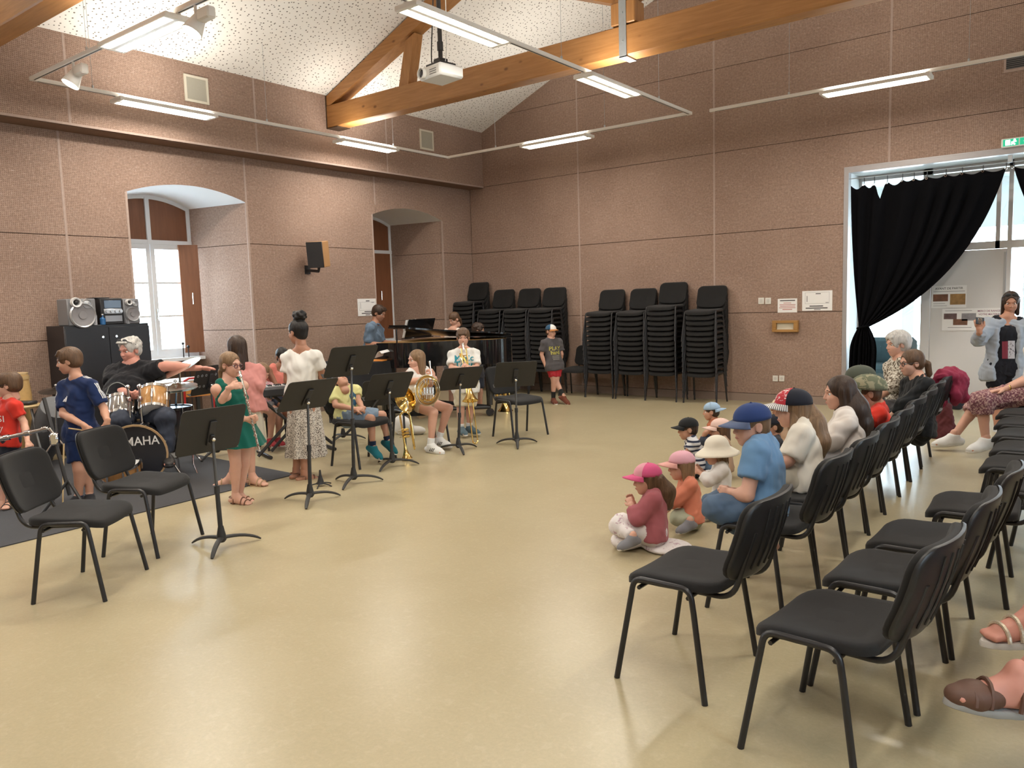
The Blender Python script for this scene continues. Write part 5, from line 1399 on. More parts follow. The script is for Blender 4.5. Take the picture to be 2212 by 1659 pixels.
def bottle(u, v0, v1, m, label):
    P = onx(u, v0, CX-.0); z1 = onx(u, v1, CX)[2]; H_ = z1-cz1; t = Th('bottle', label, 'bottle', (CX-.04, P[1], cz1), 'bottles on the cabinet')
    t.p('glass', MB().lathe([(.0, 0), (.030, 0), (.032, H_*.55), (.012, H_*.72), (.012, H_*.92), (.0, H_*.92)], 14, (CX-.04, P[1], cz1)), m); t.p('bottle_cap', MB().cyl((CX-.04, P[1], cz1+H_*.9), (CX-.04, P[1], cz1+H_), .014, n=10), M_WHITE)
bottle(208, 700, 666, mat('clear_plastic', (.45, .45, .47), .1, spec=.8), 'clear bottle standing beside the grey stereo speaker'); bottle(226, 700, 678, mat('blue_plastic', (.03, .14, .35), .25), 'small blue bottle in front of the stereo unit'); bottle(279, 698, 676, mat('pale_plastic', (.55, .56, .60), .25), 'small pale bottle in front of the stereo speaker by the window')
# ---- mat under the drums
M_MAT = mat('dark_mat', (.045, .045, .05), .85, var=.15, vscale=60, bump=.4, bscale=300)
t = Th('floor_mat', 'dark grey floor mat under the drum kit', 'mat', (-7.6, 2.6, 0)); t.p('mat', MB().prism([(-9.3, -.2), (-6.02, -.2), (-6.24, 4.63), (-9.3, 4.75)], 2, .001, .008), M_MAT, None, 0)
# ================================================================ MUSIC STANDS
M_STAND = mat('stand_black', (.020, .019, .018), .55, var=.1)
def music_stand(base, quad, dw, label, tilt=22, group='solid black music stands', perf=False, feet0=0.5):
    """base: px of the foot; quad: px corners TL,TR,BR,BL of the desk; dw: apparent width -> yaw"""
    b = onz(*base); dep = depth(b); ctr = atd(*(np.mean(np.array(quad), 0)), dep-.03); pxm = FPX/dep
    wpx = (abs(quad[1][0]-quad[0][0])+abs(quad[2][0]-quad[3][0]))/2; W_ = .47; cosT = min(.98, wpx/pxm/W_); sinT = math.sqrt(1-cosT**2)
    rt = unit([AX[0][0], AX[0][1], 0]); fw = unit([AX[2][0], AX[2][1], 0]); lat = unit(rt*cosT+fw*sinT); nb = np.cross(lat, UPW)   # nb: towards camera side (back of desk)
    if nb@fw > 0: nb = -nb
    up = unit(UPW*math.cos(math.radians(tilt))+nb*math.sin(math.radians(tilt))); nrm = np.cross(lat, up)
    if nrm@fw > 0: nrm = -nrm
    t = Th('music_stand', label, 'music stand', b, group); R = np.stack([lat, nrm, up], 1)
    hh_ = .345; o = [(x, y) for x, y in rrect(W_, hh_, .03, 3)]
    m = MB(); n_ = len(o); rows = [[ctr+lat*x+up*y+nrm*z for x, y in o] for z in (-.002, .002)]; m.grid(rows, True); m.add(rows[0], [tuple(range(n_))[::-1]]); m.add(rows[1], [tuple(range(n_))])
    d = t.p('desk', m, M_STAND, None, 30)
    if perf:
        for i in range(3):
            for j in range(2):
                for q in (-1, 1):
                    c_ = ctr+lat*(q*(.07+.06*i))+up*(-.07+.13*j)+nrm*.003
                    t.p('round_hole', MB().tube([c_+(lat*math.cos(a)+up*math.sin(a))*.012 for a in np.linspace(0, 2*math.pi, 11)[:-1]], .003, 5, closed=True), M_STEEL, d)
    t.p('lip', MB().box(ctr-up*hh_/2-nrm*.025, (W_, .055, .004), R), M_STAND)
    t.p('back_channel', MB().box(ctr+nrm*.010-up*.02, (.05, .018, .19), R, .004), M_BLKPL)
    hb = ctr+nrm*.030-up*.05; t.p('tilt_knob', MB().ell(hb+nrm*.012, .016, 12, 8), M_SILVER); t.p('neck_bracket', MB().box(ctr+nrm*.022-up*.055, (.03, .02, .06), R, .004), M_BLACK)
    tp = np.array([hb[0], hb[1], hb[2]-.01]); zj = max(.25, tp[2]*.55)
    bx = b.copy(); jt = np.array([bx[0]+(tp[0]-bx[0])*zj/tp[2], bx[1]+(tp[1]-bx[1])*zj/tp[2], zj])
    t.p('lower_tube', MB().tube([bx+UPW*.05, jt], [.0165, .0150], 12), M_STAND); t.p('upper_tube', MB().tube([jt-UPW*.05, tp], .0105, 10), mat('stand_inner', (.10, .10, .10), .35, metal=.5)); t.p('height_collar', MB().tube([jt-UPW*.03, jt+UPW*.02], .019, 12), M_BLKPL)
    t.p('hub', MB().lathe([(.02, .04), (.032, .055), (.030, .09), (.018, .15)], 14, bx), M_STAND)
    a0 = math.atan2(AX[0][1], AX[0][0])+feet0
    for k in range(3):
        a = a0+k*2*PI/3; dv = np.array([math.cos(a), math.sin(a), 0]); P = bez([bx+UPW*.07, bx+dv*.12+UPW*.075, bx+dv*.21+UPW*.05, bx+dv*.265+UPW*.010], 8)
        t.p('leg', MB().tube(P, [.022, .021, .020, .019, .018, .017, .016, .014, .010], 8, flat=.6), M_STAND)
    return t
music_stand((480, 1183), [(419, 893), (511, 870), (496, 956), (400, 996)], 0, 'black music stand in front of the girl with the flute', tilt=24, feet0=-1.45)
music_stand((671, 1084), [(642, 829), (718, 818), (696, 872), (605, 893)], 0, 'black music stand in front of the girl in the white blouse', tilt=42, feet0=-1.45)
music_stand((765, 1045), [(724, 751), (809, 743), (793, 809), (707, 818)], 0, 'tallest black music stand, raised in front of the reclining boy', tilt=36, feet0=.35)
music_stand((848, 1008), [(809, 810), (891, 801), (871, 856), (791, 868)], 0, 'black music stand in front of the girl with the horn', tilt=38, feet0=-1.9)
music_stand((991, 975), [(960, 797), (1044, 789), (1027, 837), (946, 847)], 0, 'black music stand in front of the trombone boy', tilt=42, feet0=-1.3)
music_stand((1117, 962), [(1072, 785), (1162, 776), (1153, 830), (1067, 843)], 0, 'black music stand in front of the empty band chair', tilt=32, feet0=-1.55)
music_stand((470, 985), [(440, 790), (478, 790), (464, 850), (430, 850)], 0, 'black music stand with round holes behind the girl with the flute', perf=True, feet0=.3)
music_stand((742, 952), [(790, 830), (850, 825), (845, 868), (780, 872)], 0, 'black music stand lowered beside the piano', feet0=.2)
# little flute peg
b = onz(693, 1050); t = Th('instrument_peg', 'small black cone peg stand on the floor', 'instrument stand', b)
t.p('cone', MB().lathe([(.0, .15), (.008, .148), (.012, .10), (.035, .02), (.0, .018)], 14, b), M_BLKPL)
for k in range(5): a = k*2*PI/5+.3; t.p('foot', MB().tube(bez([b+UPW*.025, b+np.array([math.cos(a)*.06, math.sin(a)*.06, .03]), b+np.array([math.cos(a)*.115, math.sin(a)*.115, .004])], 5), .006, 6), M_BLKPL)
# ================================================================ DRUMS
M_DWOOD = wood_mat('drum_maple', (.36, .18, .06), (.48, .26, .10), False, 2, rough=.2); M_HEADB = mat('drum_head_black', (.012, .014, .022), .25); M_HEADW = mat('drum_head_white', (.70, .70, .70), .4); M_HOOP = mat('hoop_maple', (.48, .32, .17), .3); M_SHELLB = mat('shell_black', (.012, .012, .015), .2)
def drum(name, label, c, axis, r, L, shell, head, hoop, group, lugs=8, text=None):
    axis = unit(axis); ref = UPW if abs(axis[2]) < .9 else np.array([1.0, 0, 0]); R0 = frame(axis, ref); R = np.stack([R0[:, 0], R0[:, 2], R0[:, 1]], 1); R[:, 1] *= 1; R = np.stack([np.cross(R0[:, 2], axis), R0[:, 2], axis], 1)
    t = Th(name, label, 'drum', c, group); c = np.asarray(c, float)
    t.p('shell', MB().lathe([(r*.97, -L/2), (r, -L/2+.01), (r, L/2-.01), (r*.97, L/2)], 32, c, R), shell)
    t.p('front_head', MB().lathe([(.0, L/2+.004), (r*.6, L/2+.004), (r*.985, L/2)], 32, c, R), head); t.p('back_head', MB().lathe([(r*.985, -L/2), (r*.6, -L/2-.002), (.0, -L/2-.002)], 32, c, R), M_HEADW)
    for s_ in (-1, 1): t.p('hoop', MB().lathe([(r*.975, s_*(L/2)-.012), (r*1.035, s_*(L/2)-.014), (r*1.035, s_*(L/2)+.014), (r*.975, s_*(L/2)+.012), (r*.975, s_*(L/2)-.012)], 32, c, R), hoop)
    for k in range(lugs):
        a = 2*PI*(k+.5)/lugs; d = R@np.array([math.cos(a), math.sin(a), 0])
        t.p('lug', MB().tube([c+d*(r+.012)-axis*min(.045, L*.3), c+d*(r+.012)+axis*min(.045, L*.3)], .011, 7), M_CHROME)
        t.p('tension_rod', MB().tube([c+d*(r*1.03+.008)-axis*(L/2+.012), c+d*(r*1.03+.008)+axis*(L/2+.012)], .005, 6), M_CHROME)
    t.R = R; t.c = c; return t
bd_px = (300, 978); bdc0 = onz(300, 1046); bdep = depth(bdc0)+.05; bc = atd(*bd_px, bdep); bc[2] = .30; dfront = unit(camvec(.30, 0, -1)*np.array([1, 1, 0]))
T = drum('bass_drum', 'black bass drum with maple hoops facing the hall', bc, dfront, .275, .40, M_SHELLB, M_HEADB, M_HOOP, None, 8)
V2, F2 = text_polys('YAMAHA', .01); up_ = UPW; rt_ = np.cross(UPW, dfront)
T.p('lettering', MB().add([bc+dfront*.2075+rt_*(a*.105)+up_*(b_*.115+.125) for a, b_ in V2], F2), mat('print_white', (.75, .75, .75), .5), None, 0)
for q in (-1, 1): T.p('spur', MB().tube([bc+rt_*q*.27+dfront*.05-UPW*.08, bc+rt_*q*.42+dfront*.20-UPW*.295], .008, 7), M_CHROME)
def tom_at(u, v, d, r, L, tiltdeg, label, shell, group='tom drums', ax=None):
    c = atd(u, v, bdep+d); a = unit(UPW*math.cos(math.radians(tiltdeg))+unit(ax if ax is not None else -dfront)*math.sin(math.radians(tiltdeg))); return drum('tom_drum', label, c, a, r, L, shell, M_HEADW, M_CHROME, group, 6)
tm = tom_at(333, 866, .10, .132, .22, 38, 'maple rack tom tilted above the bass drum', M_DWOOD)
tm2 = tom_at(262, 880, .10, .12, .17, 34, 'smaller rack tom crowded with chrome hardware over the bass drum', mat('shell_clear', (.32, .30, .28), .15, metal=.5))
h_ = Th('tom_holder', 'chrome tom holder rising from the bass drum', 'drum hardware', bc+UPW*.27)
for q in (-.05, .05): h_.p('post', MB().tube([bc+UPW*.26+rt_*q, bc+UPW*.62+rt_*q], .012, 10), M_CHROME); h_.p('clamp', MB().box(bc+UPW*.50+rt_*q, (.04, .04, .05), None, .008), M_CHROME); h_.p('wing_nut', MB().ell(bc+UPW*.62+rt_*q, .022, 10, 7), M_CHROME)
h_.p('arm', MB().tube([bc+UPW*.60+rt_*.05, tm.c-dfront*.0+UPW*-.0-rt_*.13], .010, 8), M_CHROME); h_.p('arm', MB().tube([bc+UPW*.60-rt_*.05, tm2.c+rt_*.11], .010, 8), M_CHROME)
ft = atd(372, 905, bdep+.35); ft[2] = .46; FT = drum('floor_tom', 'black floor tom with blue window light painted on its head beside the drummer', ft, UPW, .19, .40, M_SHELLB, mat('head_painted_blue_light', (.16, .30, .48), .35), M_SHELLB, None, 6)  # blue window light is painted into the head colour
for k in range(3): a = k*2.1+.4; dv = np.array([math.cos(a), math.sin(a), 0]); FT.p('leg', MB().tube([ft+dv*.205+UPW*.1, ft+dv*.205-UPW*.36, ft+dv*.24-UPW*.455], .008, 7), M_CHROME)
sn = atd(262, 1022, bdep-.25); sn[2] = .18; SN = drum('snare_drum', 'maple snare with chrome hoops low in front of the bass drum', sn, unit(UPW+.25*dfront), .165, .13, M_DWOOD, M_HEADW, M_CHROME, None, 8)
for k in range(3): a = k*2.1; dv = np.array([math.cos(a), math.sin(a), 0]); SN.p('stand_leg', MB().tube([sn-UPW*.05, sn+dv*.16-UPW*.175], .008, 7), M_CHROME)
M_CYM = mat('cymbal_silver', (.72, .70, .64), .22, metal=1.0); M_CYMD = mat('cymbal_dark', (.05, .045, .04), .3, metal=.8)
def cymbal(u, v, d, r, nrm, base, label, m, two=False, group='cymbals on stands'):
    c = atd(u, v, bdep+d); nrm = unit(nrm); b = np.array([base[0], base[1], .008]); t = Th('cymbal_stand', label, 'cymbal', b, group)
    R0 = frame(nrm, [1, 0, .1]); R = np.stack([R0[:, 0], np.cross(nrm, R0[:, 0]), nrm], 1)
    for k in range(2 if two else 1): t.p('cymbal', MB().lathe([(.006, .028), (.03, .026), (.045, .012), (r*.5, .004), (r, -.010), (r, -.012), (r*.5, .0015), (.03, .018), (.006, .022)], 32, c-nrm*.02*k, R), m)
    t.p('wing_nut', MB().ell(c+nrm*.045, .016, 8, 6), M_CHROME); hub = b+UPW*.32
    t.p('rod', MB().tube([c+nrm*.05, c-nrm*.04], .005, 6), M_CHROME); t.p('pole', MB().tube([c-nrm*.04, np.array([b[0]+(c[0]-b[0])*.3, b[1]+(c[1]-b[1])*.3, max(.4, c[2]*.62)]), hub-UPW*.2], .010, 10), M_CHROME)
    for k in range(3):
        a = k*2*PI/3+.6; dv = np.array([math.cos(a), math.sin(a), 0]); lg = t.p('leg', MB().tube([hub, b+dv*.26], .009, 7), M_CHROME); t.p('rubber_foot', MB().ell(b+dv*.26+UPW*.006, .014, 8, 6), M_BLKPL, lg)
cb = onz(395, 975)
cymbal(383, 795, .42, .24, camvec(-.36, -.86, -.36), onz(402, 985), 'large tilted ride cymbal in front of the drummer', M_CYM)
cymbal(380, 833, .28, .20, camvec(-.04, -.97, -.22), onz(385, 1000), 'flat silver hi-hat pair below the ride cymbal', M_CYM, True)
cymbal(122, 842, .40, .16, camvec(.02, -.97, -.22), onz(128, 1010), 'dark cymbal on a stand behind the boy in navy', M_CYMD)
# boom arm with clamps in front of the boy in red
dpb = depth(onz(25, 1100))-.35; a_, b__ = atd(-60, 962, dpb), atd(106, 925, dpb); cl = atd(118, 948, dpb); gb_ = onz(150, 1075); gb_ = atd(148, 1040, dpb); gb_[2] = .0
t = Th('percussion_rack', 'chrome percussion bar with clamps on a dark stand beside the boy in red', 'stand', (gb_[0], gb_[1], 0.0))
t.p('bar', MB().tube([a_, b__], .016, 10), M_CHROME)
for f in (.15, .45, .72, .95): q = a_+(b__-a_)*f; t.p('clamp', MB().tube([q-unit(b__-a_)*.02, q+unit(b__-a_)*.02], .024, 10), M_CHROME)
t.p('clamp_block', MB().box(cl, (.08, .06, .10), rotz(-.6), .012), M_CHROME); t.p('clamp_arm', MB().tube([b__, cl+UPW*.03], .012, 8), M_CHROME)
t.p('post', MB().tube([atd(95, 860, dpb+.05), cl, np.array([gb_[0], gb_[1], .18])], .016, 8), M_BLKPL)
for k in range(3): a = k*2*PI/3+.2; t.p('leg', MB().tube([np.array([gb_[0], gb_[1], .30]), np.array([gb_[0]+.24*math.cos(a), gb_[1]+.24*math.sin(a), .018])], .012, 8), M_BLKPL)
# stool and padded board behind the boy in red
sb_ = onz(62, 1010); zs = CAMH-(872-686)/FPX*depth(sb_)
t = Th('wooden_stool', 'pale wooden stool with dark trestle legs behind the boy in red', 'stool', sb_); M_PALE = mat('pale_ply', (.50, .36, .18), .4, var=.1)
t.p('seat', MB().lathe([(.0, zs), (.17, zs), (.18, zs-.015), (.17, zs-.035), (.0, zs-.035)], 24, sb_), M_PALE); t.p('seat_pad', MB().box(sb_+UPW*(zs+.02), (.26, .14, .035), rotz(.5), .01), M_BLKPL)
for k in range(4): a = k*PI/2+.4; t.p('leg', MB().tube([sb_+np.array([math.cos(a)*.10, math.sin(a)*.10, zs-.03]), sb_+np.array([math.cos(a)*.22, math.sin(a)*.22, .0])], .012, 7), M_STEEL)
pd = atd(70, 845, depth(sb_)+.3); t = Th('conga_drum', 'grey covered drum leaning behind the wooden stool', 'drum', (pd[0], pd[1], 0)); ax_ = unit(UPW+camvec(.25, 0, -.2)); R0 = frame(ax_, [1, 0, 0]); R = np.stack([R0[:, 0], np.cross(ax_, R0[:, 0]), ax_], 1); bo_ = np.array([pd[0], pd[1], 0.012])-ax_*.0
Hc = pd[2]+.10
t.p('body', MB().lathe([(.0, .06), (.12, .055), (.15, .30*Hc), (.185, .7*Hc), (.155, .99*Hc), (.0, 1.0*Hc)], 24, bo_, R), mat('drum_bag_grey', (.13, .135, .145), .7, var=.1)); t.p('base_ring', MB().lathe([(.10, .02), (.13, .02), (.13, .07), (.10, .07)], 20, bo_, R), M_BLKPL)
wb = onx(30, 830, -9.45); t = Th('wooden_drum', 'tall pale wooden drum standing furthest back behind the boy in red', 'drum', (wb[0], wb[1], 0)); Hw = wb[2]+.12
t.p('shell', MB().lathe([(.0, 0), (.12, 0), (.135, .3*Hw), (.16, .75*Hw), (.14, Hw*.98)], 24, (wb[0], wb[1], 0)), mat('drum_pale', (.55, .36, .15), .35, var=.15)); t.p('drum_head', MB().lathe([(.14, Hw*.98), (.145, Hw), (.0, Hw)], 24, (wb[0], wb[1], 0)), mat('skin_head', (.62, .46, .25), .5)); t.p('hoop', MB().lathe([(.143, Hw*.93), (.152, Hw*.93), (.152, Hw*.97), (.143, Hw*.97), (.143, Hw*.93)], 24, (wb[0], wb[1], 0)), M_PALE)
# small red and orange school chair
kc = onz(432, 962); t = Th('school_chair', 'small orange wooden chair with red frame behind the drums', 'chair', kc); R = rotz(math.radians(160)); M_REDT = mat('red_tube', (.50, .03, .03), .35); M_ORW = mat('orange_ply', (.62, .28, .07), .4, var=.1)
def kp(x, y, z): return kc+R@np.array([x, y, z])
t.p('seat', MB().box(kp(0, 0, .38), (.34, .34, .015), R, .006), mat('pink_seat', (.55, .06, .09), .4)); t.p('backrest', MB().box(kp(-.17, 0, .70), (.015, .30, .18), R, .006), M_ORW)
for sx in (-1, 1):
    t.p('back_post', MB().tube([kp(-.16, sx*.16, .37), kp(-.18, sx*.16, .80)], .012, 8), M_REDT)
    for fx in (-1, 1): t.p('leg', MB().tube([kp(fx*.15, sx*.15, .375), kp(fx*.18, sx*.17, 0)], .012, 8), M_ORW)
t.p('top_tube', MB().tube([kp(-.18, -.16, .80), kp(-.185, -.10, .83), kp(-.185, .10, .83), kp(-.18, .16, .80)], .012, 8), M_REDT)
# music folder / bench behind the drums
bb_ = onz(390, 955); q = np.array([-9.42, 5.1, 0]); t = Th('side_table', 'low pale shelf behind the cymbals', 'table', q)
t.p('top', MB().bb(q+np.array([-.25, -.5, .72]), q+np.array([.25, .6, .75]), .005), mat('shelf_grey', (.40, .36, .33), .5))
for sx in (-.22, .22):
    for sy in (-.46, .56): t.p('leg', MB().bb(q+np.array([sx-.02, sy-.02, 0]), q+np.array([sx+.02, sy+.02, .72])), M_BLACK)
ms = onz(455, 925)+np.array([-.9, .2, 0]); t = Th('microphone_stand', 'thin black microphone stands beside the window sill', 'microphone', ms)
for k, dz in ((0, 1.15), (.08, 1.10)):
    t.p('pole', MB().tube([ms+np.array([0, k, 0.02]), ms+np.array([0, k, dz])], .008, 7), M_BLACK); t.p('microphone', MB().ell(ms+np.array([0, k, dz]), .022, 10, 7), M_BLKPL)
t.p('base', MB().lathe([(.0, 0), (.13, 0), (.12, .018), (.0, .022)], 20, ms), M_BLACK)
# ================================================================ KEYBOARD on X stand
k0, k1 = onz(548, 990), onz(614, 994); kdep = depth(onz(600, 992)); ka, kb = atd(556, 846, kdep), atd(645, 838, kdep+.25)
kdir = unit((kb-ka)*np.array([1, 1, 0])); ksid = np.cross(UPW, kdir)     # ksid: away from camera
if ksid@AX[2] < 0: ksid = -ksid
kz = (ka[2]+kb[2])/2-.02; kc_ = np.array([ka[0], ka[1], kz])+kdir*.42+ksid*.10; R = np.stack([kdir, ksid, UPW], 1)
t = Th('keyboard', 'black electronic keyboard in front of the two seated girls', 'keyboard', kc_)
t.p('case', MB().box(kc_+UPW*.0, (.98, .33, .095), R, .015), M_BLKPL); t.p('control_panel', MB().box(kc_+R@np.array([0, -.09, .050]), (.9, .11, .012), R, .004), mat('panel_grey', (.07, .07, .075), .4))
for i in range(36): t.p('white_key', MB().box(kc_+R@np.array([-.45+.0257*i, .085, .050]), (.0235, .13, .014), R), mat('key_white', (.72, .72, .70), .3), None, 0)
for i in range(35):
    if i % 7 not in (2, 6): t.p('black_key', MB().box(kc_+R@np.array([-.45+.0257*(i+.5), .055, .062]), (.013, .075, .014), R), M_BLKPL, None, 0)
for i in range(10): t.p('button', MB().box(kc_+R@np.array([-.36+.08*i, -.10, .060]), (.03, .012, .008), R, .002), mat('button_grey', (.3, .3, .3), .4))
t = Th('keyboard_stand', 'black X-shaped keyboard stand', 'stand', np.array([kc_[0], kc_[1], 0]))
zt_ = kz-.05
for q in (-.34, .34):
    c_ = np.array([kc_[0], kc_[1], 0])+kdir*q*.3
    for s_ in (-1, 1): t.p('cross_leg', MB().tube([c_+kdir*s_*.36+ksid*(.02*s_+q*.3)+UPW*.03, c_-kdir*s_*.30+ksid*(.02*s_+q*.3)+UPW*zt_], .018, 8), M_BLACK)
for s_ in (-1, 1):
    c_ = np.array([kc_[0], kc_[1], 0])+kdir*s_*.36; t.p('foot_bar', MB().tube([c_-ksid*.24+UPW*.02, c_+ksid*.24+UPW*.02], .020, 8), M_BLACK); c_ = np.array([kc_[0], kc_[1], 0])-kdir*s_*.30; t.p('top_bar', MB().tube([c_-ksid*.18+UPW*zt_, c_+ksid*.18+UPW*zt_], .016, 8), M_BLACK)
# ================================================================ GRAND PIANO
M_PIANO = mat('piano_black', (.007, .007, .008), .07, coat=.6)
tail = onz(1046, 905); pz0, pz1 = .76, 1.10
# piano axis: from the keyboard (left) to the tail (right), roughly along +x
ang = math.radians(8); pdir = np.array([math.cos(ang), math.sin(ang), 0]); psid = np.array([-math.sin(ang), math.cos(ang), 0])   # psid away from camera (+y)
PL, PW = 1.75, 1.45
ptail = np.array([tail[0], tail[1], 0])+pdir*.22+psid*.30; pk0 = ptail-pdir*PL; pk = pk0-psid*.32          # keyboard end centre line
def pp(a, b, z): return pk+pdir*a+psid*b+UPW*z
# outline: a along axis (0 keyboard .. PL tail), b across (-PW/2 camera side .. +PW/2 far side). The treble (curved) side is towards the camera
OUT = [(a, -b) for a, b in [(0, -.72), (.35, -.72), (1.3, -.72), (1.55, -.70), (1.70, -.60), (1.75, -.42), (1.70, -.22), (1.58, -.06), (1.40, .06), (1.15, .20), (.95, .40), (.80, .62), (.62, .72), (.30, .73), (0, .73)]][::-1]
def smooth_out(P, it=2):
    for _ in range(it):
        Q = []
        for i in range(len(P)-1): a, b = np.array(P[i]), np.array(P[i+1]); Q += [tuple(a*.75+b*.25), tuple(a*.25+b*.75)]
        P = [P[0]]+Q+[P[-1]]
    return P
OS = smooth_out(OUT)
t = Th('grand_piano', 'glossy black grand piano with closed lid and music desk', 'piano', pp(PL*.45, 0, 0))
def pprism(poly, z0, z1): m = MB(); n_ = len(poly); m.add([pp(a, b, z) for z in (z0, z1) for a, b in poly], [tuple(range(n_))[::-1], tuple(range(n_, 2*n_))]+[(i, (i+1) % n_, n_+(i+1) % n_, n_+i) for i in range(n_)]); return m
body_poly = [(a, b) for a, b in OS if a > .30]; body_poly = [(.30, -.73)]+body_poly+[(.30, .72)]
t.p('case', pprism(body_poly, pz0, pz1), M_PIANO); t.p('keybed', pprism([(-.02, -.72), (.32, -.72), (.32, .73), (-.02, .73)], pz0, pz0+.12), M_PIANO)
for s_ in (-.72, .67): t.p('cheek', pprism([(.0, s_), (.32, s_), (.32, s_+.06), (.0, s_+.06)], pz0+.10, pz0+.24), M_PIANO)
t.p('fallboard', pprism([(.20, -.66), (.235, -.66), (.235, .67), (.20, .67)], pz0+.12, pz1-.02), M_PIANO)
for i in range(52): t.p('white_key', pprism([(.02, -.62+.0236*i), (.18, -.62+.0236*i), (.18, -.62+.0236*i+.022), (.02, -.62+.0236*i+.022)], pz0+.12, pz0+.145), mat('ivory_key', (.70, .69, .65), .25), None, 0)
for i in range(51):
    if i % 7 not in (2, 6): t.p('black_key', pprism([(.085, -.608+.0236*i+.01), (.18, -.608+.0236*i+.01), (.18, -.608+.0236*i+.022), (.085, -.608+.0236*i+.022)], pz0+.145, pz0+.157), M_PIANO, None, 0)
LT = math.tan(math.radians(7.5))
def lprism(poly, dz0, dz1):
    n_ = len(poly); return MB().add([pp(a, b, pz1+.004+(.74-b)*LT+z) for z in (dz0, dz1) for a, b in poly], [tuple(range(n_))[::-1], tuple(range(n_, 2*n_))]+[(i, (i+1) % n_, n_+(i+1) % n_, n_+i) for i in range(n_)])
t.p('lid', lprism([(.52, -.735)]+[(a, b*1.015) for a, b in OS if a > .52]+[(.52, .735)], 0, .022), M_PIANO); t.p('lid_flap', lprism([(.53, -.73), (.80, -.73), (.80, .74), (.53, .74)], .024, .044), M_PIANO); t.p('lid_prop', MB().tube([pp(.60, -.66, pz1), pp(.60, -.66, pz1+.74*LT*1.9)], .010, 7), M_PIANO)
t.p('gold_frame', pprism([(.34+(a-.34)*.95, b*.94) for a, b in body_poly], pz1, pz1+.003), mat('harp_gold', (.42, .24, .08), .4, metal=.5, var=.3, vscale=30))
for a, b in ((.28, -.58), (.28, .60), (1.46, .30)):
    lg = t.p('leg', MB().tube([pp(a, b, .16), pp(a, b, pz0)], [.045, .062], 10), M_PIANO); t.p('caster', MB().tube([pp(a, b-.03, .055), pp(a, b+.03, .055)], .052, 12), M_BLKPL, lg)
for (a, b), (c_, d_) in (((.28, -.58), (1.46, .30)), ((.28, .60), (1.46, .30)), ((.28, -.58), (.28, .60))): t.p('dolly_beam', MB().tube([pp(a, b, .13), pp(c_, d_, .13)], .028, 8), M_BLACK)
m = MB()
for b in (-.10, .10): m.tube([pp(.45, b, .22), pp(.45, b*.8, pz0)], .012, 7)
t.p('lyre', m, M_PIANO); t.p('pedal_box', MB().box(pp(.45, 0, .22), (.14, .34, .06), rotz(ang), .008), M_PIANO)
for k in (-.06, 0, .06): t.p('pedal', MB().box(pp(.36, k, .205), (.10, .022, .012), rotz(ang), .004), M_BRASS)
dk = MB(); c_ = pp(.40, .16, pz1+.17); Rp = rotz(ang)@np.array([[math.cos(.30), 0, math.sin(.30)], [0, 1, 0], [-math.sin(.30), 0, math.cos(.30)]]); dk.box(c_, (.014, .66, .28), Rp, .004); t.p('music_desk', dk, M_PIANO); t.p('desk_ledge', MB().box(pp(.35, .16, pz1+.03), (.10, .66, .014), rotz(ang), .003), M_PIANO)
def stick(name, label, cat, mb_, m, loc, ang_=40): tt = Th(name, label, cat, loc); tt.p(name+'_body' if False else 'sheet', mb_, m, None, ang_); return tt
for k in range(3): stick('sheet_music', ['open white score leaning on the piano music desk', 'orange score cover leaning on the piano music desk', 'white loose sheet leaning on the piano music desk'][k], 'sheet music', MB().box(pp(.395, -.12+.20*k, pz1+.17), (.004, .20, .26), Rp), [M_PAPER, mat('orange_paper', (.75, .27, .04), .6), M_PAPER][k], pp(.395, -.12+.20*k, pz1+.04), 0)
# black-draped table in front of the piano with papers and a printed cloth
q0 = atd(795, 770, depth(pp(.2, -.9, 0))); tb = pk0+pdir*.02-psid*1.10
def tbp(a, b, z): return tb+pdir*a+psid*b+UPW*z
t = Th('draped_table', 'small table under a black cloth beside the piano keyboard', 'table', tb)
n_ = 40; rows = []
for z, k_ in ((.86, .97), (.86, 1.0), (.75, 1.01), (.50, 1.04), (.28, 1.07)):
    row = []
    for i in range(n_):
        a = 2*PI*i/n_; cx_, sy_ = math.cos(a), math.sin(a); w_ = (abs(cx_)**4+abs(sy_)**4)**-.25; f_ = 1+(.05*math.sin(9*a) if z < .8 else 0)*(1.05-z); row.append(tbp(cx_*w_*.50*k_*f_, sy_*w_*.26*k_*f_, z))
    rows.append(row)
m = MB().grid(rows, True); m.add(rows[0], [tuple(range(n_))]); t.p('black_cloth', m, mat('table_cloth_black', (.010, .010, .012), .9, bump=.3, bscale=40), None, 60)
for sx in (-.4, .4):
    for sy in (-.18, .18): t.p('leg', MB().bb(tbp(sx-.02, sy-.02, 0), tbp(sx+.02, sy+.02, .85)), M_BLACK)
c_ = tbp(-.12, 0, .862); tt = Th('printed_cloth', 'crumpled white cloth bag with green print on the draped table', 'cloth', c_)
def clothz(x, y): return .03+.035*math.exp(-(x*x/.03+y*y/.02))+.014*math.sin(13*x+4*y)+.012*math.sin(17*y-5*x)
def green_cloth():
    g = NG('white_cloth_green_print'); p = g.objc(); a = g.noise(p, 22, 3, .5, 1.5); x, y, z = g.sep(p); r = g.math('ADD', g.math('MULTIPLY', x, x), g.math('MULTIPLY', y, y)); f = g.math('MULTIPLY', g.ramp(a, [(.50, 0.0), (.54, 1.0)]), g.math('LESS_THAN', r, .022)); g.col(g.mix(f, (.72, .72, .62), (.05, .22, .12))); g.rough(.9); return g.m
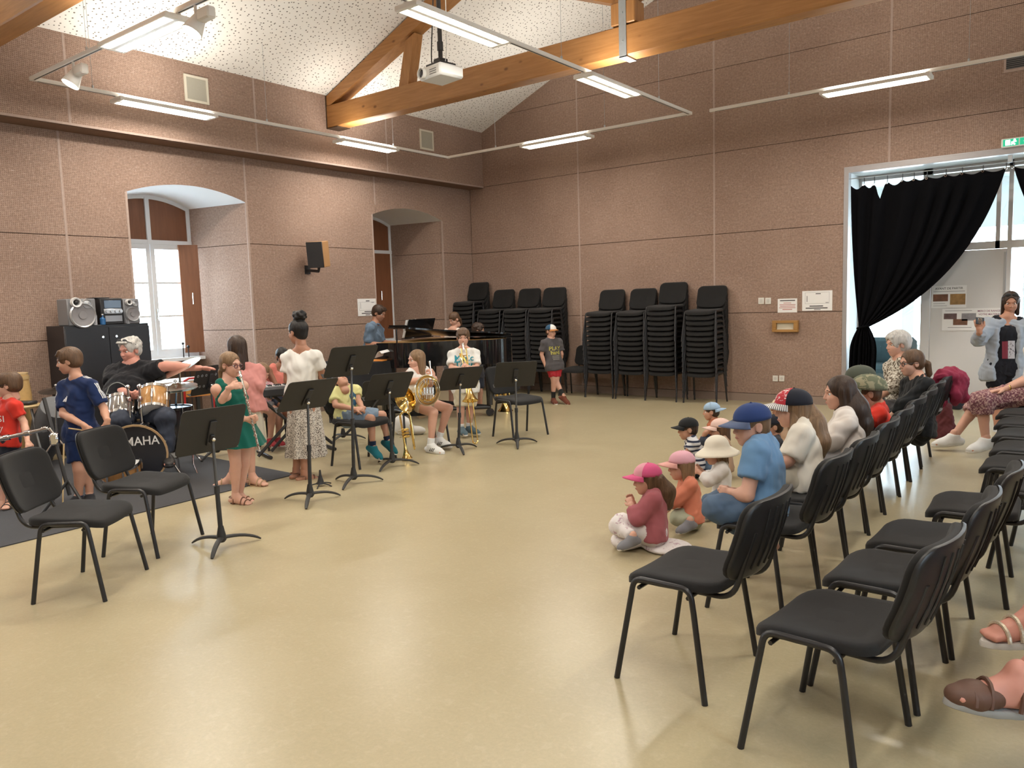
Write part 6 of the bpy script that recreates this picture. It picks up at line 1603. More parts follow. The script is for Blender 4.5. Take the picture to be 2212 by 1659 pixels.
P = [[c_+pdir*(.27*(i/14*2-1)*(1-.12*(abs(j/10*2-1)**2)))+psid*(.20*(j/10*2-1))+UPW*(clothz(.27*(i/14*2-1), .2*(j/10*2-1))*max(0, 1-max(abs(i/14*2-1), abs(j/10*2-1))**5)) for i in range(15)] for j in range(11)]
tt.p('cloth', MB().grid(P), green_cloth(), None, 80)
for k, (dx, dy, rz_, mm, lb) in enumerate(((.28, .02, .2, mat('orange_paper', (.75, .27, .04), .6), 'bright orange folder lying on the draped table'), (.44, .0, .7, M_PAPER, 'curled white sheets standing on the draped table'))):
    cc = tbp(dx, dy, .87+.02*k); th_ = Th('folder' if k == 0 else 'paper_sheets', lb, 'folder' if k == 0 else 'paper', cc)
    if k == 0: th_.p('cover', MB().box(cc, (.34, .26, .016), rotz(ang+rz_), .003), mm)
    else:
        P = [[cc+pdir*(-.06+.12*i/8)+psid*(-.12+.24*j/6)+UPW*(.02+.09*math.sin(i/8*2.4)+.02*j/6) for i in range(9)] for j in range(7)]; th_.p('sheet', MB().grid(P), mm, None, 80)
# laptop stand plate (flat black panel seen beside the pianist)
# bag on the floor under the piano
c_ = onz(872, 938); tt = Th('white_bag', 'crumpled white bag on the floor beside the horn player chair', 'bag', c_); v = Vol(c_-.3, c_+.35, .012)
v.ell(c_+UPW*.10, (.14, .10, .12), None, .03); v.ell(c_+UPW*.05+AX[0]*.16, (.14, .09, .055), None, .04); v.ell(c_+UPW*.16-AX[0]*.03, (.08, .07, .08), None, .04); v.cut(c_, -UPW); V, F = v.nets(); mobj('bag', npmesh('bag', V-c_, F, fabric('bagwhite', (.66, .64, .60))), tt.root)
# piano stool
stl = pk0-pdir*.42+psid*.05; tt = Th('piano_stool', 'black padded piano stool under the pianist', 'stool', stl); tt.p('cushion', MB().box(stl+UPW*.52, (.34, .56, .07), rotz(ang), .02), M_BLKPL)
for sx in (-.13, .13):
    for sy in (-.24, .24): tt.p('leg', MB().tube([stl+rotz(ang)@np.array([sx, sy, .49]), stl+rotz(ang)@np.array([sx, sy, 0])], .02, 8), M_BLACK)
# ================================================================ BRASS ON THE FLOOR
def bell_prof(L, r0, r1, n=14):
    return [(r0+(r1-r0)*(i/n)**3.2 if i else r0, L*i/n) for i in range(n+1)]
def trumpet(c, up, side, s, label):
    """standing bell-down; up axis, side axis"""
    up = unit(up); side = unit(side-up*(side@up)); fw_ = np.cross(up, side); t = Th('trumpet', label, 'trumpet', c); Q = lambda a, b, z: c+(side*a+fw_*b+up*z)*s
    R = np.stack([side, np.cross(-up, side), -up], 1)
    t.p('bell', MB().lathe([(r*1.0, z) for r, z in [(k[0]*s, k[1]*s) for k in bell_prof(.22, .011, .061)]]+[(.057*s, .219*s)], 24, Q(.05, 0, .22+.004), R), M_BRASS)
    t.p('bell_tube', MB().tube(fillet([Q(.05, 0, .22), Q(.05, 0, .47), Q(.0, 0, .50), Q(-.05, 0, .47), Q(-.05, 0, .20)], .06, 6), .0105*s, 8), M_BRASS); t.p('tuning_slide', MB().tube(fillet([Q(-.05, 0, .20), Q(-.05, .03, .10), Q(-.05, .06, .10), Q(-.05, .06, .36)], .04, 5), .0085*s, 8), M_BRASS); t.p('leadpipe', MB().tube([Q(-.05, .03, .12), Q(-.05, .03, .52)], .007*s, 8), M_BRASS)
    for k in range(3): vv = t.p('valve', MB().tube([Q(-.02, .03, .24+.035*k), Q(.055, .03, .24+.035*k)], .0135*s, 10), M_BRASS); t.p('valve_button', MB().tube([Q(.055, .03, .24+.035*k), Q(.085, .03, .24+.035*k)], .006*s, 7), M_SILVER, vv)
    t.p('mouthpiece', MB().lathe([(.005*s, 0), (.007*s, .05*s), (.013*s, .08*s), (.012*s, .085*s)], 12, Q(-.05, .03, .52), np.stack([side, np.cross(up, side), up], 1)), M_SILVER)
    return t
b = onz(890, 994); trumpet(b+UPW*.02, UPW+.12*camvec(-1, 0, 0), -AX[0], 1.0, 'brass trumpet standing bell-down beside the horn player')
b = onz(1092, 888); t = Th('baritone_horn', 'brass bell and tubing standing on the floor behind the empty band chair', 'horn', b); t.p('bell', MB().lathe([(r*.95, z*.95) for r, z in bell_prof(.30, .03, .12)], 24, b+UPW*.29, np.diag([1, -1, -1.0])), M_BRASS); t.p('tube', MB().tube(fillet([b+UPW*.29, b+UPW*.48, b+UPW*.50-AX[0]*.12, b+UPW*.20-AX[0]*.12], .06, 6), .022, 10), M_BRASS); t.p('inner_tube', MB().tube(fillet([b+UPW*.22+AX[0]*.06, b+UPW*.44+AX[0]*.06, b+UPW*.44-AX[0]*.06, b+UPW*.24-AX[0]*.06], .05, 5), .012, 8), M_BRASS)
b = onz(940, 1000)
# ================================================================ PATTERNED CLOTH
def speckle(name, c1, c2, scale=60, thr=.5):
    g = NG('cloth_'+name); p = g.objc(); a = g.noise(p, scale, 3, .6, .6); g.col(g.mix(g.ramp(a, [(thr-.02, 0.0), (thr+.02, 1.0)]), c1, c2)); g.rough(.9); g.bump(g.noise(p, 26, 3), .3, .004); return g.m
def striped(name, c1, c2, freq=26, axis=2):
    g = NG('cloth_'+name); p = g.objc(); s_ = g.sep(p)[axis]; f = g.math('LESS_THAN', g.math('FRACT', g.math('MULTIPLY', s_, freq)), .42); g.col(g.mix(f, c1, c2)); g.rough(.9); return g.m
M_LEO = speckle('leopard_print', (.62, .57, .50), (.09, .07, .06), 120, .52)
M_CAMO = speckle('camo', (.12, .13, .08), (.27, .25, .16), 20, .52)
M_FLOR = speckle('floral_plum', (.16, .055, .075), (.46, .30, .27), 60, .52)
M_ZEB = speckle('leaf_print', (.62, .58, .50), (.12, .09, .06), 45, .52)
M_DOTW = speckle('white_pink_print', (.72, .68, .68), (.50, .36, .42), 30, .60)
M_PINKP = speckle('pink_print', (.62, .30, .36), (.66, .56, .55), 60, .52)
M_STRI = striped('navy_stripes', (.62, .63, .66), (.02, .028, .06), 24)
M_STRW = striped('thin_stripes', (.72, .72, .70), (.12, .12, .13), 90, 0)
M_BAND = speckle('red_bandana', (.45, .03, .045), (.66, .58, .58), 46, .57)
M_DENIM = mat('cloth_denim', (.17, .23, .30), .85, var=.25, vscale=12); M_DENIMD = mat('cloth_denim_dark', (.028, .036, .058), .85, var=.2, vscale=12); M_JEANS = mat('cloth_jeans_blue', (.075, .12, .19), .85, var=.2, vscale=12)
WHITE = mat('print_white', (.75, .75, .75), .6); M_LEA = mat('leather_tan', (.15, .06, .03), .5, var=.15); M_LEAB = mat('leather_black', (.02, .018, .018), .5)
def Cv(x0, y0, s_): return lambda a, b, d=0.0: (x0+a*s_, y0+b*s_, d)
C2 = Cv(380, 640, .30144); C3 = Cv(680, 620, .25316); C5 = Cv(1300, 760, .28935); C6 = Cv(1600, 680, .30133); D1 = Cv(0, 720, .25316); DR = Cv(220, 700, .2291); YB_ = Cv(680, 780, .1567); HB = Cv(820, 730, .1688); CB = Cv(1030, 680, .193); WM = Cv(1900, 500, .2411); SW = Cv(1840, 820, .2772)
def fdep(u, v): return depth(onz(u, v))
def A3(*a): return camvec(*a)
BAND = 'children and teachers of the band'; AUD = 'audience'
# ---------------------------------------------------------------- boy in navy
p = Person('boy in navy football kit with white shoulder stripes, looking aside beside the bass drum', fdep(178, 1086), 1.36, 'mid', BAND)
p.torso(D1(655, 400), D1(690, 850), -15).head(D1(585, 235), .215, -72, -8)
p.arm('R', D1(540, 690, -.05), D1(715, 785, -.18), hand=A3(.75, .6, -.1), palm=A3(0, .3, .9), curl=.7).arm('L', D1(885, 640, -.02), D1(915, 755, -.14), hand=A3(-.3, .9, -.2), palm=A3(-.3, .2, .9), curl=.7)
p.leg('R', D1(675, 1165, -.02), D1(672, 1405, 0), toe=A3(-.5, .05, -.9)).leg('L', D1(755, 1150, .05), D1(765, 1390, .06), toe=A3(.5, .05, -.9)).build()
NV = fabric('navy_kit', (.012, .025, .085)); sh = p.top(NV, .80, .05, .012); p.bottoms(NV, .78, .016); p.hair('brown', 'short', bang=.24, vol=.06, side=.04); p.shoes(fabric('dark_shoe', (.03, .03, .035)), M_BLKPL); p.socks(fabric('navy_sock', (.012, .02, .05)), top=.10)
cc = p.chest+p.fw*.05+p.lat*-.045
p.decal('shirt', sh, cc, p.fw, [([(-.5+.33*k, -.4), (-.25+.33*k, -.4), (-.05+.33*k*.8, .0+.22*k), (-.22+.33*k*.8, .06+.22*k)], [(0, 1, 2, 3)]) for k in range(3)], .055, WHITE, 'chest_logo')
for sg, sd in ((1, 'L'), (-1, 'R')):
    a, b = p.sh[sd]+p.spine*.05, p.J['e'+sd]; B_ = p.bvh('shirt')
    for k in range(3):
        P = []
        for i in range(9):
            q = (p.neck+p.lat*sg*.05)*(1-i/8)+(a+(b-a)*.74)*(i/8) if i < 1 else p.sh[sd]+(b-p.sh[sd])*(.74*(i-2)/6) if i > 2 else p.neck+p.lat*sg*(.05+.04*i)
            q = q+p.fw*(k-1)*.014; h_ = B_.ray_cast(Vector(q+(UPW*.6+p.lat*sg*.8)*.2), Vector(-(UPW*.6+p.lat*sg*.8)).normalized(), .4)
            if h_[0] is not None: P.append(np.array(h_[0])-p.loc)
        if len(P) > 2: MB().tube(P, .004, 5).obj('shoulder_stripe', WHITE, sh)
for q in (-1, 1):
    t_ = MB().tube([p.J['w'+('L' if q > 0 else 'R')]+A3(0, .3, 0)*.10, p.J['w'+('L' if q > 0 else 'R')]+A3(.85*(-q), .15, -.2)*.30], [.007, .006], 7); th_ = Th('drumstick', 'wooden drumstick in the %s hand of the boy in navy' % ('left' if q > 0 else 'right'), 'drumstick', p.J['w'+('L' if q > 0 else 'R')], 'drumsticks of the boy in navy'); th_.p('stick', t_, M_PALE)
# ---------------------------------------------------------------- boy in red
p = Person('boy in red T-shirt with glasses standing beside the percussion bar', fdep(20, 1100), 1.15, 'fair', BAND)
p.torso(D1(75, 570), D1(55, 900), -35).head(D1(70, 440), .205, -75, -4)
p.arm('L', D1(205, 760, -.05), D1(235, 920, -.16), hand=A3(.5, .6, -.5), curl=.8).arm('R', D1(-80, 750, -.05), D1(-40, 880, -.25), curl=.8)
p.leg('L', D1(95, 1150, .02), D1(95, 1420, .05), toe=A3(.2, .05, -1)).leg('R', D1(10, 1160, 0), D1(15, 1460, 0), toe=A3(-.3, .05, -1)).build()
sh = p.top(fabric('red_tee', (.56, .035, .022)), .62, .05, .014); p.bottoms(fabric('dark_shorts', (.03, .035, .05)), .8, .016); p.hair('brown', 'short', bang=.20, vol=.06); p.sandals(M_LEAB, M_LEAB); p.glasses(M_BLACK)
for txt, dz, sz in (('MUSI', .035, .075), ('NUSI', -.055, .07)): p.decal('shirt', sh, p.chest+p.fw*.05+p.spine*(dz-.06), p.fw, [text_polys(txt, .0)], sz, WHITE, 'shirt_print')
th_ = Th('drumstick', 'wooden drumstick in the hand of the boy in red', 'drumstick', p.J['wL']); th_.p('stick', MB().tube([p.J['wL']+A3(.05, .1, -.03), p.J['wL']+A3(.9, .05, -.1)*.32], [.007, .006], 7), M_PALE)
# ---------------------------------------------------------------- drummer
p = Person('grey-haired man in a black T-shirt seated behind the drums, one arm stretched out', 7.85, 1.75, 'rosy', BAND, vox=.012)
p.torso(DR(285, 385), DR(310, 860), -8, sw=1.12).head(DR(262, 245), .24, -22, -10)
p.arm('R', DR(105, 610, -.15), DR(240, 645, -.35), hand=A3(.7, .3, -.5), curl=.9).arm('L', DR(610, 395, -.05), DR(905, 415, -.05), hand=A3(1, -.05, .1), palm=A3(0, 1, 0), curl=.2)
p.leg('R', DR(190, 900, -.45), DR(200, 1250, -.45), toe=A3(-.3, 0, -1)).leg('L', DR(600, 880, -.40), DR(620, 1230, -.40), toe=A3(.5, 0, -1)).build(fat=1.22, belly=.07)
sh = p.top(fabric('black_tee', (.010, .010, .013)), .72, .06, .022); p.bottoms(M_DENIMD, 1.95, .012, 'jeans'); p.hair('grey', 'curly', bang=.34, vol=.05); p.shoes(M_LEAB, M_BLKPL); p.sunglasses_up(M_BLKPL)
GP = mat('print_grey', (.22, .24, .23), .7)
B_ = p.bvh('shirt')
for k, (x0, y0, x1, y1, bulge) in enumerate(((-.10, -.10, -.06, .10, .02), (-.06, .10, .12, .09, .05), (.12, .09, .16, -.06, .02), (-.08, .03, .05, -.10, .05), (.02, .05, .12, -.08, -.03))):
    P = []
    for i in range(11):
        f_ = i/10; q = p.chest-p.spine*.12+p.fw*.1+np.cross(UPW, p.fw)*(x0+(x1-x0)*f_)+UPW*(y0+(y1-y0)*f_+bulge*math.sin(PI*f_)); h_ = B_.ray_cast(Vector(q+p.fw*.4), Vector(-p.fw), .8)
        if h_[0] is not None: P.append(np.array(h_[0])+p.fw*.002-p.loc)
    if len(P) > 2: MB().tube(P, .005, 5).obj('shirt_print', GP, sh)
thr = np.array([p.pel[0], p.pel[1], 0]); th_ = Th('drum_throne', 'black round drum stool under the drummer', 'stool', thr); zz = p.pel[2]-.10; th_.p('seat', MB().lathe([(.0, zz), (.17, zz), (.18, zz-.03), (.17, zz-.08), (0, zz-.08)], 24, thr), M_BLKPL); th_.p('post', MB().cyl(thr+UPW*.1, thr+UPW*(zz-.05), .02), M_CHROME)
for k in range(3): a = k*2.1; th_.p('leg', MB().tube([thr+UPW*.30, thr+np.array([math.cos(a)*.25, math.sin(a)*.25, .012])], .012, 8), M_CHROME)
# ---------------------------------------------------------------- girl with flute
p = Person('girl with glasses in a green dress playing a silver flute', fdep(520, 1088), 1.26, 'fair', BAND)
p.torso(C2(378, 615), C2(445, 930), 55).head(C2(392, 490), .205, 68, -6)
p.arm('R', C2(325, 790, -.02), C2(500, 880, -.14), hand=A3(.95, -.05, -.1), palm=A3(.2, -.3, .9), curl=.8).arm('L', C2(330, 745, -.16), C2(385, 655, -.20), hand=A3(.85, -.25, .1), palm=A3(.2, .2, .9), curl=.7)
p.leg('R', C2(430, 1215, -.03), C2(425, 1430, 0), toe=A3(.95, .05, -.3)).leg('L', C2(490, 1205, .08), C2(455, 1425, .10), toe=A3(.95, .05, -.2)).build()
GR = fabric('green_dress', (.006, .10, .075)); sh = p.top(GR, 0, .04, .010, strap=True, name='dress_top'); p.skirt(GR, (p.px(*C2(460, 1068)))[2], r1=.175, pleats=9, amp=.012, shift=tuple(A3(.4, 0, -.1)*.05)); p.hair('light', 'tied', bang=.30, vol=.03, tail=[((0, -.38, -.02), .10), ((-.02, -.52, -.35), .11), ((-.05, -.5, -.95), .09), ((-.08, -.42, -1.5), .05)]); p.sandals(M_LEA); p.glasses(mat('dark_red_frame', (.10, .02, .03), .3))
for sg in (-1, 1): MB().ell(p.sh['L' if sg > 0 else 'R']+p.spine*.02-p.loc, (.045, .042, .016), 10, 8).obj('ruffle', GR, p.root)
MB().tube([p.J['wR']-A3(.9, 0, 0)*.03+.026*(np.cross(A3(1, 0, 0), UPW)*math.cos(a)+UPW*math.sin(a))-p.loc for a in np.linspace(0, 2*PI, 13)[:-1]], .008, 6, closed=True).obj('bracelet', mat('bracelet_green', (.25, .33, .12), .6), p.root)
fa, fb = p.px(*C2(458, 542, -.06)), p.px(*C2(598, 1108, -.20)); th_ = Th('flute', 'silver flute held by the girl in green', 'flute', fa); th_.p('tube', MB().tube([fa, fb], .0098, 12), M_SILVER)
fd = unit(fb-fa); fs = unit(np.cross(fd, AX[2])); fn = np.cross(fs, fd)
for k in range(16): q = fa+(fb-fa)*(.30+.042*k); th_.p('key', MB().cyl(q-AX[2]*.008+fs*.004*(k % 2), q-AX[2]*.016+fs*.004*(k % 2), .0085 if k % 3 else .011, n=10), M_CHROME)
th_.p('key_rod', MB().tube([fa+(fb-fa)*.28-AX[2]*.012+fs*.008, fb-AX[2]*.012+fs*.008], .003, 6), M_CHROME); th_.p('lip_plate', MB().ell(fa+(fb-fa)*.06-AX[2]*.006, (.014, .014, .02), 10, 8), M_SILVER)
for f_ in (.0, .24, .80): th_.p('ring', MB().tube([fa+(fb-fa)*f_-fd*.006, fa+(fb-fa)*f_+fd*.010], .0125, 12), M_SILVER)
# ---------------------------------------------------------------- girl in pink behind her
p = Person('long-haired girl in a pink cardigan standing behind the flute player', fdep(530, 1052)+.05, 1.39, 'fair', BAND)
p.torso(C2(478, 505), C2(508, 800), -152, sw=.92).head(C2(432, 370), .21, -128, -4)
p.arm('R', C2(590, 640, .02), C2(560, 745, .12), curl=.5).arm('L', C2(420, 640, .08), C2(380, 560, .22), curl=.6)
p.leg('R', C2(530, 1080, .0), C2(545, 1292, 0), toe=A3(.9, .05, -.35)).leg('L', C2(450, 1080, .05), C2(395, 1300, .08), toe=A3(-.95, .05, -.2)).build()
PKC = fabric('pink_cardigan', (.56, .24, .22), bump=.6); p.top(PKC, 1.6, .03, .018, name='cardigan'); p.skirt(fabric('beige_skirt', (.52, .47, .38)), p.px(*C2(540, 1060))[2], r1=.15, pleats=8); p.hair('dark', 'long', 1.25, bang=.26, vol=.05); p.sandals(mat('leather_gold', (.40, .26, .14), .4))
# ---------------------------------------------------------------- girl in white blouse
p = Person('girl with a black hair bun in a white blouse and leopard print skirt', fdep(662, 1034), 1.52, 'tan', BAND)
p.torso(C2(903, 395), C2(910, 720), 172, sw=.90).head(C2(872, 255), .225, -122, -4)
p.arm('L', C2(800, 600, .05), C2(835, 640, .24), curl=.6).arm('R', C2(1052, 575, .02), C2(985, 625, .24), curl=.6)
p.leg('L', C2(880, 1040, 0), C2(862, 1255, .05), toe=A3(.5, .0, .9)).leg('R', C2(930, 1050, -.02), C2(920, 1275, -.02), toe=A3(.85, .05, .5)).build()
p.top(fabric('white_blouse', (.72, .70, .66), bump=.6), .62, .04, .011, neck=.072, name='blouse', sleevefl=.006, vneck=.03); p.skirt(M_LEO, p.px(*C2(905, 1152))[2], r0=.110, r1=.185, pleats=11, amp=.016, waist=.10); p.hair('black', 'bun', .5, bang=.30, vol=.035); p.sandals(M_LEA)
# ---------------------------------------------------------------- two girls at the keyboard
kd = depth(kc_)+.30
p = Person('girl in a pink patterned top seated at the keyboard, head bowed', kd, 1.30, 'fair', BAND)
p.torso(C2(605, 615), C2(585, 770), 50).head(C2(622, 545), .20, 55, -32)
p.arm('R', C2(590, 690, -.10), C2(650, 705, -.22), curl=.5).arm('L', C2(650, 690, .05), C2(700, 690, -.12), curl=.5)
p.leg('R', C2(690, 835, -.16), C2(675, 1030, -.12), toe=A3(.5, 0, -.8)).leg('L', C2(745, 840, .06), C2(730, 1025, .06), toe=A3(.6, 0, -.8)).build()
p.top(M_PINKP, .5, .04, .012, name='top'); p.bottoms(fabric('grey_shorts', (.20, .20, .21)), .5); p.hair('light', 'bob', .55, bang=.22, vol=.04); p.shoes(fabric('red_shoe', (.36, .04, .05)))
def simple_seat(P_, h_, label):
    q = np.array([P_[0], P_[1], 0]); th_ = Th('stool', label, 'stool', q); th_.p('seat', MB().box(q+UPW*(h_-.03), (.36, .36, .05), rotz(.6), .012), M_BLKPL)
    for k in range(4): a = k*PI/2+PI/4+.6; th_.p('leg', MB().tube([q+np.array([math.cos(a)*.2, math.sin(a)*.2, h_-.04]), q+np.array([math.cos(a)*.23, math.sin(a)*.23, 0])], .012, 8), M_BLACK)
simple_seat(p.pel, p.pel[2]-.085, 'black stool under the girl in the pink patterned top')
p = Person('dark-haired girl in an orange-pink vest seated at the keyboard', kd+.28, 1.38, 'brown', BAND)
p.torso(C2(748, 510), C2(715, 730), 40).head(C2(765, 432), .205, 35, -12)
p.arm('R', C2(715, 640, -.12), C2(790, 660, -.22), curl=.5).arm('L', C2(800, 620, .0), C2(830, 660, -.16), curl=.5)
p.leg('R', C2(820, 850, -.25), C2(810, 1030, -.2), toe=A3(.4, 0, -.8)).leg('L', C2(860, 850, -.1), C2(850, 1025, -.1), toe=A3(.5, 0, -.8)).build()
p.top(fabric('coral_vest', (.62, .20, .16)), 0, .04, .010, strap=True, name='vest'); p.bottoms(M_DENIMD, .5); p.hair('black', 'tied', bang=.27, vol=.035, tail=[((0, -.40, -.05), .11), ((-.20, -.36, -.5), .10), ((-.30, -.20, -1.0), .06)]); p.shoes(fabric('pale_shoe', (.5, .5, .5)))
simple_seat(p.pel, p.pel[2]-.085, 'black stool under the girl in the orange-pink vest')
# ---------------------------------------------------------------- reclining boy in yellow
yc = np.array([-6.07, 5.36, 0]); chair(yc[0], yc[1], .06, 'black chair under the reclining boy in yellow', 'loose chairs by the band')
p = Person('boy in a pale yellow T-shirt slumped back in his chair, face to the ceiling', depth(yc), 1.25, 'mid', BAND)
p.torso(YB_(400, 355, .02), YB_(470, 750, .0), 38).head(YB_(352, 292, .0), .205, 45, 62)
p.arm('R', YB_(285, 610, -.14), YB_(555, 660, -.20), hand=A3(.95, .0, .1), palm=A3(0, .6, .6), curl=.6).arm('L', YB_(600, 540, .02), YB_(660, 650, -.14), hand=A3(-.9, .15, -.1), palm=A3(0, .4, .9), curl=.6)
p.leg('R', YB_(775, 795, -.10), YB_(800, 1180, -.10), toe=A3(.75, .45, -.4)).leg('L', YB_(930, 745, .10), YB_(1005, 1105, .10), toe=A3(.75, .45, -.4)).build()
sh = p.top(fabric('yellow_tee', (.66, .64, .30)), .62, .03, .011); p.bottoms(M_DENIM, .86, .014); p.hair('dark', 'short', bang=.22, vol=.05); p.socks(fabric('navy_sock', (.012, .02, .05)), top=.20); p.shoes(fabric('teal_shoe', (.012, .12, .15)))
cc = p.pel*.45+p.neck*.55; nrm = p.fw
p.decal('shirt', sh, cc+np.cross(p.spine, p.fw)*.045, nrm, [([(.34*math.cos(a)*(1+.25*math.sin(5*a)), .75*math.sin(a)*(1+.12*math.sin(7*a))) for a in np.linspace(0, 2*PI, 29)[:-1]], [tuple(range(28))])], .11, mat('print_blue', (.02, .09, .16), .7), 'shirt_print', right=np.cross(p.spine, p.fw))
# ---------------------------------------------------------------- girl with french horn
hcx = onz(905, 985); hd_ = fdep(935, 980)+.25
p = Person('girl in a white vest seated with a French horn on her lap', hd_, 1.45, 'fair', BAND)
p.torso(HB(490, 415), HB(535, 850), 30).head(HB(468, 280), .215, -58, -4)
p.arm('R', HB(375, 565, -.10), HB(615, 520, -.26), hand=A3(.9, -.1, 0), palm=A3(0, .6, .6), curl=.8).arm('L', HB(650, 590, -.02), HB(690, 500, -.16), hand=A3(-.3, -.9, 0), palm=A3(-.6, 0, .5), curl=.9)
p.leg('R', HB(690, 955, -.22), HB(655, 1370, -.20), toe=A3(.75, .05, -.55)).leg('L', HB(880, 900, .0), HB(755, 1290, .02), toe=A3(.75, .05, -.55)).build()
p.top(fabric('white_vest', (.70, .68, .66)), 0, .04, .010, strap=True, name='vest', vneck=.02); p.bottoms(fabric('beige_shorts', (.45, .36, .27)), .42); p.hair('light', 'long', .95, bang=.30, vol=.03); p.shoes(fabric('white_shoe', (.72, .72, .70), bump=.1), stripes=M_BLKPL); p.socks(fabric('white_sock', (.72, .72, .70)), top=.22)
hp = p.pel-p.fw*.06; chair(hp[0], hp[1], math.atan2(p.fw[1], p.fw[0]), 'black chair under the girl with the French horn', 'loose chairs by the band')
hc_ = atd(923, 843, hd_-.30); th_ = Th('french_horn', 'brass French horn resting on the lap of the girl in white', 'horn', hc_); cr_, cu_ = AX[0], -AX[1]
def hpz(a, b, c=0.0): return hc_+cr_*a+cu_*b+AX[2]*c
for k, (r_, w_, o_) in enumerate(((.150, .010, 0), (.135, .009, .012), (.118, .008, .0), (.10, .008, .018))): th_.p('coil', MB().tube([hpz(r_*.86*math.cos(a)+.004*k, r_*1.08*math.sin(a), o_) for a in np.linspace(0, 2*PI, 33)[:-1]], w_, 8, closed=True), M_BRASS if k % 2 else mat('nickel', (.72, .66, .50), .16, metal=1.0))
bc_ = atd(880, 860, hd_-.26); ba = unit(A3(-.55, .28, -.80)); R0 = frame(ba, [0, 0, 1]); Rb = np.stack([R0[:, 0], np.cross(ba, R0[:, 0]), ba], 1)
th_.p('bell', MB().lathe([(r_, z_) for r_, z_ in bell_prof(.26, .022, .152)]+[(.147, .258)]+[(r_-.004, z_) for r_, z_ in bell_prof(.255, .022, .150)][::-1], 32, bc_-ba*.22, Rb), M_BRASS); th_.p('bell_tail', MB().tube(bez([bc_-ba*.21, bc_-ba*.32, hpz(.0, .17), hpz(.10, .10)], 10), [.022]*4+[.02]*4+[.016]*3, 10), M_BRASS)
for k in range(4): vv = th_.p('valve', MB().cyl(hpz(-.03+.03*k, .03, -.03), hpz(-.03+.03*k, -.035, -.03), .014, n=12), M_SILVER); th_.p('valve_lever', MB().box(hpz(-.03+.03*k, .09, -.04), (.014, .006, .06), np.stack([cr_, AX[2], cu_], 1), .002), M_SILVER, vv)
for k in range(3): th_.p('slide_loop', MB().tube(fillet([hpz(-.06+.045*k, -.05, -.02), hpz(-.06+.045*k, -.11, -.02), hpz(-.035+.045*k, -.11, -.02), hpz(-.035+.045*k, -.05, -.02)], .015, 4), .007, 7), M_BRASS)
th_.p('leadpipe', MB().tube([hpz(.09, .10, -.01), atd(935, 822, hd_-.28), atd(929, 790, hd_-.26)], .007, 8), M_SILVER); lp0 = atd(929, 790, hd_-.26); th_.p('mouthpiece', MB().tube([lp0, lp0+unit(lp0-atd(935, 822, hd_-.28))*.05], [.007, .015], 10), M_SILVER)
# ---------------------------------------------------------------- trombone boy
td = fdep(1003, 944)
p = Person('boy in a white T-shirt with turquoise lettering playing a trombone', td, 1.32, 'fair', BAND)
p.torso(C3(1268, 535), C3(1285, 830), 4).head(C3(1265, 430), .21, 2, -6)
p.arm('R', C3(1165, 690, -.08), C3(1265, 705, -.26), hand=A3(.6, -.3, -.4), palm=A3(.3, .3, .9), curl=.9).arm('L', C3(1385, 690, -.08), C3(1320, 690, -.24), hand=A3(-.6, -.3, -.4), palm=A3(-.3, .3, .9), curl=.9)
p.leg('R', C3(1245, 1050, -.02), C3(1248, 1205, 0), toe=A3(.4, .05, -.9)).leg('L', C3(1325, 1045, .03), C3(1318, 1195, .05), toe=A3(.75, .05, -.6)).build()
sh = p.top(fabric('white_tee', (.74, .73, .70)), .75, .08, .013); p.bottoms(fabric('sand_shorts', (.56, .50, .36)), .85, .016); p.hair('brown', 'short', bang=.20, vol=.07); p.socks(fabric('white_sock', (.72, .72, .70)), top=.25); p.shoes(fabric('slate_shoe', (.10, .15, .18)))
for txt, dz, sz in (('Music', .045, .10), ('Tour', -.035, .115)): p.decal('shirt', sh, p.chest+p.fw*.05+p.spine*dz, p.fw, [text_polys(txt, .02)], sz, mat('print_turquoise', (.02, .30, .40), .7), 'shirt_print')
ma = p.H(0, .44, -.28); mb_ = atd(1026, 938, td-.55); mb_[2] = .05; th_ = Th('trombone', 'brass trombone held by the boy in white, slide pointing at the floor', 'trombone', ma); sd_ = unit(mb_-ma); ss = unit(np.cross(sd_, AX[2]))
for q in (-1, 1): th_.p('slide_tube', MB().tube([ma+sd_*.06+ss*.028*q, mb_+ss*.028*q], .0075, 8), M_BRASS)
th_.p('slide_bow', MB().tube(bez([mb_+ss*.028, mb_+ss*.028+sd_*.05, mb_-ss*.028+sd_*.05, mb_-ss*.028], 8), .008, 8), M_BRASS); th_.p('slide_brace', MB().tube([ma+sd_*.16+ss*.028, ma+sd_*.16-ss*.028], .006, 6), M_BRASS); th_.p('mouthpiece', MB().tube([ma-sd_*.0, ma+sd_*.03, ma+sd_*.08], [.017, .012, .009], 12), M_SILVER)
bt = atd(1016, 866, td-.34); ba = unit(A3(.06, .97, -.25)); R0 = frame(ba, [1, 0, 0]); Rb = np.stack([R0[:, 0], np.cross(ba, R0[:, 0]), ba], 1)
th_.p('bell', MB().lathe([(r_, z_) for r_, z_ in bell_prof(.32, .010, .095)]+[(.090, .318)]+[(r_-.003, z_) for r_, z_ in bell_prof(.315, .010, .093)][::-1], 28, bt-ba*.32, Rb), M_BRASS); th_.p('bell_bow', MB().tube(bez([bt-ba*.32, bt-ba*.55, ma+sd_*.02-ss*.12-AX[2]*-.12, ma+sd_*.22-ss*.028], 14), .0105, 8), M_BRASS)
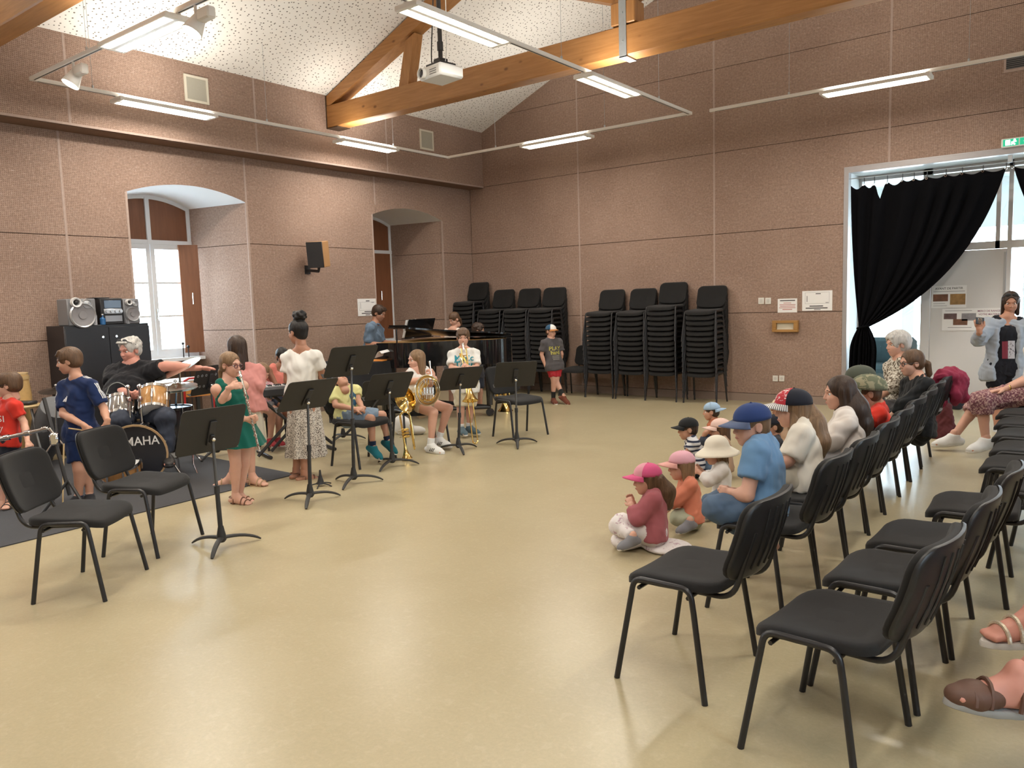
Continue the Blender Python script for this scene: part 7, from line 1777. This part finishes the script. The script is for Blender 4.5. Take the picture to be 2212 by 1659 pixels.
# ---------------------------------------------------------------- pianist
pnd = depth(stl)
p = Person('man in a blue shirt playing the piano', pnd, 1.75, 'tan', BAND, vox=.012)
p.torso(C3(515, 325), C3(470, 640), 78).head(C3(548, 222), .235, 72, -22)
p.arm('R', C3(455, 490, -.18), C3(610, 492, -.28), hand=A3(.9, .1, .1), palm=A3(0, 1, 0), curl=.35).arm('L', C3(560, 480, .18), C3(690, 475, .16), hand=A3(.9, .1, .1), palm=A3(0, 1, 0), curl=.35)
p.leg('R', C3(640, 690, -.12), C3(640, 960, -.12), toe=A3(.95, .05, -.1)).leg('L', C3(640, 690, .12), C3(650, 960, .12), toe=A3(.95, .05, 0)).build()
p.top(fabric('blue_shirt', (.125, .18, .255)), .9, .06, .018, name='shirt'); p.bottoms(M_DENIMD, 1.95, .012, 'trousers'); p.hair('dark', 'short', bang=.27, vol=.05); p.shoes(M_LEAB, M_BLKPL)
col_ = MB().tube([p.neck+p.spine*.02+(p.lat*math.cos(a)*.06+p.fw*(math.sin(a)*.055+.01))-p.loc for a in np.linspace(0, 2*PI, 17)[:-1]], .014, 6, closed=True).obj('collar', fabric('blue_shirt', (.125, .18, .255)), p.root)
# ---------------------------------------------------------------- two children beyond the piano
fd2 = depth(pk0+pdir*1.0+psid*.9)
p = Person('girl with a brown ponytail in a pale camisole standing beyond the piano', fd2+.15, 1.45, 'fair', BAND, vox=.012)
p.torso(C3(1175, 372), C3(1190, 690), -10).head(C3(1188, 275), .205, -48, -24).arm('R', C3(1100, 520, .0), C3(1130, 620, -.1)).arm('L', C3(1260, 520, .0), C3(1250, 620, -.1))
p.leg('R', C3(1170, 880), C3(1165, 1075)).leg('L', C3(1220, 880), C3(1220, 1075)).build()
p.top(fabric('pale_camisole', (.72, .62, .56)), 0, .05, .010, strap=True, name='camisole'); p.bottoms(fabric('grey_shorts', (.20, .20, .21)), .4); p.hair('brown', 'tied', bang=.16, vol=.04, tail=[((0, -.42, .0), .11), ((.05, -.55, -.3), .12), ((.05, -.5, -.75), .06)]); p.shoes(fabric('pale_shoe', (.5, .5, .5)))
p = Person('curly-haired boy looking aside beyond the tail of the piano', fd2+.05, 1.28, 'mid', BAND, vox=.012)
p.torso(C3(1385, 455), C3(1380, 740), 60).head(C3(1398, 368), .205, 82, -8).arm('R', C3(1350, 600, -.05), C3(1350, 700, -.05)).arm('L', C3(1420, 600, .1), C3(1420, 700, .1))
p.leg('R', C3(1370, 900), C3(1370, 1075), toe=A3(.8, 0, -.4)).leg('L', C3(1410, 900), C3(1410, 1075), toe=A3(.8, 0, -.4)).build()
p.top(fabric('dark_tee', (.04, .04, .05)), .6, .05, .014); p.bottoms(fabric('dark_shorts', (.03, .035, .05)), .8); p.hair('dark', 'curly', bang=.22, vol=.06); p.shoes(fabric('dark_shoe', (.03, .03, .035)))
# ---------------------------------------------------------------- boy with cap by the stacks
p = Person('boy in red shorts, grey T-shirt and white and blue cap by the chair stacks', fdep(1203, 872), 1.24, 'fair', None, vox=.010)
p.torso(CB(832, 275), CB(868, 570), 25).head(CB(832, 185), .20, 38, -6)
p.arm('R', CB(725, 445, -.04), CB(765, 570, -.06), hand=A3(.3, .95, 0), curl=.4).arm('L', CB(950, 440, .06), CB(930, 540, .14), curl=.5)
p.leg('R', CB(862, 740, -.02), CB(856, 945, .02), toe=A3(.25, .05, -.95)).leg('L', CB(890, 740, .02), CB(968, 915, -.10), toe=A3(.70, .45, -.5)).build()
sh = p.top(fabric('grey_tee', (.085, .078, .082)), .72, .06, .018); p.bottoms(speckle('red_print', (.42, .02, .03), (.5, .22, .2), 30, .70), .72, .006); p.hair('brown', 'short', bang=.2, vol=.02, fringe=False); p.socks(fabric('black_sock', (.02, .02, .02)), top=.42); p.shoes(fabric('rust_shoe', (.16, .05, .03)))
p.cap_hat(fabric('cap_blue', (.03, .09, .17)), fabric('cap_orange', (.50, .22, .08)), 0, 6, .36, fabric('cap_white', (.74, .73, .70)))
for txt, dz, sz in (('PLAY', -.01, .085), ('hard', -.075, .085)): p.decal('shirt', sh, p.chest+p.fw*.05+p.spine*dz, p.fw, [text_polys(txt, .03)], sz, mat('print_yellow', (.42, .38, .08), .7), 'shirt_print')
p.decal('shirt', sh, p.chest+p.fw*.05-p.spine*.15, p.fw, [rectp(-.9, .2, .9, .45), rectp(-.9, -.15, .9, .05), rectp(-.8, -.5, .8, -.3)], .07, mat('print_pale', (.20, .19, .18), .7), 'shirt_print')
# ================================================================ CHILDREN ON THE FLOOR
def floor_child(label, dep, h, skin_, neck, pel, yaw, headc, hh, hyaw, kneeN, kneeF, ankN, ankF, elb, wri, topm, botm, hairm, style='short', hlen=.6, cap=None, sleeve=.6, topname='shirt', **kw):
    dep = depth(onz(pel[0], pel[1], .105*h)); p = Person(label, dep, h, skin_, 'children sitting on the floor')
    p.torso(neck, pel, yaw).head(headc, hh, hyaw, kw.get('hp', -4)); p.arm('L', elb, wri, curl=.5).arm('R', (elb[0]+6, elb[1]-4, elb[2]+.22), (wri[0]+4, wri[1]-4, wri[2]+.16), curl=.5)
    p.leg('L', kneeN, ankN, toe=A3(-.6, .1, -.3)).leg('R', kneeF, ankF, toe=A3(-.6, .1, .3)).build(facevis=kw.get('fv', True), fat=kw.get('fat', 1.08))
    p.top(topm, sleeve, .05, kw.get('loose', .014), name=topname); p.bottoms(botm, kw.get('bl', 1.9), .012, 'trousers'); p.hair(hairm, style, hlen, bang=kw.get('bang', .2), vol=.02, tail=kw.get('tail'), fringe=False); p.shoes(fabric(*kw.get('shoe', ('grey_shoe', (.2, .2, .22)))))
    if cap: p.cap_hat(**cap)
    return p
PC = fabric('cap_pink', (.62, .10, .24))
p = floor_child('little girl in a hot pink cap and mauve jacket sitting on the floor', fdep(1415, 1180), .95, 'fair', C5(385, 1040), C5(385, 1345), -100, C5(335, 950), .195, -82, C5(120, 1300, -.05), C5(150, 1270, .22), C5(235, 1385, -.18), C5(250, 1370, .12), C5(265, 1240, -.10), C5(225, 1150, -.04), fabric('mauve_jacket', (.36, .11, .13)), M_DOTW, 'brown', 'long', .9, dict(m=PC, mb=PC, yaw=0, tilt=4, brim=.40, front=fabric('cap_pink_pale', (.66, .30, .36))), sleeve=1.8, topname='jacket', bang=.25, fat=1.28)
p.strands('brown', [(C5(420, 960, -.02), .05), (C5(470, 1050, .0), .07), (C5(490, 1140, .0), .04)])
v = Vol(p.pel-.30, p.pel+.30, .010); q = np.array([p.pel[0], p.pel[1], 0]); v.ell(q+UPW*.02+A3(-.12, 0, 0)*1.0, (.19, .19, .035), None, .02); v.ell(q+UPW*.05-AX[0]*.17, (.10, .12, .06), None, .05); v.ell(q+UPW*.015+AX[0]*.08-AX[2]*.05, (.16, .15, .03), None, .04); v.cut(q, -UPW); V, F = v.nets(); mobj('skirt', npmesh('skirt', V-p.loc, F, M_DOTW), p.root)
p = floor_child('little girl in a pale pink cap and coral sweatshirt sitting on the floor', fdep(1495, 1133), .95, 'fair', C5(640, 945), C5(670, 1215), -92, C5(590, 850), .195, -88, C5(570, 1240, -.06), C5(590, 1220, .20), C5(660, 1270, -.16), C5(680, 1250, .1), C5(560, 1110, -.08), C5(500, 1150, -.02), fabric('coral_sweat', (.62, .21, .13)), fabric('sage_leggings', (.36, .38, .28)), 'light', 'bob', .55, dict(m=fabric('cap_palepink', (.66, .36, .42)), mb=fabric('cap_peach', (.68, .36, .32)), yaw=0, tilt=2, brim=.42), sleeve=1.8, topname='sweatshirt')
p = floor_child('toddler in a cream sun hat and white top sitting on the floor', fdep(1575, 1102), .92, 'fair', C5(890, 830), C5(900, 1110), -100, C5(850, 745), .19, -85, C5(790, 1130, -.06), C5(800, 1110, .20), C5(850, 1175, -.16), C5(870, 1160, .1), C5(800, 960, -.10), C5(730, 900, -.05), fabric('white_top', (.70, .69, .68)), M_JEANS, 'light', 'bob', .45, None, sleeve=1.7, topname='top')
hx = MB(); P = []
for j in range(12):
    t_ = j/11; row = []
    for i in range(29):
        a = 2*PI*i/28; r_ = (.02+.42*math.sin(min(1, t_/.6)*PI/2) if t_ < .6 else .44+.38*(t_-.6)/.4); z_ = (.62-.44*(t_/.6)**2 if t_ < .6 else .18-.28*(t_-.6)/.4+.04*math.sin(3*a)*(t_-.6))
        row.append(p.H(r_*.95*math.cos(a), r_*1.05*math.sin(a)-.06, z_)-p.loc)
    P.append(row)
o_ = hx.grid(P).obj('sun_hat', fabric('cream_hat', (.70, .66, .56)), p.root, 80); o_.modifiers.new('thickness', 'SOLIDIFY').thickness = .005
p = floor_child('little boy in a black cap and striped T-shirt sitting on the floor', fdep(1508, 1008), .98, 'mid', C5(670, 640), C5(705, 850), -95, C5(640, 575), .19, -92, C5(590, 860, -.05), C5(600, 840, .2), C5(660, 880, -.15), C5(680, 870, .1), C5(620, 770, -.1), C5(570, 800, -.05), M_STRI, M_DENIMD, 'dark', 'short', .5, dict(m=fabric('cap_black', (.015, .016, .018)), yaw=0, tilt=2, brim=.36))
p = floor_child('child wearing a pale blue cap back to front, sitting on the floor', fdep(1545, 958), .95, 'mid', C5(835, 510), C5(850, 650), -100, C5(815, 445), .185, -105, C5(770, 660, -.05), C5(780, 650, .2), C5(820, 680, -.15), C5(840, 670, .1), C5(780, 600, -.1), C5(750, 640, -.05), fabric('rust_tee', (.36, .10, .04)), M_DENIMD, 'dark', 'short', .5, dict(m=fabric('cap_paleblue', (.30, .42, .56)), yaw=168, tilt=2, brim=.34))
p = floor_child('child in a blush pink cap half hidden beyond the cream sun hat', fdep(1560, 1028), .95, 'mid', C5(900, 640), C5(910, 850), -95, C5(880, 580), .19, -92, C5(800, 860, -.05), C5(810, 840, .2), C5(850, 880, -.15), C5(880, 870, .1), C5(830, 770, -.1), C5(790, 800, -.05), fabric('tan_top', (.45, .30, .2)), M_JEANS, 'brown', 'bob', .5, dict(m=fabric('cap_blush', (.70, .50, .44)), yaw=0, tilt=4, brim=.40))
p = floor_child('child in a dark navy cap half hidden beyond the boy in the blue T-shirt', 5.3, 1.0, 'mid', C5(1290, 640), C5(1300, 860), -100, C5(1275, 555), .19, -95, C5(1200, 860, -.05), C5(1210, 840, .2), C5(1250, 880, -.15), C5(1280, 870, .1), C5(1230, 770, -.1), C5(1190, 800, -.05), fabric('dark_tee', (.04, .04, .05)), M_DENIMD, 'dark', 'short', .5, dict(m=fabric('cap_navydark', (.016, .018, .028)), yaw=0, tilt=0, brim=.30))
p = floor_child('child in a cream cap half hidden beyond the girl in the navy and red cap', 6.3, 1.0, 'mid', C5(1330, 470), C5(1350, 650), -100, C5(1325, 415), .185, -95, C5(1280, 660, -.05), C5(1290, 650, .2), C5(1310, 680, -.15), C5(1330, 670, .1), C5(1290, 560, -.1), C5(1260, 600, -.05), fabric('tan_top', (.45, .30, .2)), M_DENIMD, 'dark', 'short', .5, dict(m=fabric('cap_cream', (.66, .54, .38)), yaw=0, tilt=-4, brim=.42))
# ================================================================ SEATED AUDIENCE
def seated(label, dep, h, skin_, neck, pel, yaw, headc, hh, hyaw, kneeN, ankN, elb, wri, topm, botm, hairm, style, hlen=.6, sleeve=.6, **kw):
    p = Person(label, dep, h, skin_, kw.get('group', 'audience seated on the front row'), vox=kw.get('vox', .010))
    p.torso(neck, pel, yaw, sw=kw.get('sw', 1.0)).head(headc, hh, hyaw, kw.get('hp', -4)); dl = kw.get('gap', .20)
    p.arm('L', elb, wri, curl=.5).arm('R', (elb[0]+4, elb[1]-4, elb[2]+dl*1.3), (wri[0]+3, wri[1]-3, wri[2]+dl), curl=.5)
    p.leg('L', kneeN, ankN, toe=kw.get('toe', A3(-1, .05, 0))).leg('R', (kneeN[0]+6, kneeN[1]-10, kneeN[2]+dl), (ankN[0]+6, ankN[1]-8, ankN[2]+dl), toe=kw.get('toe', A3(-1, .05, 0))).build(facevis=kw.get('fv', True), fat=kw.get('fat', 1.0))
    p.sh_ = p.top(topm, sleeve, kw.get('hem', .05), kw.get('loose', .014), name=kw.get('tn', 'shirt')); p.bottoms(botm, kw.get('bl', 1.9), .012, 'trousers'); p.hair(hairm, style, hlen, bang=kw.get('bang', .22), vol=kw.get('vol', .04), tail=kw.get('tail'), fringe=kw.get('fringe', True))
    if kw.get('shoe', True): p.shoes(kw.get('shoem', fabric('grey_shoe', (.2, .2, .22))))
    return p
def cdep(y, x=-1.40): return depth((x, y, .6))
NC = fabric('cap_navyblue', (.025, .05, .16))
p = seated('boy in a blue T-shirt and navy cap seated on a front row chair', cdep(3.97, -1.42), 1.28, 'fair', C5(1185, 655), C5(1225, 1185), -118, C5(1110, 545), .215, -78, C5(860, 1165, -.10), C5(1215, 1425, -.02), C5(1085, 1070, -.16), C5(985, 1055, -.10), fabric('blue_tee', (.13, .25, .42)), M_JEANS, 'light', 'short', .5, .62, shoe=False, loose=.018, fringe=False, vol=.02, fat=1.18)
p.cap_hat(NC, fabric('cap_greyblue', (.10, .13, .22)), 0, -2, .42); p.sandals(fabric('blue_sandal', (.03, .05, .12)), fabric('blue_sandal', (.03, .05, .12)))
p = seated('long-haired girl in a navy cap with red patterned front on a front row chair', cdep(4.55, -1.50), 1.38, 'fair', C5(1490, 535), C5(1530, 930), -112, C5(1420, 425), .215, -92, C5(1200, 930, -.06), C5(1180, 1150, -.05), C5(1400, 810, -.14), C5(1290, 860, -.10), fabric('cream_tee', (.68, .64, .56)), fabric('cream_trousers', (.60, .56, .46)), 'light', 'long', .9, .9, loose=.022)
p.cap_hat(fabric('cap_navyblack', (.018, .020, .030)), M_STRW, 0, 4, .46, M_BAND, 1.06)
p.strands('light', [(C5(1500, 400, .02), .06), (C5(1560, 540, .02), .085), (C5(1610, 680, .0), .075), (C5(1630, 770, .0), .03)]); p.strands('light', [(C5(1440, 450, -.05), .03), (C5(1440, 580, -.07), .026), (C5(1410, 690, -.08), .012)])
p = seated('girl with long dark brown hair in a cream jacket on a front row chair', cdep(5.25, -1.50), 1.42, 'fair', C6(745, 690), C6(790, 1010), -112, C6(705, 560), .215, -100, C6(560, 1000, -.05), C6(560, 1180, -.05), C6(660, 880, -.14), C6(600, 960, -.10), fabric('cream_jacket', (.66, .61, .57)), fabric('pale_trousers', (.5, .5, .52)), 'dark', 'long', .95, 1.8, tn='jacket', loose=.024, bang=.3)
p.strands('dark', [(C6(740, 540, .02), .08), (C6(800, 680, .0), .105), (C6(850, 790, .0), .09), (C6(880, 850, .0), .04)]); 
p = seated('child in a camouflage cap and red T-shirt on a front row chair', cdep(5.85, -1.48), 1.22, 'tan', C6(985, 655), C6(1010, 860), -118, C6(905, 560), .205, -100, C6(820, 860, -.05), C6(820, 1000, -.05), C6(900, 770, -.14), C6(840, 830, -.10), fabric('red_tee2', (.58, .035, .02)), M_DENIMD, 'brown', 'short', .5, .7, fringe=False, vol=.02)
p.cap_hat(M_CAMO, M_CAMO, 0, 8, .50, None, 1.32)
p = seated('child in a dark olive cap seated beyond the camouflage cap', cdep(6.75, -1.62), 1.22, 'mid', C6(880, 560), C6(900, 780), -100, C6(850, 475), .20, -92, C6(760, 780, -.05), C6(760, 900, -.05), C6(830, 680, -.1), C6(780, 740, -.08), fabric('lime_top', (.30, .42, .10)), M_DENIMD, 'brown', 'short', .5, .7, fv=False, fringe=False, vol=.02)
p.cap_hat(fabric('cap_olive', (.075, .085, .065)), fabric('cap_olive', (.075, .085, .065)), 0, 4, .55, None, 1.30)
p = seated('ponytailed young woman with glasses in black on a front row chair', cdep(7.42, -1.38), 1.62, 'fair', C6(1265, 455), C6(1270, 800), -92, C6(1222, 345), .22, -88, C6(1060, 790, -.05), C6(1050, 960, -.05), C6(1180, 640, -.14), C6(1090, 720, -.1), fabric('black_top', (.012, .013, .015)), fabric('black_trousers', (.012, .013, .015)), 'brown', 'tied', .5, 1.8, tn='top', bang=.30, tail=[((0, -.46, .05), .10), ((.0, -.66, -.12), .13), ((.0, -.70, -.50), .12), ((.0, -.62, -.75), .05)])
p.glasses(M_BLACK)
p = seated('grey-haired woman in a leaf print blouse on a front row chair', cdep(8.03, -1.40), 1.60, 'fair', C6(1140, 325), C6(1140, 680), -88, C6(1122, 210), .225, -86, C6(940, 680, -.05), C6(930, 860, -.05), C6(1080, 520, -.14), C6(980, 600, -.1), M_ZEB, fabric('grey_trousers', (.12, .12, .13)), 'grey', 'curly', .5, 1.2, tn='blouse', bang=.26, vol=.09)
# crimson coat over the last front row chair, bag below
v = Vol(np.array([-1.40, 7.75, .30]), np.array([-.80, 8.55, 1.15]), .012)
v.ell((-1.16, 8.12, .80), (.09, .17, .075), None, .03); v.ell((-1.10, 8.16, .72), (.07, .15, .12), None, .04); v.ell((-1.10, 8.06, .66), (.05, .08, .12), None, .03); v.ell((-1.20, 8.0, .82), (.07, .10, .05), None, .03); v.cap((-1.10, 8.27, .76), (-1.07, 8.28, .60), .05, .045, .03); v.cap((-1.25, 7.98, .76), (-1.22, 8.02, .58), .045, .05, .03)
V, F = v.nets(); V = wrinkle(V, F, .008, 3.3); lc = np.array([-1.08, 8.10, .48]); th_ = thing('coat', 'crimson coat hung over the back of the last front row chair', 'coat', lc); mobj('coat_cloth', npmesh('coat_cloth', V-lc, F, mat('cloth_crimson', (.25, .018, .055), .85, var=.2, vscale=10, bump=.8, bscale=16)), th_)
bgq = onz(2035, 952); bgq = onz(2036, 948); th_ = Th('tote_bag', 'dark red fabric bag standing beside the last front row chair', 'bag', bgq)
v = Vol(bgq-.25, bgq+np.array([.25, .25, .45]), .010); bn_ = np.array([math.cos(1.35), math.sin(1.35), 0]); v.cap(bgq+UPW*.06, bgq+UPW*.30, .125, .095, .01, bn_, .5); v.cap(bgq+UPW*.05-np.array([-.07*bn_[1], .07*bn_[0], 0]), bgq+UPW*.05+np.array([-.07*bn_[1], .07*bn_[0], 0]), .06, .06, .03); v.cut(bgq, -UPW); V, F = v.nets(); V = wrinkle(V, F, .005, 2.2); mobj('bag', npmesh('bag', V-bgq, F, mat('cloth_maroon', (.085, .014, .018), .85, bump=.5, bscale=30)), th_.root); th_.p('handle', MB().tube(bez([bgq+np.array([-.02, -.08, .37]), bgq+np.array([0, -.06, .56]), bgq+np.array([0, .06, .56]), bgq+np.array([.02, .08, .37])], 10), .009, 7), mat('cloth_maroon', (.085, .014, .018), .85))
gb2 = onz(2066, 884); v = Vol(gb2-.25, gb2+.3, .012); v.ell(gb2+UPW*.10, (.11, .11, .11), None, .02); v.ell(gb2+UPW*.19, (.06, .06, .05), None, .03); v.cut(gb2, -UPW); V, F = v.nets(); th_ = thing('small_bag', 'small dark grey bag on the floor before the white door', 'bag', gb2); mobj('bag', npmesh('bag', V-gb2, F, fabric('bag_dark', (.04, .042, .055))), th_)
# ---------------------------------------------------------------- standing woman with a phone
sd_w = 8.75
p = Person('woman in a grey shirt and dark shorts standing with a phone, sunglasses on her hair', sd_w, 1.66, 'tan', None, vox=.011)
p.torso(WM(1145, 790), WM(1110, 1215), -18).head(WM(1175, 635), .225, -28, -12)
p.arm('R', WM(885, 975, -.06), WM(895, 890, -.26), hand=A3(-.2, -.95, -.1), palm=A3(.4, .1, .9), curl=.6).arm('L', WM(1300, 1020, .02), WM(1310, 1180, -.05), curl=.4)
p.leg('R', WM(1060, 1570), WM(1060, 1790), toe=A3(-.2, 0, -1)).leg('L', WM(1170, 1570), WM(1180, 1790), toe=A3(.3, 0, -1)).build()
p.top(fabric('black_vest', (.010, .010, .014)), 0, .06, .003, strap=True, name='vest', vneck=.03); p.bottoms(fabric('black_shorts', (.008, .008, .012)), .52, .008); p.hair('dark', 'bob', .62, bang=.34, vol=.05); p.sunglasses_up(M_BLKPL); p.shoes(fabric('pale_shoe', (.5, .5, .5)))
JK = fabric('grey_overshirt', (.30, .33, .37))
v = p._vol(); e = .042; h = p.h; bot = p.pel-p.spine*.10*h
v.cap(p.pel-p.spine*.06*h, p.chest, .082*h+e, .092*h+e*.9, .02, p.fw, .74, [(bot, -p.spine)]); v.cap(p.hip['L']-p.spine*.05*h, p.hip['R']-p.spine*.05*h, .066*h+e, None, .05, p.fw, .85, [(bot, -p.spine)]); v.cap(p.sh['L'], p.sh['R'], .042*h+e*.4, None, .03)
for sd in 'LR': v.cap(p.sh[sd], p.J['e'+sd], .038*h+e*.6, .034*h+e*.4, .02); v.cap(p.J['e'+sd], p.J['e'+sd]+(p.J['w'+sd]-p.J['e'+sd])*.55, .033*h+e*.4, .028*h+e*.3, .012)
v.cap(p.pel+p.fw*.13*h-p.spine*.2*h, p.neck+p.fw*.09*h+p.spine*.1*h, .098*h, .060*h, .01, op='sub'); v.ell(p.neck+p.spine*.05*h+p.fw*.03*h, (.06*h, .06*h, .055*h), None, .01, 'sub'); v.cut(bot, -p.spine); p._emit(v, 'overshirt', JK)
p.decal('vest', p.root, p.pel*.42+p.chest*.58, p.fw, [rectp(-.5, -1.0, .02, .75, 5)], .11, mat('print_wine', (.17, .012, .03), .7), 'vest_print', lift=.008); p.decal('vest', p.root, p.pel*.42+p.chest*.58, p.fw, [rectp(.0, -1.0, .62, .8, 5)], .11, speckle('grey_print', (.42, .40, .42), (.10, .09, .10), 50, .6), 'vest_print', lift=.011)
ph = p.J['wR']+A3(-.1, -.9, -.25)*.11; th_ = Th('phone', 'phone held up by the standing woman', 'phone', ph); Rr = np.stack([AX[0], AX[2], -AX[1]], 1); th_.p('case', MB().box(ph, (.15, .010, .075), Rr@rotz(.5), .004), M_BLKPL); th_.p('reflective_back', MB().box(ph+AX[2]*-.006, (.07, .002, .06), Rr@rotz(.5), .001), M_SILVER)
# ---------------------------------------------------------------- seated woman with patterned skirt
p = Person('woman in a floral skirt and white sneakers seated at the end of the second row', depth((-.62, 9.05, .5)), 1.66, 'fair', None, vox=.011)
p.torso((2258, 738, 0), (2240, 846, 0), -88).head((2262, 690, 0), .225, -85).arm('L', (2236, 815, -.15), (2168, 842, -.16), hand=A3(-1, .1, 0), palm=A3(0, 1, 0), curl=.2).arm('R', (2236, 810, .2), (2170, 838, .14), curl=.3)
p.leg('L', SW(1010, 175, -.14), SW(1045, 470, -.16), toe=A3(-.95, .12, -.2)).leg('R', SW(990, 170, .12), SW(800, 440, .15), toe=A3(-.98, .05, .1)).build()
p.top(fabric('white_top2', (.7, .68, .66)), .6, .05, .014, name='top'); v = p._vol(); h = p.h
for sd in 'LR': v.cap(p.hip[sd], p.J['k'+sd], .066*h, .056*h, .05); v.cap(p.J['k'+sd], p.J['k'+sd]+(p.J['a'+sd]-p.J['k'+sd])*.30, .052*h, .050*h, .05, clips=[(p.J['k'+sd]+(p.J['a'+sd]-p.J['k'+sd])*.32, unit(p.J['a'+sd]-p.J['k'+sd]))])
v.cap(p.hip['L'], p.hip['R'], .075*h, None, .04); v.cap((p.J['kL']+p.hip['L'])/2, (p.J['kR']+p.hip['R'])/2, .055*h, None, .05); p._emit(v, 'skirt', M_FLOR)
p.shoes(fabric('white_shoe', (.72, .72, .70), bump=.1)); p.hair('brown', 'bob', .6); MB().tube([p.J['wL']+A3(1, -.25, 0)*.05+.030*(UPW*math.cos(a)+AX[2]*math.sin(a))-p.loc for a in np.linspace(0, 2*PI, 13)[:-1]], .007, 6, closed=True).obj('bracelet', M_BRASS, p.root)
# ---------------------------------------------------------------- two sitters at the right edge (only their feet are in view)
def edge_sitter(label, y, ank, ank2, topc, sandal, sole, straps, clab, toev):
    x0 = .42; chair(x0, y, PI, clab, 'third row of audience chairs')
    p = Person(label, depth((x0, y, .5)), 1.66, 'rosy', None, vox=.011)
    W_ = lambda a, b, c: np.array([a, b, c], float)
    p.neck = None
    p.torso(W_(x0+.06, y, 1.02), W_(x0+.02, y, .555), 0); p.face = np.array([-1.0, 0, 0]); p.fw = unit(p.face-p.spine*(p.face@p.spine)); p.lat = np.cross(p.spine, p.fw); h = p.h
    p.sh = {'L': p.neck+p.lat*.103*h-p.spine*.042*h, 'R': p.neck-p.lat*.103*h-p.spine*.042*h}; p.hip = {'L': p.pel+p.lat*.05*h, 'R': p.pel-p.lat*.05*h}
    p.hc = W_(x0+.02, y, 1.22); p.hh = .225; p.HR = frame([-1, 0, 0])
    p.arm('L', W_(x0-.02, y-.22, .78), W_(x0-.22, y-.14, .66), curl=.4).arm('R', W_(x0-.02, y+.22, .78), W_(x0-.22, y+.14, .66), curl=.4)
    for sd, a in (('L', ank), ('R', ank2)):
        a = np.array(a, float); k = a+np.array([.21, .13, .27]) if sd == 'L' else np.array([a[0]+.02, a[1], .52]); p.leg(sd, k, a, toe=unit(toev) if sd == 'L' else unit([-1, 0, 0]))
    p.build(); p.top(fabric(*topc), .6, .05, .014); p.bottoms(M_DENIMD, 1.35, .014, 'trousers'); p.hair('brown', 'bob', .6); p.sandals(sandal, sole, straps=straps)
    return p
SOLE = mat('sole_grey', (.30, .30, .29), .7); GLIT = mat('glitter_silver', (.62, .54, .42), .35, metal=.5, var=.6, vscale=250)
def foot_at(u, v): q = onz(u, v, .10); return q
a1 = atd(2200, 1472, 2.45); p1_ = edge_sitter('sitter with crossed legs wearing closed brown leather sandals', 3.08, a1, (.06, 3.17, .112), ('edge_top', (.3, .3, .34)), mat('leather_brown', (.115, .055, .035), .6, var=.2, vscale=20), SOLE, 3, 'black chair of the sitter in brown leather sandals', (-.21, -.16, .05))
MBR = mat('leather_brown', (.115, .055, .035), .6, var=.2, vscale=20)
a = p1_.J['aL']; t_ = p1_.J['tL']; L_ = .158*p1_.h; up_ = unit(UPW-t_*(t_@UPW)); v = Vol(a-L_*1.2, a+L_*1.2, .006); ball = a+t_*.50*L_-up_*.26*L_; toe_ = a+t_*.68*L_-up_*.28*L_
v.cap(a+t_*.30*L_-up_*.22*L_, ball, .185*L_, .20*L_, .02, up_, .85); v.cap(ball, toe_, .20*L_, .15*L_, .02, up_, .85); v.cut(a-up_*.38*L_, -up_); V, F = v.nets(); so_ = mobj('sandal_upper', npmesh('sandal_upper', V-p1_.loc, F, MBR), p1_.root)
sv_ = np.cross(up_, t_)
for k in range(4): c_ = a+t_*(.28+.13*k)*L_-up_*.06*L_+sv_*.03*L_*(k-1.5); MB().tube([c_+sv_*.05*L_-p1_.loc-up_*(.03+.035*k)*L_, c_-sv_*.10*L_-p1_.loc-up_*(.06+.03*k)*L_], .006, 6).obj('cut_out', mat('cutout_dark', (.02, .012, .01), .8), so_)
a1 = atd(2245, 1322, 2.75); edge_sitter('sitter with crossed legs wearing pale sandals with a glitter strap', 3.72, a1, (.08, 3.80, .112), ('edge_top2', (.45, .4, .38)), GLIT, mat('sole_pale', (.55, .52, .48), .6), 3, 'black chair of the sitter in glitter sandals', (-.20, -.19, .0))

# black amplifier case by the stacks and an armchair out in the hall
q = onz(1166, 838); q = np.array([q[0], min(q[1], 10.75), 0]); th_ = Th('amplifier', 'black amplifier case on the floor between the piano and the chair stacks', 'amplifier', q)
th_.p('case', MB().box(q+UPW*.22, (.30, .26, .42), None, .012), M_BLKPL); th_.p('grille', MB().box(q+UPW*.20+np.array([0, -.132, 0]), (.25, .006, .32), None, .003), M_BLACK); th_.p('handle', MB().tube(fillet([q+np.array([-.07, 0, .43]), q+np.array([-.07, 0, .46]), q+np.array([.07, 0, .46]), q+np.array([.07, 0, .43])], .02, 4), .008, 6), M_BLACK)
for sx in (-.12, .12):
    for sy in (-.10, .10): th_.p('foot', MB().cyl(q+np.array([sx, sy, 0]), q+np.array([sx, sy, .012]), .015, n=8), M_BLKPL)
q = np.array([ony(1918, 830, 13.4)[0], 13.4, 0]); th_ = Th('armchair', 'dark teal armchair out in the bright hall', 'armchair', q); M_TEAL = fabric('teal_upholstery', (.05, .075, .08))
th_.p('seat', MB().box(q+UPW*.30, (.70, .60, .30), None, .06), M_TEAL); th_.p('backrest', MB().box(q+np.array([0, .30, .58]), (.70, .16, .55), None, .06), M_TEAL)
for sx in (-1, 1): th_.p('armrest', MB().box(q+np.array([sx*.36, .02, .40]), (.14, .62, .44), None, .05), M_TEAL)
for sx in (-.3, .3):
    for sy in (-.24, .28): th_.p('leg', MB().cyl(q+np.array([sx, sy, -.001]), q+np.array([sx, sy, .17]), .02, n=8), M_BLACK)
